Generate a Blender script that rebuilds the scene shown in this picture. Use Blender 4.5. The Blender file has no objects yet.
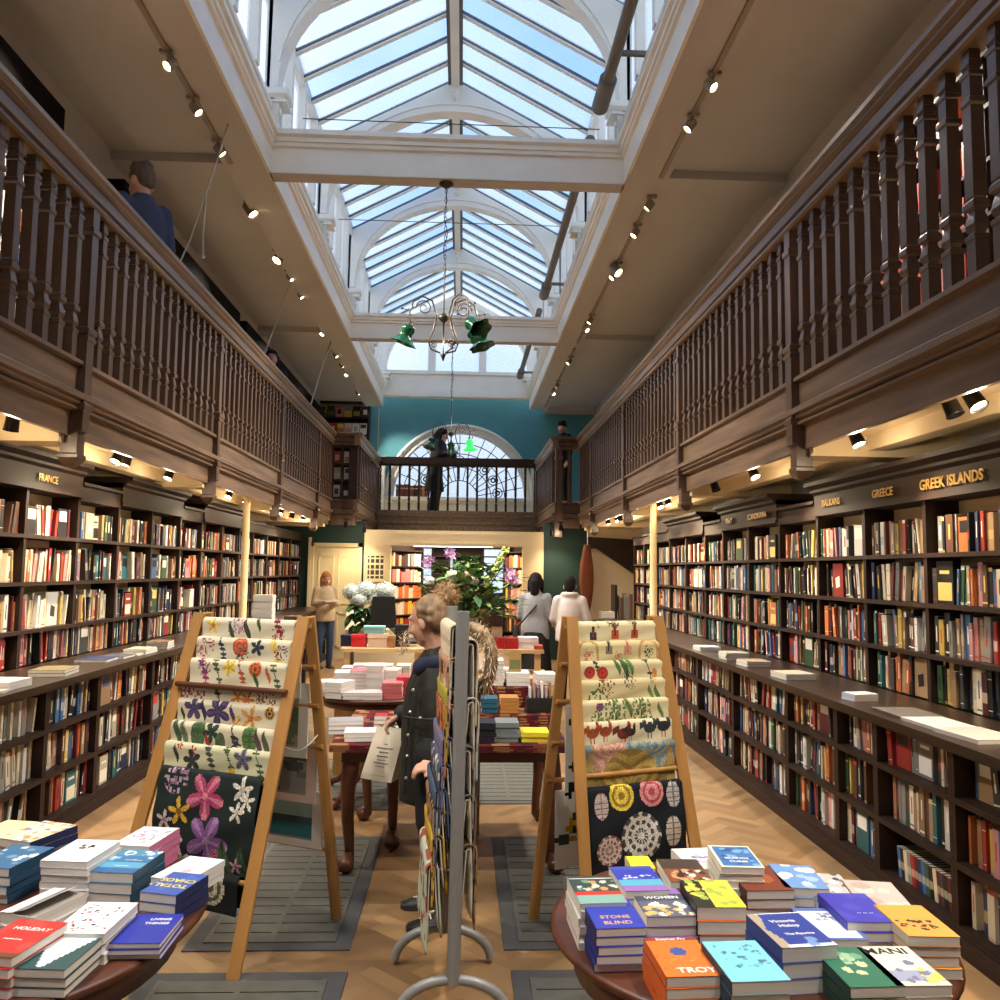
import bpy, math, random
import numpy as np
from mathutils import Vector, Matrix
PI = math.pi
S = bpy.context.scene
COL = S.collection
RND = random.Random(11)

# ------------------------------------------------------------------ camera (phone held a little above eye height)
F_PX = 830.0
PITCH, YAW, ROLL = [math.radians(a) for a in (4.9, 2.55, .73)]
CAM = Vector((.13, 0, 1.65))
_f = Vector((math.sin(YAW)*math.cos(PITCH), math.cos(YAW)*math.cos(PITCH), math.sin(PITCH)))
_r = Vector((math.cos(YAW), -math.sin(YAW), 0))
_u = _r.cross(_f)
CR = _r*math.cos(ROLL) + _u*math.sin(ROLL)
CU = -_r*math.sin(ROLL) + _u*math.cos(ROLL)
def on(x, y, ax, val):
    """survey helper: the point of the room seen at a photo position, on a known plane"""
    d = CR*((x-500)/F_PX) - CU*((y-500)/F_PX) + _f
    i = 'XYZ'.index(ax)
    return CAM + d*((val-CAM[i])/d[i])
def px(p):
    d = Vector(p)-CAM; z = d.dot(_f)
    return 500+F_PX*d.dot(CR)/z, 500-F_PX*d.dot(CU)/z, z
cd = bpy.data.cameras.new('camera'); cam = bpy.data.objects.new('camera', cd); COL.objects.link(cam)
cd.sensor_width = 36; cd.lens = 36*F_PX/1000; cd.clip_start = .05; cd.clip_end = 200
M = Matrix((CR, CU, -_f)).transposed().to_4x4(); M.translation = CAM
cam.matrix_world = M
S.camera = cam

# ------------------------------------------------------------------ colour and materials
def lin1(v):
    v /= 255.0
    return v/12.92 if v <= .04045 else ((v+.055)/1.055)**2.4
def lin(c): return (lin1(c[0]), lin1(c[1]), lin1(c[2]), 1.0)
def _new(name):
    m = bpy.data.materials.new(name); m.use_nodes = True
    nt = m.node_tree; b = nt.nodes['Principled BSDF']
    return m, nt, b
def mat(name, c, rough=.5, metal=0, var=.12, scale=6, bump=0, stretch=(1,1,1), spec=.5):
    m, nt, b = _new(name)
    b.inputs['Roughness'].default_value = rough; b.inputs['Metallic'].default_value = metal
    b.inputs['Specular IOR Level'].default_value = spec
    L = lin(c)
    tc = nt.nodes.new('ShaderNodeTexCoord'); mp = nt.nodes.new('ShaderNodeMapping')
    mp.inputs['Scale'].default_value = stretch
    n = nt.nodes.new('ShaderNodeTexNoise'); n.inputs['Scale'].default_value = scale; n.inputs['Detail'].default_value = 5
    r = nt.nodes.new('ShaderNodeValToRGB')
    r.color_ramp.elements[0].color = [max(0, x*(1-var)) for x in L[:3]]+[1]
    r.color_ramp.elements[1].color = [min(1, x*(1+var)) for x in L[:3]]+[1]
    r.color_ramp.elements[0].position = .3; r.color_ramp.elements[1].position = .7
    nt.links.new(tc.outputs['Object'], mp.inputs[0]); nt.links.new(mp.outputs[0], n.inputs['Vector'])
    nt.links.new(n.outputs['Fac'], r.inputs[0]); nt.links.new(r.outputs[0], b.inputs['Base Color'])
    if bump:
        bp = nt.nodes.new('ShaderNodeBump'); bp.inputs['Strength'].default_value = bump; bp.inputs['Distance'].default_value = .01
        nt.links.new(n.outputs['Fac'], bp.inputs['Height']); nt.links.new(bp.outputs[0], b.inputs['Normal'])
    return m
def paint_mat(name, rough=.5, spec=.4, trans=0):
    """each face carries its own printed colour"""
    m, nt, b = _new(name)
    a = nt.nodes.new('ShaderNodeAttribute'); a.attribute_name = 'Col'
    nt.links.new(a.outputs['Color'], b.inputs['Base Color'])
    b.inputs['Roughness'].default_value = rough; b.inputs['Specular IOR Level'].default_value = spec
    return m
def emis(name, c, s):
    m, nt, b = _new(name)
    b.inputs['Emission Color'].default_value = lin(c); b.inputs['Emission Strength'].default_value = s
    b.inputs['Base Color'].default_value = lin(c)
    return m
def glass_mat(name, tint, frost, frostcol=(235,238,240)):
    m = bpy.data.materials.new(name); m.use_nodes = True; nt = m.node_tree; nt.nodes.clear()
    o = nt.nodes.new('ShaderNodeOutputMaterial'); t = nt.nodes.new('ShaderNodeBsdfTransparent'); t.inputs[0].default_value = lin(tint)
    tl = nt.nodes.new('ShaderNodeBsdfTranslucent'); tl.inputs[0].default_value = lin(frostcol)
    g = nt.nodes.new('ShaderNodeBsdfGlossy'); g.inputs['Roughness'].default_value = .08
    n = nt.nodes.new('ShaderNodeTexNoise'); n.inputs['Scale'].default_value = 30; n.inputs['Detail'].default_value = 6
    tc = nt.nodes.new('ShaderNodeTexCoord'); nt.links.new(tc.outputs['Object'], n.inputs['Vector'])
    mr = nt.nodes.new('ShaderNodeMapRange'); mr.inputs[1].default_value = .3; mr.inputs[2].default_value = .7
    mr.inputs[3].default_value = max(0, frost-.12); mr.inputs[4].default_value = min(1, frost+.12)
    nt.links.new(n.outputs['Fac'], mr.inputs[0])
    x = nt.nodes.new('ShaderNodeMixShader'); nt.links.new(mr.outputs[0], x.inputs[0]); nt.links.new(t.outputs[0], x.inputs[1]); nt.links.new(tl.outputs[0], x.inputs[2])
    y = nt.nodes.new('ShaderNodeMixShader'); y.inputs[0].default_value = .05
    nt.links.new(x.outputs[0], y.inputs[1]); nt.links.new(g.outputs[0], y.inputs[2]); nt.links.new(y.outputs[0], o.inputs[0])
    return m
MT = dict(
    paint=paint_mat('printed_paper', .5), cloth=paint_mat('printed_cloth', .85, .2), gloss=paint_mat('glossy_cover', .45, .3),
    floorwood=paint_mat('oak_blocks', .42, .4),
    oak=mat('dark_oak', (90,67,51), .34, var=.35, scale=9, stretch=(1,1,.15), bump=.15),
    oakh=mat('dark_oak_long', (114,90,70), .38, var=.4, scale=9, stretch=(2,.12,2), bump=.15),
    ledge=mat('ledge_wood', (44,28,19), .33, var=.3, scale=8, stretch=(1,.2,1)), case=mat('walnut_case', (46,29,20), .6, spec=.3, var=.35, scale=8, stretch=(1,.2,1)),
    table=mat('mahogany', (84,44,27), .4, var=.3, scale=10, stretch=(.3,1,1)),
    pine=mat('honey_wood', (172,124,66), .5, var=.18, scale=12, stretch=(1,1,.1)),
    pinelt=mat('pale_wood', (196,160,112), .5, var=.15, scale=12, stretch=(.2,1,1)),
    ceil=mat('ceiling_plaster', (192,187,186), .9, var=.04, scale=1.2),
    cream=mat('cream_plaster', (226,205,165), .85, var=.05, scale=2),
    white=mat('white_gloss_paint', (236,231,218), .45, var=.04, scale=3),
    teal=mat('teal_wall', (88,152,160), .8, var=.05, scale=2),
    dgreen=mat('dark_green_wall', (22,52,46), .7, var=.08, scale=2),
    door=mat('cream_door', (222,204,158), .5, var=.03, scale=2),
    steel=mat('grey_tube', (142,142,141), .4, metal=.15, var=.04),
    wire=mat('wire', (190,190,185), .35, metal=.6, var=.04),
    black=mat('black_plastic', (14,13,13), .6, var=.1), blackmetal=mat('black_metal', (34,30,28), .4, metal=.5, var=.1),
    fitting=mat('white_fitting', (150,140,128), .4, var=.05), iron=mat('bronze_iron', (74,62,52), .4, metal=.6, var=.15),
    grille=mat('grille_metal', (98,98,90), .5, metal=.3, var=.12, scale=20), slate=mat('slate_border', (70,70,70), .6, var=.2, scale=9),
    casetop=mat('case_top', (24,19,16), .9, spec=.1), greenglass=mat('green_glass', (12,62,36), .15, var=.35, scale=20), greenlit=None,
    bar=mat('glazing_bar', (92,92,90), .5, var=.06), kilim=None, gold=mat('gold_lettering', (200,160,80), .35, metal=.5, var=.05),
    pipe=mat('roller_blind_tube', (112,104,94), .6, var=.06),
    page=mat('page_edges', (222,217,209), .8, var=.09, scale=4, stretch=(1,1,90)),
    ink=mat('black_ink', (24,24,28), .5, var=0), whiteink=mat('white_ink', (240,240,236), .5, var=0), redink=mat('red_ink', (190,40,50), .5, var=0),
    yellowink=mat('yellow_ink', (240,220,90), .5, var=0), tanink=mat('tan_ink', (220,170,130), .5, var=0),
    lens=emis('warm_lamp', (255,226,170), 14), strip=emis('strip_lamp', (255,238,200), 3),
    cord=mat('cotton_cord', (190,180,165), .8, var=.05), vase=mat('glass_vase', (150,165,165), .1, var=.05),
    gclear=glass_mat('sky_glass', (196,220,252), .06), gfrost=glass_mat('frosted_glass', (245,247,250), .55),
    gmix=glass_mat('dusty_glass', (228,238,250), .30), leaded=glass_mat('fanlight_glass', (240,246,250), .8),
)
MT['greenlit'] = emis('lit_green_glass', (40,220,80), 1.1)

# ------------------------------------------------------------------ mesh builder
class MB:
    def __init__(s): s.v=[]; s.f=[]; s.c=[]; s.m=[]; s.sm=[]
    def add(s, vs, fs, col=(1,1,1,1), mi=0, sm=False):
        o = len(s.v); s.v += [tuple(p) for p in vs]
        for f in fs:
            s.f.append(tuple(i+o for i in f)); s.c.append(col); s.m.append(mi); s.sm.append(sm)
        return s
    def box(s, x0,x1,y0,y1,z0,z1, col=(1,1,1,1), mi=0):
        v=[(x,y,z) for z in (z0,z1) for y in (y0,y1) for x in (x0,x1)]
        return s.add(v, [(0,2,3,1),(4,5,7,6),(0,1,5,4),(2,6,7,3),(0,4,6,2),(1,3,7,5)], col, mi)
    def beam(s, a, b, w, h, col=(1,1,1,1), mi=0, up=(0,0,1)):
        a=Vector(a); b=Vector(b); d=(b-a).normalized(); u=Vector(up)
        if abs(d.dot(u))>.98: u=Vector((0,1,0))
        x=d.cross(u).normalized()*w/2; z=x.cross(d).normalized()*h/2
        v=[a-x-z,a+x-z,a+x+z,a-x+z,b-x-z,b+x-z,b+x+z,b-x+z]
        return s.add(v,[(0,1,2,3),(7,6,5,4),(0,4,5,1),(1,5,6,2),(2,6,7,3),(3,7,4,0)],col,mi)
    def tube(s, pts, r, n=8, col=(1,1,1,1), mi=0, sq=1.0, cap=True):
        pts=[Vector(p) for p in pts]; k=len(pts); rs=r if isinstance(r,(list,tuple)) else [r]*k
        prev=None; vs=[]
        for i,p in enumerate(pts):
            t=(pts[min(i+1,k-1)]-pts[max(i-1,0)]).normalized()
            if prev is None:
                a=Vector((0,0,1)) if abs(t.z)<.9 else Vector((1,0,0)); x=t.cross(a).normalized()
            else: x=(prev-t*prev.dot(t)).normalized()
            prev=x; y=t.cross(x)
            for j in range(n):
                q=2*PI*j/n; vs.append(p+x*math.cos(q)*rs[i]+y*math.sin(q)*rs[i]*sq)
        fs=[(i*n+j,i*n+(j+1)%n,(i+1)*n+(j+1)%n,(i+1)*n+j) for i in range(k-1) for j in range(n)]
        s.add(vs,fs,col,mi,True)
        if cap: s.add(vs[:n],[tuple(range(n))[::-1]],col,mi); s.add(vs[-n:],[tuple(range(n))],col,mi)
        return s
    def lathe(s, prof, n=16, c=(0,0,0), col=(1,1,1,1), mi=0, rot=0, sm=True, wave=None, caps=False):
        vs=[]
        for i,(r,z) in enumerate(prof):
            for j in range(n):
                q=2*PI*j/n+rot; rr=r*(1+(wave(i,q) if wave else 0)); vs.append((c[0]+rr*math.cos(q),c[1]+rr*math.sin(q),c[2]+z))
        k=len(prof)
        fs=[(i*n+j,i*n+(j+1)%n,(i+1)*n+(j+1)%n,(i+1)*n+j) for i in range(k-1) for j in range(n)]
        s.add(vs,fs,col,mi,sm)
        if caps: s.add(vs[:n],[tuple(range(n))[::-1]],col,mi); s.add(vs[-n:],[tuple(range(n))],col,mi)
        return s
    def square(s, prof, c=(0,0,0), col=(1,1,1,1), mi=0):
        """square-section turning: (half width, z)"""
        return s.lathe([(r*1.4142,z) for r,z in prof],4,c,col,mi,PI/4,False,caps=True)
    def extrude(s, poly, y0, y1, col=(1,1,1,1), mi=0, axis='Y'):
        n=len(poly)
        P=(lambda a,b,t:(a,t,b)) if axis=='Y' else (lambda a,b,t:(t,a,b)) if axis=='X' else (lambda a,b,t:(a,b,t))
        v=[P(a,b,y0) for a,b in poly]+[P(a,b,y1) for a,b in poly]
        f=[(i,(i+1)%n,n+(i+1)%n,n+i) for i in range(n)]+[tuple(range(n))[::-1],tuple(range(n,2*n))]
        return s.add(v,f,col,mi)
    def ball(s, c, r, nu=12, nv=8, col=(1,1,1,1), mi=0, rot=None):
        if not isinstance(r,(list,tuple)): r=(r,r,r)
        vs=[]; fs=[]
        for i in range(nv+1):
            a=PI*i/nv
            for j in range(nu):
                b=2*PI*j/nu; p=Vector((r[0]*math.sin(a)*math.cos(b),r[1]*math.sin(a)*math.sin(b),r[2]*math.cos(a)))
                if rot is not None: p=rot@p
                vs.append(Vector(c)+p)
        for i in range(nv):
            for j in range(nu): fs.append((i*nu+j,(i+1)*nu+j,(i+1)*nu+(j+1)%nu,i*nu+(j+1)%nu))
        return s.add(vs,fs,col,mi,True)
    def xf(s, M, start=0):
        s.v[start:]=[tuple(M@Vector(p)) for p in s.v[start:]]; return s
    def mesh(s, name, mats):
        me=bpy.data.meshes.new(name); me.from_pydata(s.v,[],s.f)
        for m in (mats if isinstance(mats,(list,tuple)) else [mats]): me.materials.append(m)
        n=len(s.f)
        me.polygons.foreach_set('material_index',np.array(s.m,dtype=np.int32))
        me.polygons.foreach_set('use_smooth',np.array(s.sm,dtype=bool))
        a=me.attributes.new('Col','FLOAT_COLOR','CORNER')
        cnt=np.array([len(f) for f in s.f]); arr=np.repeat(np.array(s.c,dtype=np.float32).reshape(n,4),cnt,axis=0)
        a.data.foreach_set('color',arr.ravel()); me.update()
        return me
    def build(s, name, mats, parent=None, loc=None, rz=0):
        o=bpy.data.objects.new(name,s.mesh(name,mats)); COL.objects.link(o)
        if parent: o.parent=parent
        if loc is not None: o.location=loc
        if rz: o.rotation_euler=(0,0,rz)
        return o
def tag(o, label=None, cat=None, group=None, kind=None):
    if label: o['label']=label
    if cat: o['category']=cat
    if group: o['group']=group
    if kind: o['kind']=kind
    return o
def thing(name, label, cat, loc=(0,0,0), rz=0, group=None):
    o=bpy.data.objects.new(name,None); COL.objects.link(o); o.location=loc; o.rotation_euler=(0,0,rz); o.empty_display_size=.1
    return tag(o,label,cat,group)
def struct(name, mb, m): return tag(mb.build(name,m), kind='structure')
def dup_part(src, parent, loc=None, rot=None):
    o=src.copy(); COL.objects.link(o); o.parent=parent
    if loc is not None: o.location=loc
    if rot is not None: o.rotation_euler=rot
    return o
def text(name, s, size, m, parent, M, ext=.0006, spacing=1, shear=0):
    c=bpy.data.curves.new(name,'FONT'); c.body=s; c.size=size; c.align_x='CENTER'; c.align_y='CENTER'; c.extrude=ext; c.space_character=spacing; c.offset=size*.018; c.shear=shear
    c.space_line=.85; c.resolution_u=3
    c.materials.append(m); o=bpy.data.objects.new(name,c); COL.objects.link(o)
    me=bpy.data.meshes.new_from_object(o.evaluated_get(bpy.context.evaluated_depsgraph_get())); bpy.data.objects.remove(o)
    o=bpy.data.objects.new(name,me); COL.objects.link(o); o.parent=parent; o.matrix_local=M
    return o
ORD='first second third fourth fifth sixth seventh eighth ninth tenth eleventh twelfth thirteenth fourteenth fifteenth sixteenth seventeenth eighteenth nineteenth twentieth twenty-first twenty-second twenty-third twenty-fourth twenty-fifth twenty-sixth twenty-seventh twenty-eighth twenty-ninth thirtieth thirty-first thirty-second thirty-third thirty-fourth thirty-fifth thirty-sixth thirty-seventh thirty-eighth thirty-ninth fortieth forty-first forty-second forty-third forty-fourth forty-fifth forty-sixth forty-seventh forty-eighth forty-ninth fiftieth'.split()
# ================================================================== SHELL
GX=2.33            # gallery front
YB=-2.0            # where the modelled room starts, behind the camera
YE=20.5            # far teal wall
YS=15.5            # galleries step inwards here
YW=15.75           # lower end wall
# floor: herringbone oak blocks
def herringbone():
    mb=MB(); L,W=.30,.075; n=4; r=random.Random(3)
    base=[(142,111,74),(136,104,69),(147,116,79),(128,98,64),(140,109,75),(133,103,70)]
    c45=math.cos(PI/4)
    def put(ax,ay,bx,by):
        pts=[]
        for u,v in ((ax,ay),(bx,ay),(bx,by),(ax,by)):
            X=(u-v)*c45; Y=(u+v)*c45+3
            pts.append((X,Y,0))
        cx=sum(p[0] for p in pts)/4; cy=sum(p[1] for p in pts)/4
        if abs(cx)>3.5 or cy<-2.1 or cy>26: return
        k=r.choice(base); j=r.uniform(.92,1.06)
        mb.add(pts,[(0,1,2,3)],lin(tuple(min(255,q*j) for q in k)))
    # classic herringbone tiling on a lattice of blocks (long side = 4 widths)
    for i in range(-60,240):
        for k in range(-10,11):
            x=i*W+k*L; y=i*W-k*L
            put(x,y,x+L,y+W); put(x,y+W,x+W,y+W+L)
    return mb
fl=herringbone(); struct('floor',fl,MT['floorwood'])
sb=MB(); sb.box(-3.6,3.6,-2.1,26,-.12,-.004); struct('floor_base',sb,MT['case'])
_pre=set(bpy.data.objects)
# ceilings either side of the skylight, with boxed beams and covings
SX=1.78; ZB=5.6; ZC=5.74
for sd,nm in ((-1,'left'),(1,'right')):
    m=MB(); a,b=sorted((sd*2.2,sd*3.5)); m.box(a,b,YB,YE,ZC,ZC+.1)
    for y in (2.2,8.2,14.1):
        a,b=sorted((sd*2.2,sd*3.45)); m.box(a,b,y-.16,y+.16,ZC-.09,ZC+.01)
    a,b=sorted((sd*2.2,sd*3.45)); m.box(a,b,YE-.22,YE,ZC-.10,ZC+.01); m.box(a,b,YE-.12,YE,ZC-.15,ZC-.08)
    struct('ceiling' if sd<0 else 'ceiling_right',m,MT['ceil'])
    m=MB(); a,b=sorted((sd*(SX+.03),sd*2.21)); m.box(a,b,YB,20,ZB-.003,ZC+.1)
    struct('beam_'+nm,m,MT['ceil'])
    # side walls
    m=MB(); a,b=sorted((sd*3.4,sd*3.5)); m.box(a,b,YB,YE,0,ZC+.05); struct('wall_'+nm,m,MT['ceil'])
m=MB(); m.box(-3.5,3.5,YB-.1,YB,0,ZC); struct('wall_front',m,MT['cream'])
# white skylight box: fascia with mouldings, clerestory windows, brackets
ARCH=[8.1-2.95*2,8.1-2.95]+[8.1+2.95*k for k in range(0,5)]
ZCAP=6.38; ZCROWN=7.95; ZR=8.43; SL=.53; XI=1.72; ZEAVE=ZR-SL*1.8
for sd,nm in ((-1,'left'),(1,'right')):
    m=MB(); s=sd
    prof=[(SX+.03,ZB),(SX,ZB),(SX,5.86),(SX-.03,5.87),(SX-.03,5.9),(SX-.05,5.91),(SX-.05,5.95),(SX-.08,5.97),(SX-.08,6.01),(SX+.0,6.03),(SX+.0,6.2),(SX-.02,6.21),(SX-.02,6.26),(SX+.03,6.28),(SX+.12,6.28),(SX+.12,ZB)]
    poly=[(s*x,z) for x,z in prof]
    if s>0: poly=poly[::-1]
    m.extrude(poly,YB,20.0)
    # top rail and mullions of the clerestory
    a,b=sorted((s*SX,s*(SX+.1))); m.box(a,b,YB,20,7.36,7.56)
    for k in range(len(ARCH)-1):
        y0=ARCH[k]; y1=ARCH[k+1]
        for j in range(5):
            y=y0+(y1-y0)*j/4
            w=.09 if j in(0,4) else .05
            a,b=sorted((s*(SX-.03),s*(SX+.07))); m.box(a,b,y-w,y+w,6.28,7.4)
    struct('trim_skylight_'+nm,m,MT['white'])
    g=MB(); x=s*(SX+.05); g.add([(x,YB,6.28),(x,20,6.28),(x,20,7.4),(x,YB,7.4)],[(0,1,2,3)]); struct('window_clerestory_'+nm,g,MT['gfrost'])
# arches with spandrels, capitals and scroll brackets
for k,y in enumerate(ARCH):
    m=MB(); N=28; t=.10
    outer=[];inner=[]
    for i in range(N+1):
        a=PI*i/N; inner.append((-XI*math.cos(a),ZCAP+.06+(ZCROWN-ZCAP-.06)*math.sin(a)))
    for i in range(N+1):
        x=-1.79+3.58*i/N; outer.append((x,ZR-SL*abs(x)-.03))
    xs=[]
    for i in range(N+1):
        xi,zi=inner[i]; xo=xi*1.79/XI; zo=max(zi+.03,ZR-SL*abs(xo)-.03); xs.append(((xi,zi),(xo,zo)))
    xs=[(xs[0][0],(-1.80,xs[0][0][1]))]+xs+[(xs[-1][0],(1.80,xs[-1][0][1]))]
    N+=2; vs=[]
    for (a,b) in xs: vs+=[(a[0],y-t,a[1]),(b[0],y-t,b[1]),(a[0],y+t,a[1]),(b[0],y+t,b[1])]
    fs=[]
    for i in range(N):
        o=4*i; fs+=[(0,1,3,2),(4*N,4*N+2,4*N+3,4*N+1)] if i==0 else []
        fs+=[(o,o+4,o+5,o+1),(o+2,o+3,o+7,o+6),(o,o+2,o+6,o+4),(o+1,o+5,o+7,o+3)]
    m.add(vs,fs)
    # archivolt roll mouldings
    m.tube([(p[0][0]*.985,y-t-.01,p[0][1]-.005) for p in xs],.022,6); m.tube([(p[0][0],y-t-.005,p[0][1]+.1) for p in xs[2:-2]],.012,5)
    for s in (-1,1):
        m.square([(.12,6.28),(.12,6.30),(.09,6.31),(.09,6.33),(.13,6.36),(.13,6.42)],(s*(XI+.02),y,0))
        # scroll bracket under the capital
        pts=[]
        for i in range(22):
            a=i*.42; r=.11-.0045*i; pts.append((s*(XI-.02+ .0*i)-s*.02*math.cos(a)*r/.11,y-r*math.cos(a),6.14+r*math.sin(a)))
        m.tube(pts,.016,6)
        m.box(*sorted((s*1.70,s*1.79)),y-.1,y+.1,6.02,6.28)
    # pendant drop on the ridge
    m.square([(.015,ZR-.33),(.04,ZR-.28),(.03,ZR-.24),(.055,ZR-.2),(.055,ZR-.02)],(0,y-t-.03,0))
    struct('beam_arch',m,MT['white'])
# ridge beam
m=MB(); m.box(-.055,.055,YB,19.9,ZR-.16,ZR+.03); m.box(-.085,.085,YB,19.9,ZR-.06,ZR-.02); struct('beam_ridge',m,MT['white'])
# cross beams below the skylight (white face, plaster soffit)
for nm,y in (('near',8.1),('far',14.02),('behind',2.2)):
    m=MB()
    prof=[(y,ZB),(y,5.86),(y-.03,5.87),(y-.03,5.905),(y-.05,5.91),(y-.05,5.95),(y-.085,5.97),(y-.085,6.02),(y+.285,6.02),(y+.285,5.97),(y+.2,5.9),(y+.2,ZB)]
    m.extrude(prof,-SX-.02,SX+.02,axis='X')
    m.box(-SX,SX,y+.01,y+.19,ZB-.006,ZB+.02,mi=1)
    struct('beam_'+nm,m,[MT['white'],MT['ceil']])
# glazed roof: bars and panes
PITCHN=.49; rr=random.Random(5)
bars=MB(); panes={'gclear':MB(),'gfrost':MB(),'gmix':MB()}
y=ARCH[0]-2; ys=[]
while y<19.6: ys.append(y); y+=2.95/6
for s in (-1,1):
    for i,y in enumerate(ys):
        a=(s*.05,y,ZR-.02); b=(s*1.83,y,ZR-SL*1.83+.0)
        bars.beam(a,b,.035,.06); bars.beam((a[0],y,a[2]-.03),(b[0],y,b[2]-.03),.06,.015,mi=1)
        if i+1<len(ys):
            k='gfrost' if (i%2==0) == (s<0) else 'gclear'
            if rr.random()<.25: k='gmix'
            if s>0 and k=='gclear' and rr.random()<.3: k='gmix'
            y2=ys[i+1]; panes[k].add([(0,y+.015,ZR+.02),(0,y2-.015,ZR+.02),(s*1.86,y2-.015,ZR-SL*1.86+.02),(s*1.86,y+.015,ZR-SL*1.86+.02)],[(0,1,2,3)])
bars.box(-.10,-.055,YB,19.9,ZR-.1,ZR,mi=0); bars.box(.055,.10,YB,19.9,ZR-.1,ZR,mi=0)
struct('trim_glazing_bars',bars,[MT['bar'],MT['white']])
for k,p in panes.items(): struct('window_roof_'+{'gclear':'clear','gfrost':'frosted','gmix':'dusty'}[k],p,MT[k])
# far gable: white apron, three windows, raking beams
m=MB(); ye=20.0
m.box(-1.9,1.9,ye,ye+.1,5.84,6.46); m.box(-1.85,1.85,ye-.06,ye,5.86,5.97); m.box(-1.85,1.85,ye-.03,ye,5.97,6.02); m.box(-1.85,1.85,ye-.05,ye+.1,6.42,6.5)
for x,w in ((-1.8,.09),(-.62,.09),(.62,.09),(1.8,.09)): m.box(x-w,x+w,ye,ye+.1,6.46,7.5)
m.box(-1.85,1.85,ye,ye+.1,7.42,7.5)
for s in (-1,1):
    m.beam((s*1.85,ye,ZEAVE-.12),(0,ye,ZR-.1),.12,.24,up=(0,0,1)); 
    for k in range(1,4):
        x=s*k*.45; m.beam((x,ye+.02,7.45),(x,ye+.02,ZR-SL*abs(x)-.1),.05,.05,mi=1)
m.beam((0,ye+.02,7.45),(0,ye+.02,ZR-.1),.06,.05,mi=1)
struct('trim_gable',m,[MT['white'],MT['bar']])
g=MB(); g.add([(-1.8,ye+.06,6.46),(1.8,ye+.06,6.46),(1.8,ye+.06,7.45),(0,ye+.06,ZR),(-1.8,ye+.06,7.45)],[(0,1,2,3,4)]); struct('window_gable',g,MT['gfrost'])
# grey roller blind tube running the length of the skylight
m=MB()
for a,b in ((0,7.9),(8.5,13.6),(14.4,19.4)): m.tube([(1.50,a,6.28),(1.50,b,6.28)],.055,12); m.tube([(1.50,b-.5,6.28),(1.50,b-.02,6.28)],.085,12)
for y in (2.5,7.0,9,13,15,19): m.box(1.49,1.80,y-.02,y+.02,6.26,6.3)
tag(m.build('blind_roller',MT['pipe']),'grey brown roller blind tube slung under the skylight','roller blind')
m=MB()
for y in (6.6,9.4,12.2): m.tube([(-1.75,y,6.9),(1.75,y,6.9)],.006,5)
tag(m.build('tie_wire',MT['blackmetal']),'thin dark tie wires crossing the skylight between arches','wire')
# the skylight sits a hand's breadth off the middle of the hall
for o in set(bpy.data.objects)-_pre:
    if not o.name.startswith('wall_'): o.location.x-=.07
# ------------------------------------------------------------------ galleries
for s,nm in ((-1,'left'),(1,'right')):
    m=MB(); a,b=sorted((s*(GX+.04),s*3.45)); m.box(a,b,YB,YS,2.56,2.99)
    a,b=sorted((s*1.90,s*3.45)); m.box(a,b,YS+.05,YE,2.56,2.99)
    for y in [2.48+2.87*k for k in range(-1,5)]+[15.2]:
        a,b=sorted((s*(GX+.06),s*3.4)); m.box(a,b,y-.12,y+.12,2.42,2.57)
    a,b=sorted((s*2.75,s*2.88)); m.box(a,b,YB,YS,2.46,2.57)
    struct('slab_gallery_'+nm,m,MT['cream'])
m=MB(); m.box(-1.95,1.95,19.1,YE,2.56,2.95); struct('slab_bridge',m,MT['cream'])
# far teal wall with the fanlight opening
c0=on(459,499,'Y',YE); R0=76*(YE)/F_PX; zc=c0.z; xc=c0.x
def arcwall(mb,y,xa,xb,za,zb,xc,zc,R,n=32):
    # wall with a half-round hole standing on zc
    mb.box(xa,xc-R,y,y+.15,za,zb); mb.box(xc+R,xb,y,y+.15,za,zb); mb.box(xc-R,xc+R,y,y+.15,za,zc)
    for i in range(n):
        a0=PI*i/n; a1=PI*(i+1)/n
        p=[(xc+R*math.cos(a),zc+R*math.sin(a)) for a in (a0,a1)]
        mb.add([(p[0][0],y,p[0][1]),(p[0][0],y,zb),(p[1][0],y,zb),(p[1][0],y,p[1][1]),(p[0][0],y+.15,p[0][1]),(p[1][0],y+.15,p[1][1])],[(0,1,2,3),(0,3,5,4)])
m=MB(); arcwall(m,YE,-3.5,3.5,2.5,ZC+.2,xc,zc,R0*.93); struct('wall_far',m,MT['teal'])
# white joinery: arch surround, dado, pilasters
m=MB()
arc=lambda R,dy,n=40:[(xc+R*math.cos(PI*i/n),YE+dy,zc+R*math.sin(PI*i/n)) for i in range(n+1)]
m.tube(arc(R0*.97,-.02),.085,8,sq=.6); m.tube(arc(R0*.885,-.01),.05,8)
for i in range(40):
    a0=PI*i/40; a1=PI*(i+1)/40
    q=[(xc+r_*math.cos(a),YE-.03+d_,zc+r_*math.sin(a)) for d_ in (0,.1) for r_ in (R0*.87,R0*1.0) for a in (a0,a1)]
    m.add(q,[(0,1,3,2),(0,4,5,1)])
m.box(-1.95,1.95,YE-.05,YE,2.9,zc+.02); m.box(-1.98,1.98,YE-.14,YE,zc-.05,zc+.03); m.box(-1.95,1.95,YE-.08,YE,3.0,3.06); m.box(-1.95,1.95,YE-.08,YE,2.95,3.0)
zt=on(380,458,'Y',YE-.2).z
for s in (-1,1):
    x=s*1.93; m.box(x-.13,x+.13,YE-.28,YE,2.9,zt-.12); m.square([(.16,zt-.12),(.16,zt-.08),(.13,zt-.06),(.17,zt-.02),(.17,zt+.03)],(x,YE-.15,0))
struct('trim_fanlight',m,MT['white'])
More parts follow.
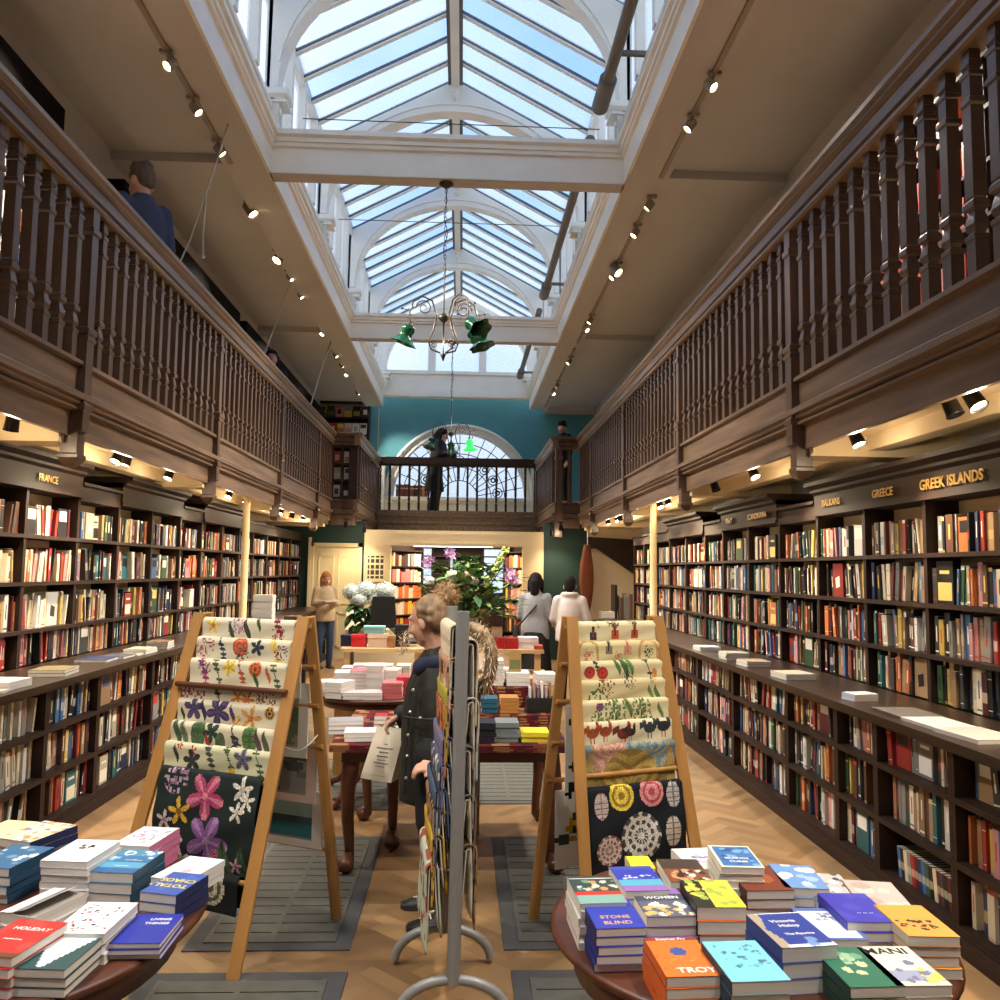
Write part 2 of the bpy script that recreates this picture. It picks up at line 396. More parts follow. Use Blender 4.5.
# fanlight lead pattern and glass
m=MB(); Rg=R0*.89
for f in (.28,.48,.68,.84): m.tube(arc(Rg*f,.07,30),.012,5)
for k in range(1,16):
    a=PI*k/16; m.tube([(xc+Rg*.28*math.cos(a),YE+.07,zc+Rg*.28*math.sin(a)),(xc+Rg*math.cos(a),YE+.07,zc+Rg*math.sin(a))],.011,5)
for k in range(9):
    a=PI*(k+.5)/9; q=(xc+Rg*.58*math.cos(a),zc+Rg*.58*math.sin(a))
    m.tube([(q[0]+.12*math.cos(t*PI/6),YE+.06,q[1]+.12*math.sin(t*PI/6)) for t in range(13)],.013,5)
    m.tube([(q[0]+.05*math.cos(t*PI/6),YE+.06,q[1]+.05*math.sin(t*PI/6)) for t in range(13)],.02,5)
struct('window_fanlight',m,MT['blackmetal'])
g=MB(); pts=[(xc+Rg*math.cos(PI*i/32),YE+.09,zc+Rg*math.sin(PI*i/32)) for i in range(33)]; g.add(pts,[tuple(range(33))]); struct('window_fanlight_glass',g,MT['leaded'])
# ------------------------------------------------------------------ lower end wall with the opening to the back room
xl=[on(x,600,'Y',YW).x for x in (295,363,387,525,543,586)]
zo=on(455,546,'Y',YW).z; zw=on(455,534,'Y',YW).z
m=MB(); m.box(-3.5,xl[1],YW,YW+.12,0,2.56); struct('wall_end_left',m,MT['dgreen'])
m=MB(); m.box(xl[4],3.5,YW,YW+.12,0,2.56); struct('wall_end_right',m,MT['dgreen'])
m=MB(); m.box(xl[1],xl[2],YW-.04,YW+.3,0,zw); m.box(xl[3],xl[4],YW-.04,YW+.3,0,zw); m.box(xl[2],xl[3],YW-.04,YW+.3,zo,zw)
m.box(xl[2]-.03,xl[2]+.05,YW-.07,YW+.2,0,zo+.03); m.box(xl[3]-.05,xl[3]+.03,YW-.07,YW+.2,0,zo+.03)
m.box(xl[1]+.02,xl[1]+.06,YW-.06,YW,0,zw); m.box(xl[2]-.03,xl[3]+.03,YW-.08,YW,zo,zo+.05)
struct('wall_opening',m,MT['cream'])
m=MB(); m.box(xl[1],xl[4],YW,19.1,zw,zw+.06); m.box(-3.4,3.4,19.1,25,zw,zw+.06); m.box(xl[1],xl[1]+.05,YW+.3,19.1,0,zw); m.box(xl[4]-.05,xl[4],YW+.3,19.1,0,zw); m.box(-3.4,-3.35,19.1,25,0,zw); m.box(3.35,3.4,19.1,25,0,zw); struct('ceiling_back_room',m,MT['cream'])
# back wall of the back room with its shop windows and shelf bays
m=MB(); yb=25
m.box(-3.4,3.4,yb,yb+.1,0,1.0); m.box(-3.4,3.4,yb,yb+.1,2.3,2.5)
for x0,x1 in ((-3.4,-1.75),(-.75,-.25),(-.15,.75),(1.45,3.4)): m.box(x0,x1,yb-.02,yb+.1,1.0,2.4)
for z in (1.35,1.7,2.05): m.box(-3.3,3.3,yb-.3,yb,z,z+.04)
for x in (-1.75,-.75,-.25,.75,1.45): m.box(x-.03,x+.03,yb-.3,yb,.3,2.4)
struct('wall_back_room',m,MT['case'])
g=MB(); g.add([(-3.3,yb+.05,.9),(3.3,yb+.05,.9),(3.3,yb+.05,2.36),(-3.3,yb+.05,2.36)],[(0,1,2,3)]); struct('window_back_room',g,MT['gfrost'])
# door in the left end wall
xd=[on(x,600,'Y',YW).x for x in (309,361)]; zd=on(330,543,'Y',YW).z
m=MB(); y=YW-.03
m.box(xd[0],xd[0]+.07,y-.03,YW,0,zd); m.box(xd[1]-.07,xd[1],y-.03,YW,0,zd); m.box(xd[0],xd[1],y-.03,YW,zd-.07,zd); m.box(xd[0]-.03,xd[0]+.02,y-.04,YW,0,zd+.1)
struct('door_1_frame',m,MT['door'])
m=MB(); a,b=xd[0]+.07,xd[1]-.07; m.box(a,b,y,YW-.005,0,zd-.07); w=(b-a)
for fx0,fx1 in ((.1,.46),(.54,.9)):
    for z0,z1 in ((.2,.85),(1.0,zd-.22)):
        m.box(a+w*fx0,a+w*fx1,y-.012,y,z0,z0+.03); m.box(a+w*fx0,a+w*fx1,y-.012,y,z1-.03,z1); m.box(a+w*fx0,a+w*fx0+.03,y-.012,y,z0,z1); m.box(a+w*fx1-.03,a+w*fx1,y-.012,y,z0,z1)
m.ball((b-.07,y-.04,1.02),.03)
struct('door_1',m,MT['door'])
# plastered stair side and dark stringer beyond the right cases
m=MB(); m.box(2.42,3.45,15.1,15.2,0,2.5); struct('wall_stair',m,MT['cream'])
p=[on(588,537,'Y',15.05),on(640,540,'Y',15.05),on(640,578,'Y',15.05),on(596,548,'Y',15.05),on(588,548,'Y',15.05)]
m=MB(); m.extrude([(q.x,q.z) for q in p],14.98,15.1); struct('trim_stair_stringer',m,MT['case'])
a=on(588,545,'Y',14.95); b=on(586,605,'Y',14.95)
m=MB()
N=10; rings=[]
for i in range(9):
    t=i/8; z=a.z+(b.z-.25-a.z)*t; w=.05+.07*math.sin(PI*min(1,t*1.1))
    rings.append([(a.x-.02+w*math.cos(2*PI*j/N)*(1+.25*math.sin(3*j)),14.93+.05*math.sin(2*PI*j/N),z) for j in range(N)])
for i in range(8):
    m.add(rings[i]+rings[i+1],[(j,(j+1)%N,N+(j+1)%N,N+j) for j in range(N)],sm=True)
tag(m.build('hanging_curtain',mat('rust_cloth',(128,66,34),.8)),'narrow rust brown curtain hanging beside dark green end wall','curtain')
# ================================================================== GALLERY BALUSTRADES
SQ1=[(.036,0),(.036,.15),(.042,.155),(.042,.175),(.028,.185)]
def baluster_mesh():
    m=MB()
    m.square(SQ1)
    m.square([(.026,.185),(.037,.205),(.040,.222),(.034,.25),(.027,.275),(.027,.29)])
    m.square([(.03,.285),(.044,.295),(.044,.32),(.032,.335),(.036,.345),(.034,.755),(.044,.765),(.044,.785),(.034,.795),(.034,.885),(.041,.89),(.041,.91),(.028,.92),(.036,.94),(.036,.96),(.03,.965),(.03,1.025)])
    m.v=[(x*.86,y*.86,z) for x,y,z in m.v]
    return m
def newel_mb(y):
    m=MB()
    m.square([(.02,2.275),(.04,2.29),(.052,2.31),(.062,2.33),(.062,2.35),(.052,2.36),(.052,2.62)],(.03,y,0)); st=len(m.v)
    m.square([(.06,2.50),(.06,2.63),(.075,2.645),(.075,2.67),(.06,2.685),(.06,3.08),(.072,3.09),(.072,3.11),(.06,3.12),(.075,3.135),(.075,3.165),(.055,3.18),(.055,3.78),(.068,3.795),(.068,3.83),(.055,3.84),(.055,3.96)],(0,y,0))
    m.v[st:]=[(a*.82,y+(b-y)*.82,c) for a,b,c in m.v[st:]]
    return m
FASCIA=[(.03,2.47),(.03,2.63),(-.015,2.635),(-.015,2.65),(.005,2.66),(-.03,2.675),(-.03,2.695),(-.055,2.70),(-.055,2.735),(-.01,2.76),(0,2.765),(0,2.915),(-.035,2.92),(-.035,2.945),(.06,2.945),(.06,2.47)]
RAIL=[(-.045,3.955),(-.06,3.965),(-.06,3.985),(-.035,3.995),(-.035,4.01),(-.055,4.02),(-.055,4.085),(-.04,4.095),(-.075,4.115),(-.075,4.13),(-.095,4.145),(-.095,4.175),(-.07,4.195),(.07,4.195),(.095,4.175),(.095,4.145),(.055,4.11),(.055,4.02),(.06,3.985),(.06,3.965),(.045,3.955)]
NEWELS=[2.48+2.87*k for k in range(0,5)]
bal0=None
def balustrade(s,nm,label):
    """s=-1 left, +1 right; profile x is measured outwards from the hall"""
    global bal0
    t=thing('gallery_balustrade',label,'balustrade',(s*GX,0,0))
    fx=lambda poly:[(s*x,z) for x,z in (poly if s<0 else poly[::-1])]
    MB().extrude(fx(FASCIA),YB,YS).build('fascia_board',MT['oakh'],t)
    MB().extrude(fx(RAIL),YB,YS+.09).build('handrail',MT['oakh'],t)
    for y in NEWELS:
        newel_mb(y).build('newel_post',MT['oak'],t) if s>0 else newel_mb(y).xf(Matrix.Diagonal((-1,1,1,1))).build('newel_post',MT['oak'],t)
    ys=[]
    edges=[YB+.1]+NEWELS+[YS]
    for a,b in zip(edges[:-1],edges[1:]):
        n=max(1,round((b-a)/.179))
        ys+=[a+(b-a)*i/n for i in range(1,n)]
    ys=[y for y in ys if y>.9]
    for y in ys:
        if bal0 is None: bal0=baluster_mesh().build('baluster',MT['oak'],t,(0,y,2.943))
        else: dup_part(bal0,t,(0,y,2.943))
    # the step inwards and its short side
    x1=s*1.85-s*GX
    a,b=sorted((0,x1))
    ST=MB()
    if s>0:
        ST.extrude([(YS+x,z) for x,z in FASCIA],a,b,axis='X'); ST.build('step_fascia',MT['oak'],t)
        MB().extrude([(YS+x,z) for x,z in RAIL],a-.02,b+.02,axis='X').build('step_rail',MT['oak'],t)
        MB().square([(.07,2.3),(.07,2.96),(.055,2.97),(.055,3.75),(.075,3.8),(.06,3.85),(.06,3.96)],(x1+.07,YS,0)).build('newel_post',MT['oak'],t)
        MB().lathe([(.045,2.94),(.045,3.1),(.055,3.12),(.035,3.16),(.045,3.3),(.04,3.7),(.05,3.74),(.035,3.78),(.045,3.95)],12,(x1*.42,YS,0)).build('turned_column',MT['oak'],t)
    else:
        ST.extrude([(YS+x,z) for x,z in FASCIA],a,b,axis='X'); ST.build('step_fascia',MT['oak'],t)
        MB().extrude([(YS+x,z) for x,z in RAIL],a-.02,b+.02,axis='X').build('step_rail',MT['oak'],t)
        m=MB(); m.box(x1-.16,x1,YS-.02,YS+.10,2.94,3.97); m.box(0,.03,YS-.02,YS+.1,2.94,3.97); m.box(.17,.205,YS-.03,YS+.05,2.94,3.97)
        for z in (2.98,3.31,3.62,3.93): m.box(0,x1-.1,YS-.005,YS+.25,z-.02,z+.01)
        m.box(0,x1-.1,YS+.25,YS+.27,2.94,3.97); m.build('display_niche',MT['case'],t)
    # side return to the bridge
    y0,y1=YS,19.0
    fx2=lambda poly:[(x1+s*x,z) for x,z in (poly if s<0 else poly[::-1])]
    MB().extrude(fx2(FASCIA),y0-.04,y1).build('return_fascia',MT['oakh'],t)
    MB().extrude(fx2(RAIL),y0-.09,y1).build('return_rail',MT['oakh'],t)
    for i in range(1,13):
        dup_part(bal0,t,(x1,y0+(y1-y0)*i/13,2.943))
    MB().square([(.07,2.3),(.07,3.9),(.085,3.93),(.085,3.96)],(x1,y1-.05,0)).build('newel_post',MT['oak'],t)
    return t
balL=balustrade(-1,'left','dark oak gallery balustrade along the wall with the FRANCE sign')
balR=balustrade(1,'right','dark oak gallery balustrade along the wall with the GREEK ISLANDS sign')
# bridge across the far end
t=thing('bridge_balustrade','dark oak balustrade of the bridge crossing in front of the arched fanlight','balustrade',(0,19.05,0))
zz={y:on(455,y,'Y',19.05).z for y in (459,465,511,517,524,533)}
m=MB(); m.box(-1.9,1.9,-.05,.06,zz[533]+.02,zz[524]); m.box(-1.9,1.9,-.09,.06,zz[524],zz[524]+.05); m.box(-1.9,1.9,-.06,.06,zz[524]+.05,zz[517]); m.box(-1.9,1.9,-.10,.06,zz[517],zz[517]+.04); m.box(-1.9,1.9,-.05,.06,zz[517]+.04,zz[511])
m.build('fascia_board',MT['oakh'],t)
m=MB(); m.box(-1.86,1.86,-.06,.06,zz[465],zz[459]+.02); m.box(-1.86,1.86,-.04,.04,zz[465]-.04,zz[465]); m.build('handrail',MT['case'],t)
h=zz[465]-.04-zz[511]
b0=None
for i in range(17):
    x=-1.78+3.56*i/16
    if b0 is None:
        b0=MB().square([(.026,0),(.026,.14*h),(.032,.15*h),(.018,.18*h),(.028,.26*h),(.02,.32*h),(.027,.36*h),(.022,.72*h),(.03,.76*h),(.022,.8*h),(.026,.86*h),(.026,h)]).build('baluster',MT['case'],t,(x,0,zz[511]))
    else: dup_part(b0,t,(x,0,zz[511]))
# ------------------------------------------------------------------ cords from the skylight
def cord(name,label,pts,r=.008):
    c=MB().tube(pts,r,6); c.ball(pts[-1],r*2.2,6,5); return tag(c.build(name,MT['cord']),label,'cord',None)
def hang(pl,X=None,Z=None): return [on(x,y,'Y',Y) for x,y,Y in pl]
cord('pull_string','pale blind cord knotted in mid-air above grey haired man',hang([(237,92,7.2),(222,146,7.2),(206,193,7.2)])+hang([(203,235,7.2),(203,257,7.2)]),.009)
cord('pull_string','pale cord slanting from knot down past wooden handrail',hang([(206,193,7.2),(190,240,7.15),(163,300,7.0),(152,372,6.9)]),.007)
cord('pull_string','long pale cord slanting beside big round lamp toward balustrade',hang([(300,252,11.5),(291,282,11.4),(262,360,11),(252,405,10.8)]),.011)
cord('pull_string','pale cord slanting to balustrade near gallery end bookcase',hang([(339,318,14.4),(318,380,14),(305,425,13.8),(300,470,13.6)]),.012)
cord('pull_string','thin vertical cord in front of teal wall beside display niche',hang([(379,408,19.5),(378,452,19.5)]),.012)
# ================================================================== BOOKCASES
LU=[3.5,4.275,5.05,5.846,6.624,7.39,8.18,8.99,9.72,10.53,11.35,12.1,12.95,13.8,14.7,15.6]
RU=[1.8,2.55,3.30,4.055,4.81,5.555,6.305,7.08,7.86,8.64,9.29,10.1,10.9,11.7,12.45,13.2]
LL=[2.2,3.2,4.2,5.23,5.95,6.96,7.95,8.95,9.95,10.95,11.95,12.95,13.95,14.8,15.6]
RL=[1.6,2.3,3.03,3.76,4.46,4.93,5.68,6.82,7.84,8.9,9.9,10.9,12.05,13.2]
ZU={-1:[.955,1.205,1.535,1.865],1:[.925,1.20,1.495,1.79]}; ZUTOP={-1:2.18,1:2.10}
ZL=[.11,.385,.665]; ZLED={-1:.95,1:.92}
UX=2.87; LX=2.36
def flipx(mb,s): return mb if s>0 else mb.xf(Matrix.Diagonal((-1,1,1,1)))
def upper(s,edges,label,cornice,signs=()):
    t=thing('wall_bookcase',label,'bookcase',(0,0,ZLED[s]))
    z0=0; zt=ZUTOP[s]-ZLED[s]
    for j,e in enumerate(edges): flipx(MB().box(UX,3.18,e-(.018 if j else -.001),e+(.018 if j<len(edges)-1 else -.001),z0,zt),s).build('upright',MT['case'],t)
    for z in ZU[s][1:]: flipx(MB().box(UX-.008,3.18,edges[0],edges[-1],z-.028-ZLED[s],z-.002-ZLED[s]),s).build('shelf',MT['case'],t)
    flipx(MB().box(3.075,3.09,edges[0]+.001,edges[-1]-.001,0,zt),s).build('back_panel',MT['cream'],t)
    m=MB(); a,b=edges[0]+.001,edges[-1]-.001
    if cornice:
        m.box(UX-.02,3.2,a,b,zt,zt+.20)
        m.extrude([(UX-.02,zt+.16),(UX-.05,zt+.18),(UX-.05,zt+.2),(UX-.10,zt+.225),(UX-.10,zt+.255),(3.2,zt+.255),(3.2,zt+.16)],a-.0,b+.0)
        m.box(UX-.03,UX-.02,a,b,zt,zt+.025)
    else:
        m.box(UX-.005,3.2,a,b,zt-.02,zt+.10); m.box(UX-.03,3.2,a,b,zt+.10,zt+.125)
    flipx(m,s).build('cornice',MT['case'],t)
    for txt,yc,sz in signs:
        M=Matrix.Translation((s*(UX-.033),yc,zt+.085))@(Matrix.Rotation(-s*PI/2,4,'Z')@Matrix.Rotation(PI/2,4,'X'))
        text('sign_lettering',txt,sz,MT['gold'],t,M,.002)
    return t
def lower(s,edges,label):
    t=thing('low_bookcase',label,'bookcase',(0,0,0)); zt=ZLED[s]-.04
    for j,e in enumerate(edges): flipx(MB().box(LX,2.86,e-(.025 if j else -.001),e+(.025 if j<len(edges)-1 else -.001),.0,zt),s).build('upright',MT['case'],t)
    for z in ZL: flipx(MB().box(LX-.006,2.86,edges[0],edges[-1],z-.03,z-.002),s).build('shelf',MT['case'],t)
    flipx(MB().box(2.84,2.86,edges[0],edges[-1],.1,zt),s).build('back_panel',MT['case'],t)
    m=MB(); m.box(LX-.03,2.8,edges[0],edges[-1],0,.075); m.box(LX-.015,2.8,edges[0],edges[-1],.075,.09); flipx(m,s).build('plinth',MT['case'],t)
    return t
upper(-1,LU[0:5],'dark wall bookcase headed by the FRANCE sign',True,[('FRANCE',on(44,478,'X',-UX).y,.075)])
upper(-1,LU[4:6],'recessed wall bookcase without cornice just beyond the FRANCE bookcase',False)
upper(-1,LU[5:8],'corniced two bay wall bookcase above flower print easel, second past FRANCE',True)
upper(-1,LU[7:9],'narrow recessed wall bookcase between two corniced ones, FRANCE wall',False)
upper(-1,LU[8:11],'corniced wall bookcase ending at the pale column, FRANCE wall',True)
upper(-1,LU[10:],'long plain wall bookcase between pale column and dark green door wall',False)
upper(1,RU[0:7],'dark wall bookcase headed GREECE and GREEK ISLANDS',True,[('GREEK ISLANDS',on(955,478,'X',UX).y,.085),('GREECE',on(887,491,'X',UX).y,.075),('BALKANS',on(835,500,'X',UX).y,.07)])
upper(1,RU[6:8],'recessed wall bookcase just beyond the GREECE bookcase',False)
upper(1,RU[7:10],'corniced wall bookcase headed SCANDINAVIA',True,[('SCANDINAVIA',on(760,514,'X',UX).y,.075),('ITALY',on(732,518,'X',UX).y,.075)])
upper(1,RU[9:11],'narrow recessed wall bookcase between two corniced ones, GREECE wall',False)
upper(1,RU[10:13],'corniced wall bookcase ending beside pale column, GREECE wall',True)
upper(1,RU[12:],'plain wall bookcase between pale column and stair wall',False)
lower(-1,LL[0:4],'low bookcase under ledge behind round book table, FRANCE wall')
lower(-1,LL[3:6],'low bookcase under ledge beside dark flower print towel, FRANCE wall')
lower(-1,LL[5:],'long low bookcase hidden behind the flower print easel')
lower(1,RL[0:4],'low bookcase under ledge beneath the GREEK ISLANDS sign')
lower(1,RL[3:7],'low bookcase under ledge beneath GREECE sign, with laid-back paperbacks at bottom')
lower(1,RL[6:9],'low bookcase under ledge beneath the SCANDINAVIA sign')
lower(1,RL[8:],'low bookcase under ledge beside the kitchen print easel')
for s,y1,lab in ((-1,15.6,'long dark wooden ledge above low cases on FRANCE wall'),(1,13.2,'long dark wooden ledge above low cases on GREECE wall')):
    m=MB(); m.box(LX-.05,2.87,1.4,y1,ZLED[s]-.04,ZLED[s]); m.box(LX-.03,2.87,1.4,y1,ZLED[s]-.055,ZLED[s]-.04)
    tag(flipx(m,s).build('ledge_top',MT['ledge']),lab,'ledge')
# pale columns
for x,y,s,lab in ((-2.46,10.05,-1,'thin pale cream column standing on FRANCE side ledge'),(2.47,10.1,1,'thin pale cream column standing on GREECE side ledge')):
    z0=ZLED[s]
    m=MB(); m.lathe([(.06,0),(.06,.04),(.045,.06),(.042,1.5),(.05,1.52),(.06,2.56-z0)],14); tag(m.build('support_column',mat('column_paint',(232,204,150),.5,var=.03),None,(x,y,z0)),lab,'column')
# upper gallery cases
def galcase(s,y0,y1,label):
    t=thing('gallery_bookcase',label,'bookcase',(0,0,2.995)); HT=2.06 if s<0 else 1.86
    n=max(1,round((y1-y0)/.8)); 
    for i in range(n+1):
        y=y0+(y1-y0)*i/n; flipx(MB().box(3.12,3.40,y-.015,y+.015,0,HT),s).build('upright',MT['case'],t)
    for k in range(6): flipx(MB().box(3.11,3.40,y0,y1,.08+k*.32,.105+k*.32),s).build('shelf',MT['case'],t)
    flipx(MB().box(3.38,3.40,y0,y1,0,HT),s).build('back_panel',MT['case'],t)
    flipx(MB().box(3.06,3.40,y0-.02,y1+.02,HT,HT+.18),s).build('cornice',MT['casetop'],t)
    return t
galcase(-1,.5,6.4,'black topped upstairs bookcase behind balustrade, left of grey haired man')
galcase(-1,7.6,11.6,'black topped upstairs bookcase ending beside the peeking face')
galcase(-1,12.0,19.0,'long black topped upstairs bookcase beyond the peeking face')
galcase(1,.5,6.9,'upstairs bookcase full of orange and red spines behind balusters')
galcase(1,7.6,19.0,'long dark upstairs bookcase half hidden by balustrade, GREECE side')
# end bookcase on the gallery facing the hall
a=on(315,402,'Y',20.2); b=on(367,466,'Y',20.2); zt=a.z
t=thing('gallery_bookcase','tall dark bookcase against teal wall at gallery end','bookcase',(0,20.2,2.9))
ENDX0,ENDX1=a.x-.3,b.x; ENDZ=[on(340,y,'Y',20.2).z for y in (417,434,450,466,482)]
for x in (ENDX0,ENDX1): MB().box(x-.02,x+.02,0,.28,0,zt-2.9).build('upright',MT['case'],t)
for z in ENDZ: MB().box(ENDX0,ENDX1,0,.28,z-2.93,z-2.9).build('shelf',MT['case'],t)
MB().box(ENDX0,ENDX1,.26,.28,0,zt-2.9).build('back_panel',MT['case'],t); MB().box(ENDX0-.04,ENDX1+.04,-.04,.28,zt-2.92,zt-2.85).build('cornice',MT['case'],t)

# ================================================================== SHELF BOOKS
PAL=[('cream',(214,198,166),13),('white',(222,218,208),9),('black',(30,28,30),14),('charcoal',(62,60,60),8),('red',(170,44,36),8),('orange',(206,106,48),6),('navy',(34,46,84),6),('blue',(62,104,156),6),('teal',(46,112,116),4),('green',(52,88,52),5),('brown',(98,62,40),11),('tan',(166,130,88),11),('yellow',(222,184,72),4),('pink',(206,134,134),3),('grey',(136,134,130),6),('maroon',(92,28,34),4)]
PWT=[p[2] for p in PAL]
PALR=[p for p in PAL if p[0] in('red','orange','cream','pink','yellow','maroon')]
PALW=[p for p in PAL if p[0] in('white','cream','grey')]
PAGE=lin((214,204,184))
bk=random.Random(21)
def book_geo(mb,s,h,th,d,c,c2,style,lean,faceout,w):
    """book standing with its back edge on x=0..d (towards wall), spine at x=0 facing the hall; y along shelf; origin at spine/bottom/start"""
    st=len(mb.v); cc=lin(c); cb=lin(c2)
    if faceout:
        mb.box(0,th,0,w,0,h,cc)
        if style%3==0: mb.add([(-.001,w*.12,h*.55),(-.001,w*.88,h*.55),(-.001,w*.88,h*.9),(-.001,w*.12,h*.9)],[(0,3,2,1)],cb)
        elif style%3==1: mb.add([(-.001,w*.08,h*.08),(-.001,w*.92,h*.08),(-.001,w*.92,h*.5),(-.001,w*.08,h*.5)],[(0,3,2,1)],cb); mb.add([(-.001,w*.2,h*.7),(-.001,w*.8,h*.7),(-.001,w*.8,h*.78),(-.001,w*.2,h*.78)],[(0,3,2,1)],cb)
        else: mb.add([(-.001,w*.3,h*.3),(-.001,w*.7,h*.25),(-.001,w*.75,h*.55),(-.001,w*.35,h*.62)],[(0,3,2,1)],cb)
    else:
        q=[0,.07,.11,.3,.55,.9,1] if style!=2 else [0,.12,.135,.6,.8,.815,1]
        cm=tuple(a*.6+b_*.4 for a,b_ in zip(cc,cb)); cols={0:[cc,cb,cc,cc,cc,cc],1:[cc,cc,cc,cm,cc,cc],2:[cc,cb,cc,cc,cb,cc],3:[cc]*6,4:[cm,cc,cc,cc,cc,cb]}[style]
        for i in range(6):
            mb.add([(0,0,h*q[i]),(0,th,h*q[i]),(0,th,h*q[i+1]),(0,0,h*q[i+1])],[(0,3,2,1)],cols[i])
        if style in(0,3) and th>.018:   # vertical title line on the spine
            mb.add([(-.0006,th*.38,h*.34),(-.0006,th*.62,h*.34),(-.0006,th*.62,h*.74),(-.0006,th*.38,h*.74)],[(0,3,2,1)],cb)
        mb.add([(0,0,0),(d,0,0),(d,0,h),(0,0,h)],[(0,1,2,3)],cc); mb.add([(0,th,0),(d,th,0),(d,th,h),(0,th,h)],[(3,2,1,0)],cc)
        mb.add([(0,0,h),(d,0,h),(d,th,h),(0,th,h)],[(0,1,2,3)],PAGE); mb.add([(0,0,0),(d,0,0),(d,th,0),(0,th,0)],[(3,2,1,0)],cc)
        mb.add([(d,0,0),(d,th,0),(d,th,h),(d,0,h)],[(0,1,2,3)],PAGE)
    if lean: mb.xf(Matrix.Rotation(lean,4,'X'),st)
    return st
BOOKS=[]
def fill(s,y0,y1,z,xf,hmax,where,depth=.14,pal=None,tmul=1.0,gap=.1):
    y=y0+.028; n=0; lean_run=0
    while y<y1-.03:
        if bk.random()<.022*gap*10 and y<y1-.16: y+=bk.uniform(.02,.09)
        p=bk.choices(pal or PAL,[q[2] for q in (pal or PAL)])[0]
        fo=bk.random()<.04 and y<y1-.2
        h=min(hmax,bk.choice([.2,.2,.21,.22,.23,.24,.25])*bk.uniform(.97,1.03)); th=bk.uniform(.016,.047)*tmul
        if bk.random()<.12: th*=1.4
        w=h*.66; lean=0
        if fo: th=.02
        adv=w if fo else th
        if y+adv>y1-.02: break
        if bk.random()<.11 and not fo: lean_run=bk.randint(1,4); la=-bk.uniform(.06,.16)*(1 if bk.random()<.7 else -1)
        if lean_run>0 and not fo:
            lean=la; lean_run-=1
            if lean>0: y+=h*math.sin(lean)*.0
            if y+adv+h*abs(math.sin(lean))>y1-.02: lean=0
        j=bk.uniform(.84,1.04); lu=sum(p[1])/3; c=tuple(min(255,(q*.84+lu*.16)*j) for q in p[1])
        c2=bk.choice([(236,228,208),(220,190,110),(30,28,30),(240,240,236),(180,60,50),(60,80,120)])
        if sum(abs(a-b) for a,b in zip(c,c2))<90: c2=(60,50,46) if sum(c)>380 else (230,220,190)
        n+=1
        BOOKS.append(dict(s=s,y=y,z=z,x=xf+(bk.uniform(0,.025) if bk.random()<.75 else bk.uniform(.02,.055))-.012,h=h,th=th,d=depth,c=c,c2=c2,style=bk.choice([0,1,2,3,3,4,0]),lean=lean,fo=fo,w=w,where=where,n=n,col=p[0],lift=0 if lean==0 else (0 if lean<0 else 0)))
        y+=adv+.0015
        if lean<0 and lean_run==0: y+=h*abs(math.sin(lean))*.6
ROWU=['ledge','second','third','top']; ROWL=['bottom','middle','upper']
def bayname(s,lvl,i):
    if s>0 and lvl=='u': return {4:'GREECE bay',3:'GREEK ISLANDS bay',5:'BALKANS bay',2:'bay before GREEK ISLANDS',6:'first bay past BALKANS',7:'ITALY bay',8:'SCANDINAVIA bay'}.get(i)
    if s<0 and lvl=='u': return {3:'FRANCE bay',2:'bay before FRANCE',4:'first bay past FRANCE',5:'second bay past FRANCE',6:'third bay past FRANCE'}.get(i)
    return None
for i in range(len(LU)-1):
    for r in range(4): fill(-1,LU[i],LU[i+1],ZU[-1][r],UX+.03,.25 if r<3 else .215,('u',i,r),pal=PALR+PAL[:3] if i==3 and r<4 else None)
for i in range(len(RU)-1):
    for r in range(4): fill(1,RU[i],RU[i+1],ZU[1][r],UX+.03,.245 if r<3 else .215,('u',i,r))
for i in range(len(LL)-1):
    for r in range(3): fill(-1,LL[i],LL[i+1],ZL[r],LX+.05,.235,('l',i,r),depth=.16,pal=PALW if i in(2,) and r>0 else None,gap=.03)
for i in range(len(RL)-1):
    for r in range(3):
        if i==3 and r==0: continue      # laid-back paperbacks, built below
        fill(1,RL[i],RL[i+1],ZL[r],LX+.05,.235,('l',i,r),depth=.16)
# a row of paperbacks tipped onto their backs, spines up
y=RL[3]+.04; n=0
while y<RL[4]-.14:
    th=bk.uniform(.016,.034); p=bk.choices(PAL,PWT)[0]; n+=1
    BOOKS.append(dict(s=1,y=y,z=ZL[0],x=LX+.05,h=.15,th=th,d=.19,c=p[1],c2=(230,220,190),style=1,lean=-.12,fo=False,w=.13,where=('l',3,0),n=n,col=p[0])); y+=th+.003
# upstairs shelves (glimpsed between balusters)
RED=[('red',(196,50,38),5),('orange',(222,92,44),6),('pink',(226,150,140),3),('cream',(226,212,184),2),('maroon',(110,30,34),2)]
for s,y0,y1,pl in ((-1,.5,6.4,None),(-1,7.6,19,None),(1,.5,6.9,RED),(1,7.6,19,None)):
    n=max(1,round((y1-y0)/.8))
    for i in range(n):
        a=y0+(y1-y0)*i/n; b=y0+(y1-y0)*(i+1)/n
        for k in range(6): fill(s,a,b,3.103+k*.32,3.15,.25,('g',0,0),pal=pl if (a>2.5 and a<4.8) else None,tmul=1.3)
# which ones are big enough in view to be picked out
def hidden(x,y):
    if not(0<=x<=1000 and 0<=y<=1000): return True
    if 150<x<345 and 615<y and y>1800-8*x: return True
    if x<212 and y>838: return True
    if 535<x<690 and y>612: return True
    if 560<x<945 and y>848: return True
    return False
for b in BOOKS:
    t=b['w'] if b['fo'] else b['th']
    q=px((b['s']*b['x'],b['y']+t/2,b['z']+b['h']/2)); b['px']=q
    b['score']=0 if (b['where'][0]=='g' or q[2]<.5 or hidden(q[0],q[1])) else t*b['h']*abs(b['x'])/max(b['y'],.5)**3
BOOKS.sort(key=lambda b:-b['score'])
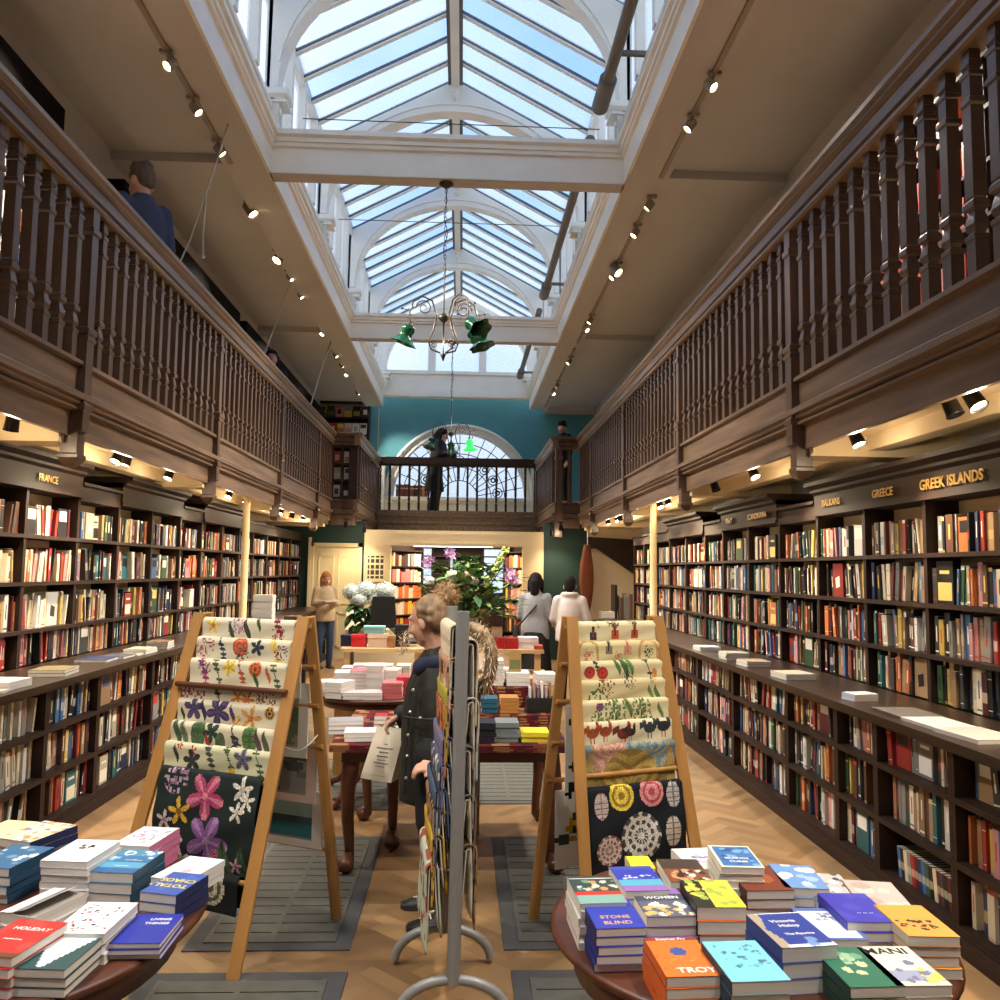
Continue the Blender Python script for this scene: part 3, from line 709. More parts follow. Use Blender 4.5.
# visible neighbours are counted along each row, so that a label can be checked against the photo
NBIG=300
used={}
def along(b):
    lvl,i,r=b['where']; s=b['s']
    if lvl=='u': row={0:'on the ledge',1:'on second shelf',2:'on third shelf',3:'on top shelf'}[r]; bn=bayname(s,lvl,i) or 'far wall bay'
    else:
        row={0:'on bottom shelf',1:'on middle shelf',2:'on upper shelf'}[r]
        w='GREECE wall' if s>0 else 'FRANCE wall'
        edges=RL if s>0 else LL
        bn='low %s bay, %s'%({1:'first',2:'second',3:'third',4:'fourth',5:'fifth',6:'sixth',7:'seventh',8:'eighth'}.get(i,'last'),w)
    return row,bn
rows={}
for b in BOOKS[:NBIG]: rows.setdefault((b['s'],)+b['where'],[]).append(b)
loose=MB()
for key,bs in rows.items():
    s=key[0]
    bs.sort(key=lambda b:b['px'][0])
    for k,b in enumerate(bs):
        mb=MB(); book_geo(mb,s,b['h'],b['th'],b['d'],b['c'],b['c2'],b['style'],b['lean'],b['fo'],b['w'])
        flipx(mb,s)
        o=mb.build('shelved_book',MT['paint'],None,(s*b['x'],b['y'],b['z']))
        row,bn=along(b)
        size='slim' if b['th']<.022 else 'thick' if b['th']>.042 else 'mid-size'
        if b['fo']: size='face-out'
        lab='%s %s book, %s shown from left %s, %s'%(size,b['col'],ORD[k],row,bn)
        tag(o,lab,'book','books standing in the wall cases')
for b in BOOKS[NBIG:]:
    mb=MB(); book_geo(mb,b['s'],b['h'],b['th'],b['d'],b['c'],b['c2'],b['style'],b['lean'],b['fo'],b['w']); flipx(mb,b['s'])
    o=Vector((b['s']*b['x'],b['y'],b['z']))
    loose.v_off=len(loose.v); base=len(loose.v)
    loose.v+=[(p[0]+o.x,p[1]+o.y,p[2]+o.z) for p in mb.v]; loose.f+=[tuple(i+base for i in f) for f in mb.f]; loose.c+=mb.c; loose.m+=mb.m; loose.sm+=mb.sm
# face-out books on the gallery end case, in the niche and on the sill
# ------------------------------------------------------------------ face-out books upstairs and in the niche
def small_book(label,x,y,z,w,h,c,c2,style,th=.025,group=None,rz=0,lean=.08,cat='book'):
    mb=MB(); mb.box(-w/2,w/2,0,th,0,h,lin(c)); cb=lin(c2)
    q={0:(.1,.9,.55,.9),1:(.08,.92,.1,.55),2:(.25,.75,.25,.7)}[style%3]
    mb.add([(-w/2+w*q[0],-.001,h*q[2]),(-w/2+w*q[1],-.001,h*q[2]),(-w/2+w*q[1],-.001,h*q[3]),(-w/2+w*q[0],-.001,h*q[3])],[(0,1,2,3)],cb)
    mb.xf(Matrix.Rotation(-lean,4,'X'))
    return tag(mb.build('display_book',MT['paint'],None,(x,y,z),rz),label,cat,group)
r5=random.Random(4)
xw=ENDX1-ENDX0
tops=[('yellow',(214,178,40),(40,30,24)),('dark green',(40,56,40),(90,100,60)),('black and pink',(200,130,140),(40,30,34)),('pale blue and ochre',(206,170,60),(110,150,210)),('black striped',(30,30,30),(150,150,60)),('purple',(70,40,90),(230,228,220))]
for i,(n,c,c2) in enumerate(tops):
    q=on(322+i*8.6,416,'Y',20.18); small_book('%s book on top shelf of the gallery end bookcase'%n,q.x,20.19,ENDZ[0]+.005,.19,.27,c,c2,i,group='books on the gallery end bookcase')
nxt=[('grey',(170,166,160),(90,90,90)),('red and white',(200,70,50),(236,220,190)),('gold',(190,150,50),(236,220,150)),('pink white',(226,206,200),(200,150,150)),('white',(232,228,220),(170,170,170)),('white lettered',(240,238,232),(60,60,60))]
for i,(n,c,c2) in enumerate(nxt):
    q=on(325+i*7.6,432,'Y',20.18); small_book('%s book on second shelf of the gallery end bookcase'%n,q.x,20.19,ENDZ[1]+.005,.17,.27,c,c2,i+1,group='books on the gallery end bookcase')
nic=[('red',(206,64,44),(236,200,180),337,463.5,2),('white with pink edge',(236,234,228),(220,130,130),348,463.5,1),('cream',(226,214,190),(200,190,170),337,481,3),('white lettered',(238,236,230),(70,80,90),348,481,0),('white with purple ring',(236,232,232),(90,40,110),336,499,2),('black with white edge',(40,38,42),(236,236,236),347,499,1)]
for n,c,c2,x,y,st in nic:
    z=[2.99,3.32,3.63][2-[463.5,481,499].index(y)]; q=on(x,y,'Y',YS+.1)
    small_book('%s cover facing out in the dark oak display niche'%n,q.x,YS+.1,z+.001,.155,.235,c,c2,st,group='books in the display niche')
x0=on(396,490,'Y',20.4).x; n=0; x=x0
while x<on(427,490,'Y',20.4).x:
    w=r5.uniform(.04,.07); n+=1; c=r5.choice([('brown',(90,60,44)),('maroon',(84,34,38)),('dark red',(120,44,40)),('black',(40,34,32)),('tan',(150,110,80))])
    mb=MB(); mb.box(0,w-.004,-.12,0,0,r5.uniform(.26,.31),lin(c[1])); mb.add([(.005,-.121,.18),(w-.009,-.121,.18),(w-.009,-.121,.21),(.005,-.121,.21)],[(0,1,2,3)],lin((190,160,110)))
    tag(mb.build('leather_book',MT['paint'],None,(x,YE-.02,zc+.031)),'%s leather book, %s from the left on the fanlight sill'%(c[0],ORD[n-1]),'book','leather books on the fanlight sill'); x+=w

# ================================================================== FLOOR GRILLES
def grille(label,pts,along='X',slats=14,border=.07):
    x0,x1,y0,y1=pts
    t=thing('floor_grille',label,'floor grille',(0,0,0)); b=border
    m=MB(); m.box(x0,x1,y0,y0+b,.0,.006); m.box(x0,x1,y1-b,y1,.0,.006); m.box(x0,x0+b,y0+b,y1-b,0,.006); m.box(x1-b,x1,y0+b,y1-b,0,.006); m.build('stone_border',MT['slate'],t)
    m=MB(); m.box(x0+b,x1-b,y0+b,y1-b,0,.003); m.build('pit_shade',MT['black'],t)  # flat black sheet standing in for the shade below the slats
    m=MB(); n=slats
    for i in range(n):
        y=y0+b+(y1-y0-2*b)*(i+.5)/n; h=(y1-y0-2*b)/n*.455
        m.box(x0+b,x1-b,y-h,y+h,.002,.009)
    m.box((x0+x1)/2-.012,(x0+x1)/2+.012,y0+b,y1-b,.003,.011); m.box(x0+b,x0+b+.02,y0+b,y1-b,.003,.011); m.box(x1-b-.02,x1-b,y0+b,y1-b,.003,.011)
    m.build('slats',MT['grille'],t); return t
grille('slatted metal floor grille under the flower print easel',(-1.05,-.33,3.78,5.32))
grille('slatted metal floor grille under the kitchen print easel',(.34,1.06,3.77,5.32))
grille('slatted metal floor grille nearest the book table with blue sea book',(-1.12,-.31,2.0,3.58),slats=15)
grille('slatted metal floor grille beside table of TROY paperbacks',(.36,1.10,2.0,3.58),slats=15)
grille('slatted metal floor grille under the red kilim display table',(.14,.86,6.05,7.6),slats=13)
grille('slatted metal floor grille beside claw footed round table',(-1.06,-.34,5.9,7.45),slats=13)
for s in (-1,1): pass

# ================================================================== BOOK STACKS
def paint_grid(mb,W,H,fn,nx,ny,z=0,M=None,mi=0):
    """a printed sheet: fine grid of faces coloured by fn(u,v)"""
    st=len(mb.v)
    vs=[(W*i/nx-W/2,H*j/ny-H/2,z) for j in range(ny+1) for i in range(nx+1)]
    o=len(mb.v); mb.v+=vs
    for j in range(ny):
        for i in range(nx):
            mb.f.append((o+j*(nx+1)+i,o+j*(nx+1)+i+1,o+(j+1)*(nx+1)+i+1,o+(j+1)*(nx+1)+i)); mb.c.append(lin(fn((i+.5)/nx,(j+.5)/ny))); mb.m.append(mi); mb.sm.append(False)
    if M is not None: mb.xf(M,st)
def solid(c): return lambda u,v:c
STK=random.Random(8)
def stack(label,pos,rz,n,w,d,th,cover,spine=None,art=None,texts=(),kind='paperback',group='paperbacks stacked on the round tables',spine_side=-1,curl=0,jit=1.0,pagec=None,labels=None):
    x,y,z=pos; spine=spine or cover
    top=None
    for k in range(n):
        topm=(k==n-1)
        ox=x+STK.uniform(-.004,.004)*jit*(0 if topm else 1); oy=y+STK.uniform(-.005,.005)*jit*(0 if topm else 1); rr=rz+STK.uniform(-.03,.03)*jit*(0 if topm else 1)
        m=MB(); cl=lin(cover); sl=lin(spine); e=.0012
        m.box(-w/2,w/2,-d/2,d/2,0,e,cl); sx=spine_side*w/2
        m.box(*sorted((sx,sx-spine_side*e)),-d/2,d/2,0,th,sl)
        if topm and curl:
            # lifted front cover
            N=8; vs=[]
            for i in range(N+1):
                u=i/N
                for v in (-1,1): vs.append((spine_side*(w/2-u*w),v*d/2,th+curl*u*u))
            for i in range(N): m.add(vs[2*i:2*i+4],[(0,2,3,1) if spine_side>0 else (1,3,2,0)],cl if i not in (3,4,6) else lin((120,122,130)))
        elif topm and art: 
            m.box(-w/2,w/2,-d/2,d/2,th-e,th-.0002,cl); paint_grid(m,w,d,art,26,38,th)
        else: m.box(-w/2,w/2,-d/2,d/2,th-e,th,cl)
        o=m.build('paperback_book',MT['gloss'],None,(ox,oy,z),rr)
        g=MB(); g.box(-w/2+.002,w/2-.002,-d/2+.001,d/2-.001,e,th-e); g.build('page_block',pagec or MT['page'],o)
        pos_w='top' if topm else ('bottom' if k==0 else ORD[k-1]+' from bottom' if False else ORD[k]+' up')
        tag(o,('%s, topmost of its stack'%label if n>1 else label) if topm else '%s, %s in its stack'%(label,pos_w),'paperback',group)
        if topm:
            for (s,sz,mm,u,v,*ex) in texts:
                rot=ex[0] if ex else 0
                text('title_lettering',s,sz,MT[mm],o,Matrix.Translation(((u-.5)*w,(v-.5)*d,th+.0004))@Matrix.Rotation(rot,4,'Z'),.0003)
        z+=th+.0006
    return z
# art helpers
def hashf(a,b,k=0): 
    v=math.sin(a*127.1+b*311.7+k*74.7)*43758.5453; return v-math.floor(v)
def blobs(bg,cols,n,seed,r=(.04,.1),region=(0,1,0,1),asp=1.4):
    q=random.Random(seed); B=[(q.uniform(region[0],region[1]),q.uniform(region[2],region[3]),q.uniform(*r),q.choice(cols)) for _ in range(n)]
    def fn(u,v):
        base=bg(u,v) if callable(bg) else bg
        for x,y,rad,c in B:
            if (u-x)**2+((v-y)*asp)**2<rad*rad: base=c
        return base
    return fn
def bands(*bs):
    def fn(u,v):
        for v0,c in bs:
            if v>=v0: return c
        return bs[-1][1]
    return fn
def tabletop(name,label,cx,cy,r,z,m,legs,apron=.09):
    t=thing(name,label,'table',(cx,cy,0))
    MB().lathe([(0,z-.035),(r-.04,z-.035),(r-.012,z-.028),(r,z-.016),(r-.004,z-.004),(r-.02,z),(0,z)],56,sm=True).build('tabletop',m,t)
    MB().lathe([(r*.86,z-.035-apron),(r*.88,z-.035-apron),(r*.88,z-.03),(r*.86,z-.03)],48).build('apron',m,t)
    if legs=='pedestal':
        MB().lathe([(.07,.16),(.09,.2),(.06,.26),(.05,.34),(.085,.44),(.07,.52),(.045,.6),(.07,z-.08),(.16,z-.05),(.16,z-.034)],20).build('pedestal',m,t)
        for k in range(4):
            a=PI/4+k*PI/2+.2; c=lambda rr,zz:(rr*math.cos(a),rr*math.sin(a),zz)
            l=MB(); l.tube([c(.05,.2),c(.16,.22),c(.27,.15),c(.36,.07),c(.43,.045),c(.46,.05)],[.045,.04,.03,.024,.026,.03],8); l.ball(c(.46,.032),(.036,.036,.032),10,6); l.build('claw_leg',m,t)
    return t
TZ=.61
tabletop('round_table','round mahogany table piled with TROY and MANI paperbacks',.985,2.53,.575,TZ,MT['table'],'pedestal')
tabletop('round_table','round mahogany table piled with TOTAL CHAOS and LIVING THINGS paperbacks',-1.34,2.62,.70,TZ,MT['table'],'pedestal')
def ST(label,pxy,n,th,cover,spine=None,art=None,texts=(),w=.135,d=.205,rz=0,z0=TZ,**k):
    zt=z0+n*(th+.0006); p=on(pxy[0],pxy[1],'Z',zt)
    return stack(label,(p.x,p.y,z0+.0005),rz,n,w,d,th,cover,spine,art,texts,**k)
BL=(52,66,172)
# --- table in front of the kitchen print easel
ST('deep blue paperback with pink edge',(612,912),5,.022,BL,(40,40,96),bands((.96,(220,60,110)),(.3,BL),(0,BL)),[('Haunts in',.02,'tanink',.5,.86),('BOLD',.03,'whiteink',.5,.5),('RISING',.024,'whiteink',.5,.24)][1:1]+[('STONE',.026,'tanink',.5,.34),('BLIND',.028,'tanink',.5,.16)],rz=.06)
ST('dark green and red banded paperback',(596,889),6,.02,(236,232,224),(236,230,220),blobs(bands((.93,(60,62,64)),(.9,(230,230,226)),(.42,(54,72,70)),(.28,(196,58,50)),(0,(130,170,160))),[(110,150,130),(210,150,90),(200,210,200)],16,2,(.04,.09),(0,1,.45,.8)),rz=.05)
ST('blue and violet paperback with white title',(638,878),4,.024,(60,70,170),(236,232,226),blobs(bands((.88,(70,80,170)),(.45,(52,66,176)),(.2,(90,170,200)),(0,(150,110,180))),[(240,240,240)],12,5,(.02,.05),(.1,.95,.5,.62)),rz=.06)
ST('purple edged paperback with cream figures',(662,902),3,.027,(150,110,176),(236,230,220),blobs(bands((.8,(150,110,176)),(.55,(70,74,92)),(0,(96,100,120))),[(236,224,190),(240,236,226),(220,180,110)],26,6,(.05,.1),(.05,.95,.05,.5)),[('WOMEN',.026,'whiteink',.55,.66)],w=.145,rz=.04)
ST('small yellow covered book',(640,862),3,.022,(232,218,60),(236,226,180),None,[],w=.08,d=.12)
ST('brown photo cover paperback',(684,870),4,.021,(92,70,60),(236,232,226),blobs(bands((.55,(70,58,52)),(0,(130,78,52))),[(206,150,110),(240,230,220),(60,40,34)],24,9,(.05,.11),(.2,1,0,.5)),[],rz=-.02)
ST('yellow and black fruit patterned paperback',(712,893),3,.036,(226,120,50),(30,30,34),blobs(lambda u,v:(40,44,40) if (u<.34 or abs(u-.36)<.02) else (232,214,70),[(236,220,90),(220,200,80),(160,180,80)],40,12,(.06,.1),(0,1,.1,1)),rz=-.03,w=.142)
ST('white paperback showing at back beside yellow cover',(700,858),3,.02,(238,236,232),(240,238,232),blobs((238,236,232),[(120,110,170),(200,180,200)],9,14,(.05,.1),(.3,1,.2,.7)),rz=.1)
ST('blue paperback with cream border and white title',(735,856),6,.021,(238,230,206),(238,230,206),blobs(lambda u,v:(64,116,176) if .07<u<.95 and .06<v<.95 else (238,230,206),[(120,170,214),(40,80,140)],20,15,(.05,.12),(.15,.9,.1,.9)),[('THE NUTMEG',.015,'whiteink',.5,.85),('ISLANDS',.02,'whiteink',.5,.4),('CURSE',.02,'whiteink',.5,.25)][1:],rz=-.08)
ST('rust brown paperback with round emblem',(758,878),3,.027,(118,58,40),(70,40,34),blobs((118,58,40),[(160,76,44),(176,92,52)],1,17,(.3,.32),(.5,.51,.5,.51)),[('MATILDA',.014,'tanink',.5,.45)][0:0],rz=.02,w=.15)
ST('pale blue paperback with white swirl behind rust brown one',(798,876),3,.027,(130,170,214),(120,160,210),blobs((110,150,206),[(236,240,244),(160,190,224)],10,19,(.1,.18)),rz=-.12)
ST('grey and white photo cover paperback at back',(828,885),3,.02,(220,220,218),(120,180,220),blobs((190,188,184),[(240,240,238),(90,86,84),(60,60,70),(130,120,110)],26,21,(.05,.12)),rz=-.12)
ST('dusty pink paperback nearest the laid-back shelf row',(876,893),3,.022,(206,176,168),(190,150,140),blobs((206,180,172),[(180,160,150),(226,200,190)],8,22,(.1,.2)),rz=-.18,w=.15)
ST('violet blue paperback with fine white lettering',(856,907),4,.025,(66,62,176),(60,56,170),blobs((66,62,176),[(78,74,186)],6,23,(.1,.2)),[('~ ~ ~',.02,'whiteink',.55,.3)],rz=-.03,w=.14)
ST('orange paperback with black sketch',(915,920),4,.026,(232,160,70),(206,190,170),blobs((234,162,74),[(40,36,34),(70,50,40)],20,25,(.03,.06),(.1,.8,.2,.5)),rz=-.05)
ST('orange TROY paperback',(681,956),4,.025,(222,116,48),(214,100,44),blobs(lambda u,v:(64,84,150) if ((u-.5)**2+((v-.62)*1.4)**2<.022) else ((150,60,34) if v>.93 else (226,118,50)),[(236,150,80),(200,90,40)],18,27,(.015,.03),(0,1,.1,.5)),[('Stephen Fry',.016,'whiteink',.5,.955),('TROY',.036,'whiteink',.62,.14)],rz=.04)
ST('sky blue paperback with dark speckled title',(744,960),4,.03,(126,200,220),(30,50,70),blobs((128,202,222),[(70,120,140),(100,160,180)],26,29,(.02,.05),(.1,.9,.35,.9)),rz=.05,w=.14)
ST('blue Victoria Hislop paperback with tan torn edge',(790,929),3,.037,(66,90,150),(50,74,140),blobs(lambda u,v:(176,160,140) if u<.14+.05*math.sin(v*9) else ((226,232,240) if v<.07 or v>.97 else (46,66,150)),[(120,150,200),(200,220,240)],5,31,(.06,.12),(.6,1,.05,.25)),[('Victoria',.022,'whiteink',.52,.74),('Hislop',.022,'whiteink',.55,.6),('The Figurine',.016,'whiteink',.58,.36)],rz=.1,w=.15,curl=0)
ST('white paperback with blue border, half under the blue one',(828,923),3,.026,(226,232,240),(70,90,160),blobs(lambda u,v:(226,232,240) if .08<u<.92 and .06<v<.9 else (90,110,170),[(150,160,180),(110,120,140)],12,33,(.04,.08),(.2,.8,.5,.85)),rz=-.03)
ST('green paperback with pale figure',(856,966),3,.026,(50,110,88),(30,60,50),blobs((52,114,90),[(206,214,170),(160,196,160),(120,166,130)],14,35,(.06,.13),(.25,.75,.3,.85)),rz=.03)
ST('pale yellow MANI paperback',(902,965),3,.026,(228,226,196),(206,200,190),blobs(bands((.36,(232,230,208)),(.1,(160,164,190)),(0,(230,226,196))),[(240,226,110),(236,220,100),(120,124,150),(190,190,200)],14,37,(.06,.12),(.3,1,.08,.6)),[('MANI',.046,'ink',.46,.86)],rz=.0)
# --- table in front of the flower print easel
ST('plain blue LIVING THINGS paperback',(148,928),3,.014,(44,52,150),(236,236,240),bands((0,(44,54,156)),),[('LIVING',.019,'whiteink',.62,.80),('THINGS',.019,'whiteink',.60,.66),('a novel',.009,'whiteink',.5,.45)][:2],rz=.0,spine_side=-1,d=.19)
ST('blue TOTAL CHAOS paperback with upside-down yellow title',(175,883),3,.027,(62,88,160),(36,46,90),blobs((62,90,166),[(76,106,180)],5,41,(.08,.14)),[('CHAOS',.034,'yellowink',.5,.62,PI),('TOTAL',.034,'yellowink',.5,.38,PI),('writer',.012,'whiteink',.5,.12,PI)][:2],rz=-.26,spine_side=1,w=.122,d=.17)
ST('white paperback with pink smear behind the TOTAL CHAOS stack',(189,868),3,.02,(236,234,236),(220,220,220),blobs((238,236,238),[(226,170,180),(240,210,214)],7,43,(.1,.2)),rz=-.3,spine_side=1)
ST('blue sea cover paperback with white title',(128,861),3,.031,(66,130,170),(36,72,90),blobs(bands((.75,(70,140,180)),(.45,(50,112,160)),(.2,(90,160,196)),(0,(44,100,150))),[(206,226,236),(140,190,214),(236,240,240)],12,45,(.03,.09),(0,1,.5,1)),[('O',.05,'whiteink',.3,.84),('LOUDER',.017,'whiteink',.5,.5),('THAN',.017,'whiteink',.5,.36),('RUIN',.017,'whiteink',.5,.22)][:1]+[('~~~~~',.02,'whiteink',.6,.55),('~~~~',.02,'whiteink',.5,.3)],rz=-.12,spine_side=1,w=.145)
ST('pink and white paperback with pink spine',(147,836),4,.026,(226,180,196),(206,120,160),blobs(bands((.8,(200,210,216)),(0,(230,226,226))),[(206,120,160),(220,150,180),(120,140,160)],26,47,(.03,.06),(.1,.9,.2,.8)),rz=-.15,spine_side=1)
ST('white paperback with black bird mark',(82,850),6,.021,(236,236,240),(230,228,224),blobs((238,238,242),[(24,24,26)],9,49,(.03,.07),(.35,.7,.5,.75)),rz=-.1,w=.15)
ST('flower patterned paperback with navy and yellow spine',(38,831),4,.027,(226,200,160),(40,52,96),blobs((232,214,180),[(206,150,90),(120,130,170),(226,160,120),(246,240,230),(240,238,230)],50,51,(.05,.09)),rz=-.35,spine_side=1,w=.15)
ST('blue and teal paperback leaning at table edge',(12,856),4,.026,(50,100,140),(36,72,100),blobs((52,106,150),[(206,220,226),(110,160,186)],12,53,(.05,.1),(0,1,.2,.9)),rz=-.2,spine_side=1,w=.15)
ST('pale yellow paperback behind the flower patterned one',(4,829),3,.024,(236,228,170),(230,220,160),None,rz=-.2)
ST('white paperback with curling front cover',(45,902),2,.033,(234,232,228),(226,222,214),None,[],rz=-.35,curl=.035,spine_side=-1,w=.125,d=.19)
ST('white paperback with slanting black and red words',(96,917),3,.026,(240,238,234),(226,222,214),blobs((240,238,234),[(40,40,44),(180,70,60),(60,60,66)],60,55,(.015,.035),(.1,.9,.08,.95)),rz=-.05,w=.145)
ST('red HOLIDAY paperback with white title',(16,937),4,.024,(192,50,48),(226,220,210),blobs(bands((.1,(196,52,50)),(0,(110,70,50))),[(206,70,64)],5,57,(.1,.2)),[('HOLIDAY',.024,'whiteink',.55,.74),('MEAL',.034,'whiteink',.5,.45)][:1]+[('~~~',.03,'whiteink',.5,.45)],rz=-.2,w=.145)
ST('dark green and white paperback with pointed white shape',(58,951),3,.022,(52,84,84),(226,222,216),lambda u,v:(214,228,232) if abs(u-.5)<.04+.5*(v-.04)*.9*(1 if v>.04 else 0) and v>.05 else (46,80,82),[],rz=-.08,w=.145,d=.19)
# ================================================================== TOWEL EASELS
def petals(col,n=5,r=.16,inner=.35,core=(220,180,60)):
    return ('f',col,n,r,inner,core)
SCL=1.45
def towel_art(bg,items,seed,W,H,SCL=1.45):
    """items: list of (kind,u,v,size,col,col2). u across 0..1, v down in width units"""
    def fn(u,v):
        c=bg; hh=hashf(round(u*170),round(v*170),7)
        for it in items:
            k,cu,cv,s,c1,c2=it
            s*=SCL; dx=(u-cu)*W/s; dy=(v-cv)*W/s; r=math.hypot(dx,dy)
            if r>1.25: continue
            a=math.atan2(dy,dx)
            if k=='flower':
                q=.55+.4*math.cos(5*a+cu*9)
                if r<q: c=c1
                if r<.22: c=c2
            elif k=='star':
                q=.3+.7*abs(math.cos(2.5*a+cu*5))**.9
                if r<q: c=c1 if abs(math.cos(2.5*a+cu*5))<.93 else c2
                if r<.15: c=c2
            elif k=='round':
                if r<.75: c=c1
                if r<.75 and abs(r-.5)<.07: c=c2
                if r<.2: c=c2
            elif k=='oval':
                if dx*dx*2.6+dy*dy<.8: c=c1
                if dx*dx*2.6+dy*dy<.8 and (abs(dx)<.05 or abs((dy*3)%1-.5)<.1): c=c2
            elif k=='leaf':
                w=.28*max(0,1-dy*dy)
                if abs(dx-.25*math.sin(dy*2))<w: c=c1
                if abs(dx-.25*math.sin(dy*2))<.04 and abs(dy)<1: c=c2
            elif k=='stem':
                if abs(dx-.3*math.sin(dy*1.6))<.05 and abs(dy)<1: c=c1
                if abs(dy)<1 and abs(dx-.3*math.sin(dy*1.6))<.33*abs(math.sin(dy*8)) and hashf(round(dy*5),cu)>.35: c=c1
            elif k=='cluster':
                if r<1 and hashf(round(dx*6),round(dy*6),seed)>.45+.3*r: c=c1 if hashf(round(dx*6),round(dy*6),3)>.5 else c2
            elif k=='hen':
                if (dx*1.1)**2+(dy*1.5)**2<.42: c=c1
                if abs(dx-.5)<.16 and -.8<dy<.1: c=c1
                if abs(dx-.5)<.13 and -.95<dy<-.7: c=c2
                if -1<dx<-.35 and abs(dy+.35+.5*(dx+.6))<.26: c=c1
                if abs(abs(dx)-.15)<.04 and .4<dy<.9: c=c2
            elif k=='tower':
                if abs(dx)<.45-.25*(dy<-.1) and abs(dy)<.85: c=c1
                if abs(dx)<.1 and abs(dy)<.5: c=c2
            elif k=='arch':
                e=abs(max(abs(dx),(r if dy<0 else 0))-.7)
                if e<.09 and dy<.9: c=c1
            elif k=='plate':
                if r<1: c=c1 if int(r*6)%2==0 else c2
                if r<1 and int(r*6)%2==1 and math.cos(12*a)>.5: c=c1
            elif k=='swirl':
                if r<1: c=c1 if math.sin(14*r+5*math.sin(3*a))>-.1 else c2
        if c is not bg: c=tuple(q*(.78+.34*hh) for q in c); c=tuple(min(255,q) for q in c)
        return c
    return fn
def towel(name,label,W,P0,P1,drop_f,drop_b,art,out,mat_=None,thick=.004,rod_r=.014,bulge=.03,group='tea towels on the easels',res=(170,44)):
    """cloth folded over a rod running P0->P1; out = horizontal unit vector towards the viewer side"""
    P0=Vector(P0);P1=Vector(P1);out=Vector(out); ax=(P1-P0).normalized(); c=(P0+P1)/2
    rad=rod_r+.008
    # profile around rod: back drop -> over -> front drop, in (o,z)
    prof=[]; 
    for i in range(5): prof.append((-rad-.004*(4-i),-drop_b*(4-i)/4))
    for i in range(1,8):
        a=PI-PI*i/8; prof.append((rad*math.cos(a),rad*math.sin(a)))
    NF=res[1]
    for i in range(NF+1):
        t=i/NF; prof.append((rad+bulge*math.sin(PI*min(1,t*1.15))*.6+(.03*t if bulge>0 else 0),-drop_f*t))
    nx=res[0]; m=MB(); o=len(m.v); ls=[0]
    for i in range(1,len(prof)): ls.append(ls[-1]+math.hypot(prof[i][0]-prof[i-1][0],prof[i][1]-prof[i-1][1]))
    L0=ls[5+3]   # top of fold
    for i,(q,z) in enumerate(prof):
        for j in range(nx+1):
            u=j/nx; wv=.004*math.sin(u*9+i*.13)*min(1,abs(z)/.1)
            m.v.append(tuple(c+ax*((u-.5)*W)+out*(q+wv)+Vector((0,0,z))))
    for i in range(len(prof)-1):
        for j in range(nx):
            m.f.append((i*(nx+1)+j,i*(nx+1)+j+1,(i+1)*(nx+1)+j+1,(i+1)*(nx+1)+j)); 
            v=(ls[i]+ls[i+1])/2-L0
            m.c.append(lin(art((j+.5)/nx,v/W))); m.m.append(0); m.sm.append(True)
    ob=m.build(name,MT['cloth'])
    md=ob.modifiers.new('cloth thickness','SOLIDIFY'); md.thickness=thick; md.offset=0
    return tag(ob,label,'tea towel',group)
def easel(label,FL,FR,BL,BR,AL,AR,zs,color,group=None,ndow=None):
    t=thing('display_easel',label,'easel',(0,0,0))
    for f,b,ap in ((FL,BL,AL),(FR,BR,AR)):
        f=Vector(f);b=Vector(b);ap=Vector(ap); d=(b-f).normalized()*.025
        MB().beam(f,ap-d*.6+Vector((0,0,.0)),.034,.052,up=(1,0,0)).build('leg',MT['pine'],t)
        MB().beam(b,ap+d*1.0,.034,.048,up=(1,0,0)).build('leg',MT['pine'],t)
    rods=[]
    for z in zs:
        k=z/AL[2]; a=Vector(FL).lerp(Vector(AL),k); b=Vector(FR).lerp(Vector(AR),k)
        d=(b-a).normalized(); MB().tube([a-d*.02,b+d*.02],.012,8).build('dowel',MT['pine'],t); rods.append((a,b))
    rb=[]
    for z in zs[::2]:
        k=z/AL[2]; a=Vector(BL).lerp(Vector(AL),k); b=Vector(BR).lerp(Vector(AR),k)
        d=(b-a).normalized(); MB().tube([a-d*.02,b+d*.02],.012,8).build('dowel',MT['pine'],t); rb.append((a,b))
    # slack retaining chain between the legs
    k=.62; a=Vector(FR).lerp(Vector(AR),k); b=Vector(BR).lerp(Vector(AR),k)
    MB().tube([a.lerp(b,i/8)-Vector((0,0,.05*math.sin(PI*i/8))) for i in range(9)],.004,5).build('chain',MT['wire'],t)
    return t,rods,rb
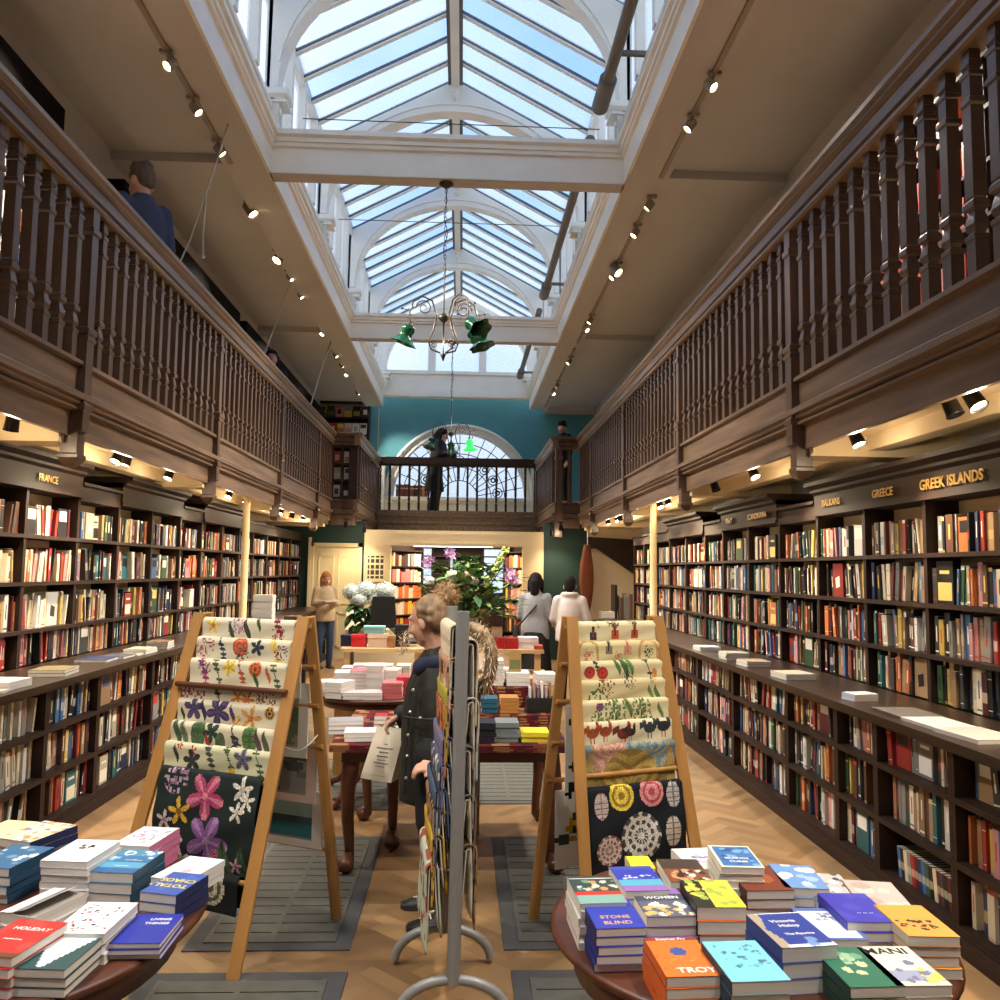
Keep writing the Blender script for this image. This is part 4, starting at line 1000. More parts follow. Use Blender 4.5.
# --- left easel: flower prints.  side plane direction (front->back) and width direction
FR=Vector((-.762,3.531,0)); BR=Vector((-.432,4.102,0)); hz=1.43
AR=Vector((-.578,3.86,hz)); wdir=Vector((-.905,.425,0)).normalized(); Wd=.60
AL=AR+wdir*Wd; FL=FR+wdir*(Wd+.10); BL=BR+wdir*(Wd+.06); FR_=FR; 
zsL=[1.39,1.30,1.20,1.085,1.02,.92,.83,.725,.34]
t,rodsL,rbL=easel('wooden A-frame easel draped with flower print tea towels',FL,FR,BL,BR,AL,AR,zsL,0)
CRM=(212,204,178)
gr=(74,98,62); pu=(96,70,112); rd=(176,60,58); og=(210,120,60); pk=(206,140,160); yl=(226,190,70); dk=(52,60,56)
def items(*a): return list(a)
artsL=[
 (items(('flower',.12,.09,.06,yl,og),('cluster',.38,.1,.07,pk,(150,110,150)),('leaf',.33,.14,.06,(60,84,60),dk),('leaf',.5,.12,.07,dk,gr),('leaf',.62,.06,.05,gr,dk),('stem',.84,.1,.08,(120,44,60),rd),('cluster',.83,.14,.05,(130,50,70),rd)),'yellow rose and dark berries'),
 (items(('cluster',.1,.1,.07,(196,140,150),(150,60,70)),('stem',.28,.1,.07,(50,66,90),dk),('round',.48,.09,.075,(190,90,70),(206,110,80)),('cluster',.5,.15,.05,gr,dk),('star',.66,.09,.05,(60,74,100),dk),('stem',.85,.12,.08,yl,gr),('cluster',.9,.12,.05,(130,60,80),pu)),'big dusty red peony'),
 (items(('stem',.15,.11,.08,(150,60,100),pu),('cluster',.16,.1,.05,(150,70,110),pu),('stem',.3,.12,.07,gr,gr),('star',.42,.08,.05,yl,(200,170,60)),('stem',.54,.1,.07,(190,90,60),gr),('round',.69,.08,.06,(216,120,70),(150,70,50)),('leaf',.7,.17,.05,gr,dk),('leaf',.82,.12,.05,og,rd),('stem',.9,.14,.07,gr,gr)),'single orange poppy'),
 (items(('cluster',.12,.08,.09,(170,90,110),(140,70,90)),('stem',.38,.1,.07,(60,60,66),dk),('flower',.58,.1,.06,(214,150,80),og),('flower',.68,.11,.05,(200,110,60),og),('cluster',.86,.1,.07,(150,90,80),(110,70,66))),'rose red bloom at its edge'),
 (items(('star',.17,.09,.07,(80,76,110),pu),('leaf',.27,.1,.06,(60,50,90),dk),('star',.42,.1,.085,(66,60,96),pu),('leaf',.56,.11,.05,(70,60,100),pu),('flower',.74,.13,.08,(214,160,90),og),('round',.92,.08,.045,(200,150,80),dk),('leaf',.06,.14,.04,dk,gr),('cluster',.6,.18,.05,yl,og)),'dark violet blooms in row'),
 (items(('leaf',.07,.1,.08,(80,100,76),gr),('leaf',.14,.11,.08,(110,126,100),gr),('oval',.28,.1,.09,(84,110,76),gr),('star',.41,.08,.06,(52,72,60),dk),('leaf',.38,.16,.05,(170,60,60),rd),('oval',.5,.15,.06,(90,110,80),gr),('stem',.62,.08,.07,dk,dk),('flower',.65,.15,.04,(70,76,96),dk),('oval',.78,.1,.09,(96,130,76),gr),('leaf',.86,.13,.07,(110,80,90),dk),('leaf',.93,.13,.07,(90,96,80),gr)),'row of upright green leaves'),
 (items(('leaf',.12,.1,.05,(60,66,70),dk),('flower',.28,.07,.03,rd,dk),('star',.28,.14,.06,(60,66,60),dk),('stem',.45,.1,.07,(70,80,70),gr),('stem',.63,.1,.07,gr,(110,120,90)),('round',.66,.19,.03,yl,og),('star',.76,.09,.06,(120,110,150),gr),('stem',.9,.1,.07,gr,dk),('flower',.15,.04,.025,rd,yl)),'fine red and mauve sprigs'),
]
a,b=rodsL[3]; MB().tube([Vector(a)+Vector((-.01,-.035,.022)),Vector(b)+Vector((-.01,-.035,.022))],.013,8).build('dowel',MT['table'],t)
wv=(BL-FL); 
for i,(it,desc) in enumerate(artsL):
    a,b=rodsL[i]; o=Vector((a.y-b.y,b.x-a.x,0)).normalized(); 
    if o.y>0: o=-o
    fn=towel_art(CRM if i!=6 else (204,202,168),it,i,1,1)
    towel('tea_towel','cream flower print tea towel with %s'%desc,.53+.010*i,a,b,zsL[i]-zsL[i+1]+(.0 if i!=2 else .0),.07,(lambda f:(lambda u,v:f(u,v)))(fn),o,bulge=.0)
a,b=rodsL[7]; o=Vector((a.y-b.y,b.x-a.x,0)).normalized(); o=o if o.y<0 else -o
DKG=(34,44,42)
orch=items(('cluster',.18,.09,.12,(190,160,180),(140,110,130)),('star',.5,.2,.17,(176,70,110),(214,130,150)),('flower',.26,.34,.11,(222,180,60),(150,90,40)),('flower',.84,.12,.10,(226,220,206),(190,180,160)),('flower',.9,.2,.08,(226,220,206),(190,180,160)),('flower',.82,.29,.08,(222,216,200),(190,180,160)),('flower',.12,.42,.08,(216,196,196),(170,140,150)),('flower',.08,.57,.085,(216,196,196),(190,150,160)),('flower',.24,.58,.085,(216,200,198),(190,150,160)),('flower',.3,.7,.08,(216,200,198),(190,150,160)),('flower',.26,.83,.08,(212,196,190),(180,150,150)),('star',.55,.53,.19,(134,90,150),(170,130,180)),('round',.62,.62,.05,(200,120,150),(120,40,60)),('star',.48,.88,.1,(206,180,180),(180,90,100)),('star',.64,.94,.09,(190,130,90),(150,70,50)),('leaf',.75,.72,.2,(70,90,66),(50,66,50)),('leaf',.93,.75,.2,(66,86,62),(50,66,50)),('flower',.84,.68,.06,(206,150,170),(150,90,100)),('flower',.8,.92,.05,(200,130,160),(150,90,100)))
fo=towel_art(DKG,orch,9,1,1,1.08)
towel('tea_towel','dark green tea towel printed with large orchids',.56,a,b,.43,.2,fo,o,bulge=.03,res=(120,110))
a,b=rodsL[8]
towel('tea_towel','black tea towel edge peeping below the orchid one',.56,a,b,.13,.12,towel_art((26,30,30),items(('round',.3,.12,.12,(200,196,170),(90,90,80)),('round',.75,.12,.12,(200,196,170),(90,90,80))),1,1,1),o,bulge=.0,res=(60,20))
# prints hanging on the back frame (seen edge-on through the side)
def hung_print(label,a,b,w,h,art,shift=0,tilt=0,z0=0):
    a=Vector(a);b=Vector(b);d=(b-a).normalized(); c=b-d*(w/2+shift)
    m=MB(); paint_grid(m,w,h,art,24,30,0); nv=Vector((d.y,-d.x,0))
    R=Matrix((d,Vector((0,0,1)),d.cross(Vector((0,0,1))))).transposed().to_4x4()
    m.xf(Matrix.Translation(c+Vector((0,0,-h/2-z0)))@R@Matrix.Rotation(tilt,4,'Y'))
    o=m.build('hanging_print',MT['cloth']); md=o.modifiers.new('sheet','SOLIDIFY'); md.thickness=.004
    return tag(o,label,'print','printed cloths on the back of the easels')
def framed(bg,inner,art=None):
    return lambda u,v: inner if (.14<u<.86 and .16<v<.84) and not art else (art(u,v) if art and (.14<u<.86 and .16<v<.84) else ((150,150,140) if (.11<u<.89 and .13<v<.87) else bg))
back=[('pale bordered cloth hung highest behind the flower easel',1.36,.40,.30,framed((226,222,210),(214,206,188))),('cream cloth with dark green tree picture behind flower easel',1.12,.42,.34,framed((224,218,204),(90,104,70),blobs((150,150,120),[(70,90,56),(90,104,70),(110,116,84)],30,3,(.1,.2)))),('cloth with pink bordered engraving behind flower easel',.82,.44,.26,framed((222,196,180),(120,124,120),blobs((150,150,146),[(90,96,96),(120,124,120)],20,5,(.06,.14)))),('cloth with teal harbour picture lowest behind flower easel',.60,.46,.26,framed((232,228,216),(56,120,132),bands((.55,(150,180,180)),(.4,(70,90,96)),(0,(56,124,136)))))]
for i,(lb,z,w,h,art) in enumerate(back):
    k=z/hz; a=BL.lerp(AL,k); b=BR.lerp(AR,k); dn=Vector((0.35,.6,0)).normalized()
    hung_print(lb,a+dn*.01*i,b+dn*.01*i,w,h,art,shift=.03)
    # a second cloth layer beneath
sheets=MB()
# --- right easel: kitchen prints
BLr=Vector((.495,4.089,0)); FLr=Vector((.70,3.66,0)); ALr=Vector((.642,3.92,1.44)); wd=Vector((.94,.34,0)).normalized()
ARr=ALr+wd*.47; FRr=FLr+wd*.62; BRr=BLr+wd*.60
zsR=[1.395,1.305,1.215,1.13,1.04,.945,.845,.735,.665]
t,rodsR,rbR=easel('wooden A-frame easel draped with kitchen and hen print tea towels',FLr,FRr,BLr,BRr,ALr,ARr,zsR,0)
TA=(212,200,158); TB=(206,191,144)
artsR=[
 (TA,items(('tower',.2,.15,.06,(60,60,60),rd),('stem',.25,.04,.04,dk,dk),('tower',.47,.13,.07,(190,80,50),(120,50,40)),('tower',.72,.13,.07,(190,80,50),(120,50,40)),('cluster',.45,.04,.05,(90,96,70),dk),('cluster',.7,.03,.04,(110,104,80),dk)),'red kitchen tins'),
 (TB,items(('arch',.12,.13,.11,(190,150,90),(190,150,90)),('cluster',.12,.17,.05,(206,120,90),rd),('tower',.37,.09,.06,(130,116,100),dk),('tower',.6,.09,.07,(206,150,120),(190,120,90)),('arch',.86,.13,.11,(190,150,90),dk),('cluster',.86,.15,.05,(80,76,60),dk),('cluster',.48,.19,.04,(206,150,100),rd)),'small kitchen jars under arches'),
 (TA,items(('stem',.2,.07,.06,(50,70,50),gr),('round',.12,.14,.06,(190,70,56),(150,50,44)),('round',.27,.15,.06,(190,70,56),(150,50,44)),('leaf',.45,.08,.07,(96,130,80),gr),('leaf',.53,.08,.09,(76,110,66),gr),('leaf',.6,.08,.08,(110,150,90),gr),('cluster',.57,.2,.05,(96,80,90),dk),('stem',.82,.1,.08,(60,76,56),gr),('oval',.9,.17,.04,(214,150,80),og)),'red cherries and green bulbs'),
 (TB,items(('oval',.3,.1,.0001,og,og),('cluster',.3,.09,.07,(140,100,60),(90,64,44)),('cluster',.58,.06,.05,(90,80,90),dk),('cluster',.2,.22,.08,(96,130,76),gr),('leaf',.82,.18,.06,(110,140,80),gr),('leaf',.9,.2,.07,(90,126,70),gr),('cluster',.85,.05,.025,(150,120,80),dk)),'brown basket and herbs'),
 (TA,items(('round',.2,.09,.04,(150,90,120),pu),('cluster',.38,.09,.09,(110,140,80),(80,110,66)),('leaf',.53,.1,.08,(120,140,84),gr),('cluster',.68,.08,.08,(110,140,76),(84,110,70)),('cluster',.2,.2,.07,(120,146,84),(84,110,60)),('cluster',.4,.22,.08,(110,140,76),gr),('cluster',.7,.2,.08,(110,140,90),gr),('leaf',.9,.16,.06,(110,140,84),gr)),'green cabbages'),
 ((212,202,168),items(('hen',.1,.13,.075,(170,84,50),(150,40,40)),('hen',.24,.12,.075,(160,76,46),(150,40,40)),('hen',.44,.15,.085,(110,50,40),(170,40,40)),('hen',.52,.14,.06,(60,40,40),(170,40,40)),('hen',.74,.11,.08,(60,66,70),(60,66,70)),('hen',.9,.1,.085,(50,56,60),(170,40,40))),'row of brown and black hens'),
]
ov=None
for i,(bg,it,desc) in enumerate(artsR):
    a,b=rodsR[i]; o=Vector((b.y-a.y,a.x-b.x,0)).normalized(); o=o if o.y<0 else -o
    towel('tea_towel','cream kitchen print tea towel with %s'%desc,.435+.008*i,a,b,zsR[i]-zsR[i+1],.06,towel_art(bg,it,20+i,1,1),o,bulge=.0)
a,b=rodsR[6]
towel('tea_towel','grey blue tea towel with large round map print',.48,a,b,.175,.08,towel_art((110,124,128),items(('plate',.5,.30,.5,(150,130,80),(176,150,90)),('swirl',.32,.12,.24,(206,160,140),(176,130,110)),('swirl',.68,.12,.24,(110,136,150),(160,160,130)),('swirl',.5,.42,.34,(176,150,80),(140,116,60))),3,1,1,1.0),o,bulge=-.01,res=(160,70))
a,b=rodsR[8]
pl=items(('oval',.13,.18,.13,(196,176,170),(120,100,100)),('round',.34,.11,.17,(220,196,70),(150,110,50)),('round',.66,.1,.17,(206,140,140),(176,70,80)),('oval',.89,.14,.13,(190,184,180),(110,110,110)),('plate',.52,.47,.205,(206,200,190),(70,70,74)),('plate',.19,.56,.13,(206,190,180),(140,84,70)),('oval',.86,.46,.15,(196,184,170),(110,104,100)),('round',.24,.85,.12,(196,180,150),(90,80,70)),('oval',.55,.80,.0001,og,og),('round',.54,.82,.1,(150,150,170),(70,80,110)),('round',.85,.8,.12,(196,180,150),(90,80,70)))
towel('tea_towel','black tea towel printed with round decorated plates',.50,a,b,.50,.3,towel_art((24,27,33),pl,4,1,1,1.0),o,bulge=.03,res=(120,110))
backR=[('plain cream cloth hung highest behind the kitchen print easel',1.36,.40,.36,framed((228,224,214),(220,214,200))),('cream cloth with black silhouettes behind the kitchen print easel',1.02,.42,.46,blobs((226,220,206),[(30,30,30)],30,8,(.04,.09),(.5,.95,.05,.95))),('cream cloth with yellow fruit sprig lowest behind kitchen print easel',.62,.44,.36,blobs((228,222,206),[(200,150,40),(40,50,36),(60,70,50)],10,10,(.06,.11),(.6,.9,.35,.7)))]
for i,(lb,z,w,h,art) in enumerate(backR):
    k=z/1.44; a=BRr.lerp(ARr,k); b=BLr.lerp(ALr,k); hung_print(lb,a+Vector((0,-.01*i,0)),b+Vector((0,-.01*i,0)),w,h,art,shift=.03)

# ================================================================== WRAPPING PAPER STAND
t=thing('paper_stand','grey tubular steel stand hung with wrapping paper in the aisle','display stand',(0,0,0))
PN=Vector((.122,3.21,0)); PF=Vector((.076,3.66,0))
for p in (PN,PF):
    MB().tube([p+Vector((0,0,.13)),p+Vector((.014,0,1.495))],.026,14).build('pole',MT['steel'],t)
    m=MB(); m.tube([p+Vector((.2*math.cos(PI*i/16),0,.02+.125*math.sin(PI*i/16))) for i in range(17)],.019,10); m.build('arched_foot',MT['steel'],t)
# sheets: rod between the poles offset to one side, paper draped over it
rods=[(-1,1.42,'cream with looped edge',(228,214,186),(206,190,160),.30,.05),(-1,1.295,'rose and brown patterned',(196,150,120),(90,56,44),.28,.055),(-1,1.18,'olive yellow',(176,166,70),(80,90,50),.26,.06),(-1,1.12,'orange and brown',(196,120,70),(70,50,44),.25,.065),(-1,1.0,'violet grey',(120,116,150),(90,88,120),.26,.075),(-1,.90,'navy and cream striped',(70,84,116),(220,206,180),.24,.085),(-1,.81,'blue and black striped',(80,100,130),(40,40,44),.26,.10),(-1,.74,'tan checked',(170,130,90),(60,50,44),.24,.105),(-1,.64,'mustard yellow',(206,166,60),(120,90,40),.24,.11),(-1,.535,'green, red and white comic',(190,200,180),(160,80,70),.30,.13),
 (1,1.36,'plain brown backed',(206,190,160),(190,172,140),.30,.05),(1,1.14,'white edged grey',(190,184,172),(160,150,136),.28,.055),(1,.96,'white edged dark',(150,142,132),(110,104,98),.28,.055),(1,.78,'cream backed black',(120,104,90),(90,80,70),.28,.05),(1,.60,'kraft brown',(150,116,80),(110,84,56),.28,.05)]
arm=[]
for i,(s,z,desc,c1,c2,drop,off) in enumerate(rods):
    off=(.012+(off-.05)*.9) if s<0 else .04+.006*(i%3); o=Vector((s,0,0))
    a=PN.lerp(PF,.06)+Vector((s*off,0,z)); b=PN.lerp(PF,.94)+Vector((s*off,0,z))
    MB().tube([PN+Vector((0,0,z)),a+Vector((0,-.01,0)),a,b,b+Vector((0,.01,0)),PF+Vector((0,0,z))],.004,6).build('wire_arm',MT['wire'],t)
    fn=(lambda c1,c2,i:(lambda u,v: c2 if (hashf(round(u*14),round(v*16),i)>.7 if i%2 else int(v*26)%4==0) else c1))(c1,c2,i)
    ob=towel('wrapping_paper','%s wrapping paper over %s wire %s'%(desc,ORD[i if s<0 else i-10],'on coat side' if s<0 else 'on hood side'),.46,a,b,drop,drop*.8,fn,o,thick=.006,rod_r=.014 if s<0 else .02,bulge=-.003,group='wrapping paper on the stand',res=(44,26)); ob['category']='wrapping paper'
    inn=towel('inner_sheet','x',.45,a,b,drop*.86,drop*.7,lambda u,v:(226,218,202),o,thick=.004,rod_r=.002,bulge=-.001,res=(4,6)); inn.parent=ob
    for kk in ('label','category','group'): del inn[kk]

# ================================================================== CENTRE TABLES
def cab_leg(x,y,sx,sy,z1,t,m):
    k=MB(); d=Vector((sx,sy,0)).normalized()
    P=[(0,z1),(.012,z1-.1),(.035,z1-.2),(.03,z1-.36),(.008,z1-.5),(-.002,z1-.6),(.015,.09),(.045,.045)]
    k.tube([(x+d.x*a,y+d.y*a,z) for a,z in P],[.05,.05,.042,.034,.028,.024,.032,.034],10); k.ball((x+d.x*.045,y+d.y*.045,.045),(.05,.05,.045),10,8); k.tube([(x+d.x*.045,y+d.y*.045,.03),(x+d.x*.1,y+d.y*.1,.006)],[.02,.012],6); k.build('cabriole_leg',m,t)
def kilim(u,v):
    q=(math.sin(u*37)+math.sin(v*41+u*11)); c=(92,20,24)
    if q>1.0: c=(140,108,66)
    elif q<-1.1: c=(40,24,30)
    elif hashf(round(u*60),round(v*60))>.86: c=(120,70,50)
    return c
def cloth_box(m,x0,x1,y0,y1,z0,z1):
    for face in ('top','front','left','right'):
        st=len(m.v)
        if face=='top': paint_grid(m,x1-x0,y1-y0,kilim,40,20,0,Matrix.Translation(((x0+x1)/2,(y0+y1)/2,z1)))
        elif face=='front': paint_grid(m,x1-x0,z1-z0,kilim,60,12,0,Matrix.Translation(((x0+x1)/2,y0,(z0+z1)/2))@Matrix.Rotation(PI/2,4,'X'))
        elif face=='left': paint_grid(m,y1-y0,z1-z0,kilim,30,12,0,Matrix.Translation((x0,(y0+y1)/2,(z0+z1)/2))@Matrix.Rotation(-PI/2,4,'Z')@Matrix.Rotation(PI/2,4,'X'))
        else: paint_grid(m,y1-y0,z1-z0,kilim,30,12,0,Matrix.Translation((x1,(y0+y1)/2,(z0+z1)/2))@Matrix.Rotation(PI/2,4,'Z')@Matrix.Rotation(PI/2,4,'X'))
# display table with cabriole legs and a stepped kilim
t=thing('display_table','dark cabriole legged display table covered with stepped red kilim','table',(0,0,0))
X0,X1,Y0,Y1,ZT=-.56,.72,4.62,5.75,.70
m=MB(); m.box(X0+.05,X1-.05,Y0+.05,Y1-.05,ZT-.10,ZT-.02); m.build('apron',MT['table'],t)
m=MB(); m.box(X0,X1,Y0,Y1,ZT-.025,ZT); m.build('tabletop',MT['table'],t)
for x,y,sx,sy in ((-.46,4.74,-.5,-1),(-.26,5.14,0,-1),(X1-.08,Y0+.1,1,-1),(X1-.08,Y1-.1,1,1),(X0+.1,Y1-.1,-1,1)): cab_leg(x,y,sx,sy,ZT-.05,t,MT['table'])
MB().box(.205,.265,5.38,5.44,0,ZT-.05).build('support_post',MT['pine'],t)
m=MB(); cloth_box(m,X0-.01,X1+.01,Y0-.01,Y1,ZT-.035,ZT+.003); cloth_box(m,.02,X1-.02,5.0,Y1,ZT+.003,ZT+.10); cloth_box(m,.02,X1-.04,5.3,Y1,ZT+.10,ZT+.22)
m.build('kilim_cover',MT['cloth'],t)
GT='books on the centre display tables'
SPF=('red paperback on top','striped paperback on top','orange red','teal and navy','ochre and brown','black spined','grey paperback on kilim front','yellow and blue','dark hardback','brown hardback','olive grey','red flashed','red paperback half')
def rows_of(specs,cat='paperback',group=GT):
    for sp in specs:
        lab,x,y,z,n,w,d,th,c,sp_c,rz=sp
        if any(k in lab for k in SPF): w,d,rz,sp_c=d,w,rz+PI/2,c
        stack(lab,(x,y,z),rz,n,w,d,th,c,sp_c,None,(),group=group)
def at(xp,yp,Y): return on(xp,yp,'Y',Y)
rows_of([('white paperback on kilim beside the tote bag',at(362,735,4.75).x,4.78,ZT+.004,2,.2,.15,.024,(232,230,226),(236,232,226),.1),
 ('grey paperback on kilim corner beside round table',at(345,728,4.95).x,4.98,ZT+.004,3,.2,.15,.024,(150,150,156),(190,186,180),.15),
 ('small red book on kilim just behind the bag hand',at(381,716,5.0).x,5.0,ZT+.004,4,.07,.1,.024,(176,40,40),(190,60,50),0),
 ('black spined hardback on kilim front step',at(487,744,4.72).x,4.74,ZT+.004,3,.09,.16,.036,(40,38,46),(220,214,220),0),
 ('grey paperback on kilim front step',at(507,742,4.72).x,4.78,ZT+.004,4,.13,.18,.026,(120,130,130),(120,126,124),0),
 ('yellow and blue book on kilim front step',at(535,742,4.72).x,4.78,ZT+.004,2,.16,.17,.026,(226,206,60),(60,70,110),0),
 ('teal and navy hardback on kilim middle step',at(489,714,5.1).x,5.12,ZT+.104,3,.10,.16,.028,(40,90,110),(50,70,110),0),
 ('ochre and brown book on kilim middle step',at(509,714,5.1).x,5.12,ZT+.104,4,.11,.16,.022,(176,120,60),(150,130,110),0),
 ('white paperback in tall pile on kilim top step',at(493,680,5.45).x,5.45,ZT+.224,7,.13,.18,.022,(232,230,226),(226,224,220),0),
 ('cream paperback in low pile on kilim top step',at(517,690,5.45).x,5.45,ZT+.224,3,.15,.2,.026,(230,226,216),(226,222,214),0),
 ('white paperback on kilim behind the black box',at(545,690,5.5).x,5.5,ZT+.224,3,.13,.18,.022,(236,232,222),(226,222,214),.05)])
q=at(515,672,5.42); small_book('small olive and gold standing book on the cream pile',q.x,5.42,ZT+.224+3*.0266+.002,.08,.135,(176,140,84),(110,116,70),1,cat='paperback',group=GT)
m=MB(); q=at(540,712,5.15); m.box(q.x-.085,q.x+.085,5.08,5.2,ZT+.104,ZT+.185); m.box(q.x-.075,q.x+.075,5.09,5.19,ZT+.185,ZT+.187)
tag(m.build('card_box',MT['black']),'black box of cards on kilim middle step','box')
for i in range(6):
    m=MB(); m.box(q.x-.07+i*.024,q.x-.058+i*.024,5.10,5.18,ZT+.188,ZT+.188+.06+.03*(i%2),lin([(206,196,206),(170,140,120),(120,100,130),(226,220,214),(180,150,150),(150,110,80)][i])); tag(m.build('greeting_card',MT['paint']),'%s greeting card standing in black box on kilim'%['lilac','tan','purple','white','rose','brown'][i],'card','cards in the black box')
# round pedestal table behind it
cxr,cyr=on(372,702,'Z',.75).x,6.3
tabletop('round_table','small round pedestal table piled with white and pink books behind tote bag',cxr,cyr,.46,.75,MT['table'],'pedestal',.05)
GR='books on the pedestal table'
rows_of([('cream paperback in fanned pile at pedestal table edge',at(326,692,6.1).x,6.12,.751,4,.13,.2,.024,(226,214,200),(230,224,214),.3),
 ('white paperback in loose pile on pedestal table',at(340,690,6.0).x,6.0,.751,5,.13,.19,.022,(232,226,222),(226,222,216),-.4),
 ('lilac white paperback on pedestal table',at(343,685,6.35).x,6.38,.751,6,.13,.2,.022,(220,210,220),(226,222,226),.1),
 ('pink topped paperback on pedestal table',at(360,685,6.3).x,6.3,.751,6,.13,.2,.026,(216,110,120),(226,214,206),0),
 ('cream paperback in tallest pile on pedestal table',at(376,680,6.25).x,6.25,.751,9,.125,.19,.022,(222,212,206),(214,204,196),0),
 ('flesh pink paperback on pedestal table',at(391,685,6.3).x,6.3,.751,7,.13,.2,.023,(222,190,176),(226,214,206),-.1),
 ('red flashed paperback on pedestal table front',at(393,693,6.02).x,6.02,.751,5,.14,.19,.021,(206,110,110),(222,204,200),0),
 ('grey pink paperback on pedestal table front',at(354,697,5.95).x,5.97,.751,2,.15,.17,.022,(190,178,180),(206,196,196),0),
 ('dusty pink paperback on pedestal table front middle',at(373,697,5.95).x,5.95,.751,2,.14,.17,.024,(200,180,176),(206,190,186),0),
 ('red paperback half hidden by dark coat',at(404,690,6.15).x,6.15,.751,5,.1,.18,.026,(196,70,80),(206,90,96),0)],group=GR)
m=MB(); q=at(350,714,6.9); m.box(q.x-.12,q.x+.12,6.85,7.1,0,.62); tag(m.build('wooden_plinth',MT['pine']),'honey wood plinth block behind the pedestal table','plinth')
# two tier pale wood table further back
t=thing('tiered_table','long pale wood two tier table with flower vases','table',(0,0,0))
xa,xb=on(341,648,'Z',.88).x,on(546,652,'Z',.88).x; ya=8.25; zt=.88
MB().box(xa,xb,ya,ya+.55,zt-.035,zt).build('tabletop',MT['pinelt'],t)
MB().box(xa-.02,xb+.05,ya-.28,ya+.5,.60,.635).build('lower_shelf',MT['pinelt'],t)
m=MB(); m.box(xa+.05,xb-.05,ya+.08,ya+.5,.0,.60); m.build('base_cabinet',MT['table'],t)
for x in (xa+.06,xa+.75,xb-.75,xb-.06): MB().box(x-.03,x+.03,ya+.02,ya+.08,.635,zt-.035).build('leg',MT['pinelt'],t)
for x in (xa+.1,xb-.05): MB().box(x-.05,x+.05,ya-.25,ya-.15,0,.60).build('leg',MT['pinelt'],t)
GF='books on the tiered table'
sp=[]
for i,(xp,c,nm) in enumerate(((350,(232,230,226),'white'),(361,(228,222,224),'pale pink'),(375,(224,222,214),'ivory'),(386,(214,206,190),'cream'),(397,(150,140,120),'olive grey'),(404,(230,226,214),'pale cream'))): sp.append(('%s paperback on lower tier left of dark coat'%nm,at(xp,660,8.1).x,8.1,.636,4+i%2,.13,.2,.022,c,(226,222,214),0))
for i,(xp,c,nm) in enumerate(((489,(226,222,216),'white'),(501,(230,226,222),'cool white'),(514,(222,224,226),'bluish white'))): sp.append(('%s paperback on lower tier beyond fur hood'%nm,at(xp,660,8.1).x,8.1,.636,4,.12,.2,.021,c,(226,222,218),0))
for i,(xp,c,nm) in enumerate(((497,(206,40,40),'bright red'),(511,(196,50,50),'red'))): sp.append(('%s paperback on top tier beyond fur hood'%nm,at(xp,645,8.4).x,8.42,.881,4,.135,.2,.026,c,(206,60,56),0))
sp.append(('white and pink striped paperback on top tier beyond fur hood',at(528,643,8.4).x,8.45,.881,5,.2,.2,.022,(236,230,230),(214,130,140),0))
sp.append(('orange red paperback at top tier end',at(538,648,8.32).x,8.36,.881,2,.09,.16,.02,(196,90,70),(206,90,76),0))
rows_of(sp,group=GF)
def crate(label,xp,Y,w,d,z0,h,c,name='gift_box',cat='box'):
    q=at(xp,650,Y); m=MB(); m.box(-w/2,w/2,-d/2,d/2,0,h*.72,lin(c)); m.box(-w/2-.004,w/2+.004,-d/2-.004,d/2+.004,h*.72,h,lin(tuple(min(255,k*1.08) for k in c)))
    return tag(m.build(name,MT['paint'],None,(q.x,Y,z0)),label,cat)
crate('shiny red gift box on tiered table',359,8.45,.14,.14,.881,.12,(196,36,44))
crate('pale patterned gift box on tiered table',378,8.45,.19,.16,.881,.13,(206,180,160))
crate('pale teal tin on top of patterned gift box',374,8.46,.20,.14,1.0125,.075,(130,176,172),'tea_tin','tin')
crate('small brown gift box on tiered table',391,8.43,.08,.1,.881,.115,(166,120,74))
crate('navy box beside shiny red gift box',347,8.55,.11,.14,.881,.11,(30,34,60))
sp=[('dark hardback in tall pile behind womans face',at(402,640,8.55).x,8.58,.881,7,.14,.2,.03,(50,46,50),(150,130,130),0)]
rows_of(sp,group=GF)
# till counter and screen
m=MB(); q=at(347,632,10.4); m.box(q.x-.0,q.x+1.0,10.3,11.0,0,.92); m.extrude([(10.2,.92),(10.3,1.12),(11.0,1.12),(11.0,.92)],q.x-.0,q.x+.5,axis='X'); tag(m.build('till_counter',MT['cream']),'cream till counter with sloping front behind tiered table','counter')
t=thing('computer_screen','black computer screen seen from behind below white hydrangeas','computer screen',(at(383,620,9.3).x,9.3,.881))
m=MB(); m.extrude([(-.14,.13),(.15,.13),(.125,.47),(-.12,.47)],-.02,.03); m.build('screen_back',MT['black'],t)
m=MB(); m.box(-.03,.03,.0,.03,0,.16); m.box(-.1,.1,-.08,.1,-.0,.012); m.build('stand',MT['black'],t)
t2=thing('side_desk','small dark desk behind tiered table carrying the screen','desk',(at(383,620,9.3).x,9.35,0))
MB().box(-.4,.45,-.25,.3,.84,.88).build('desktop',MT['case'],t2)
for sx in(-.37,.42): MB().box(sx-.02,sx+.02,-.22,.28,0,.84).build('leg',MT['case'],t2)
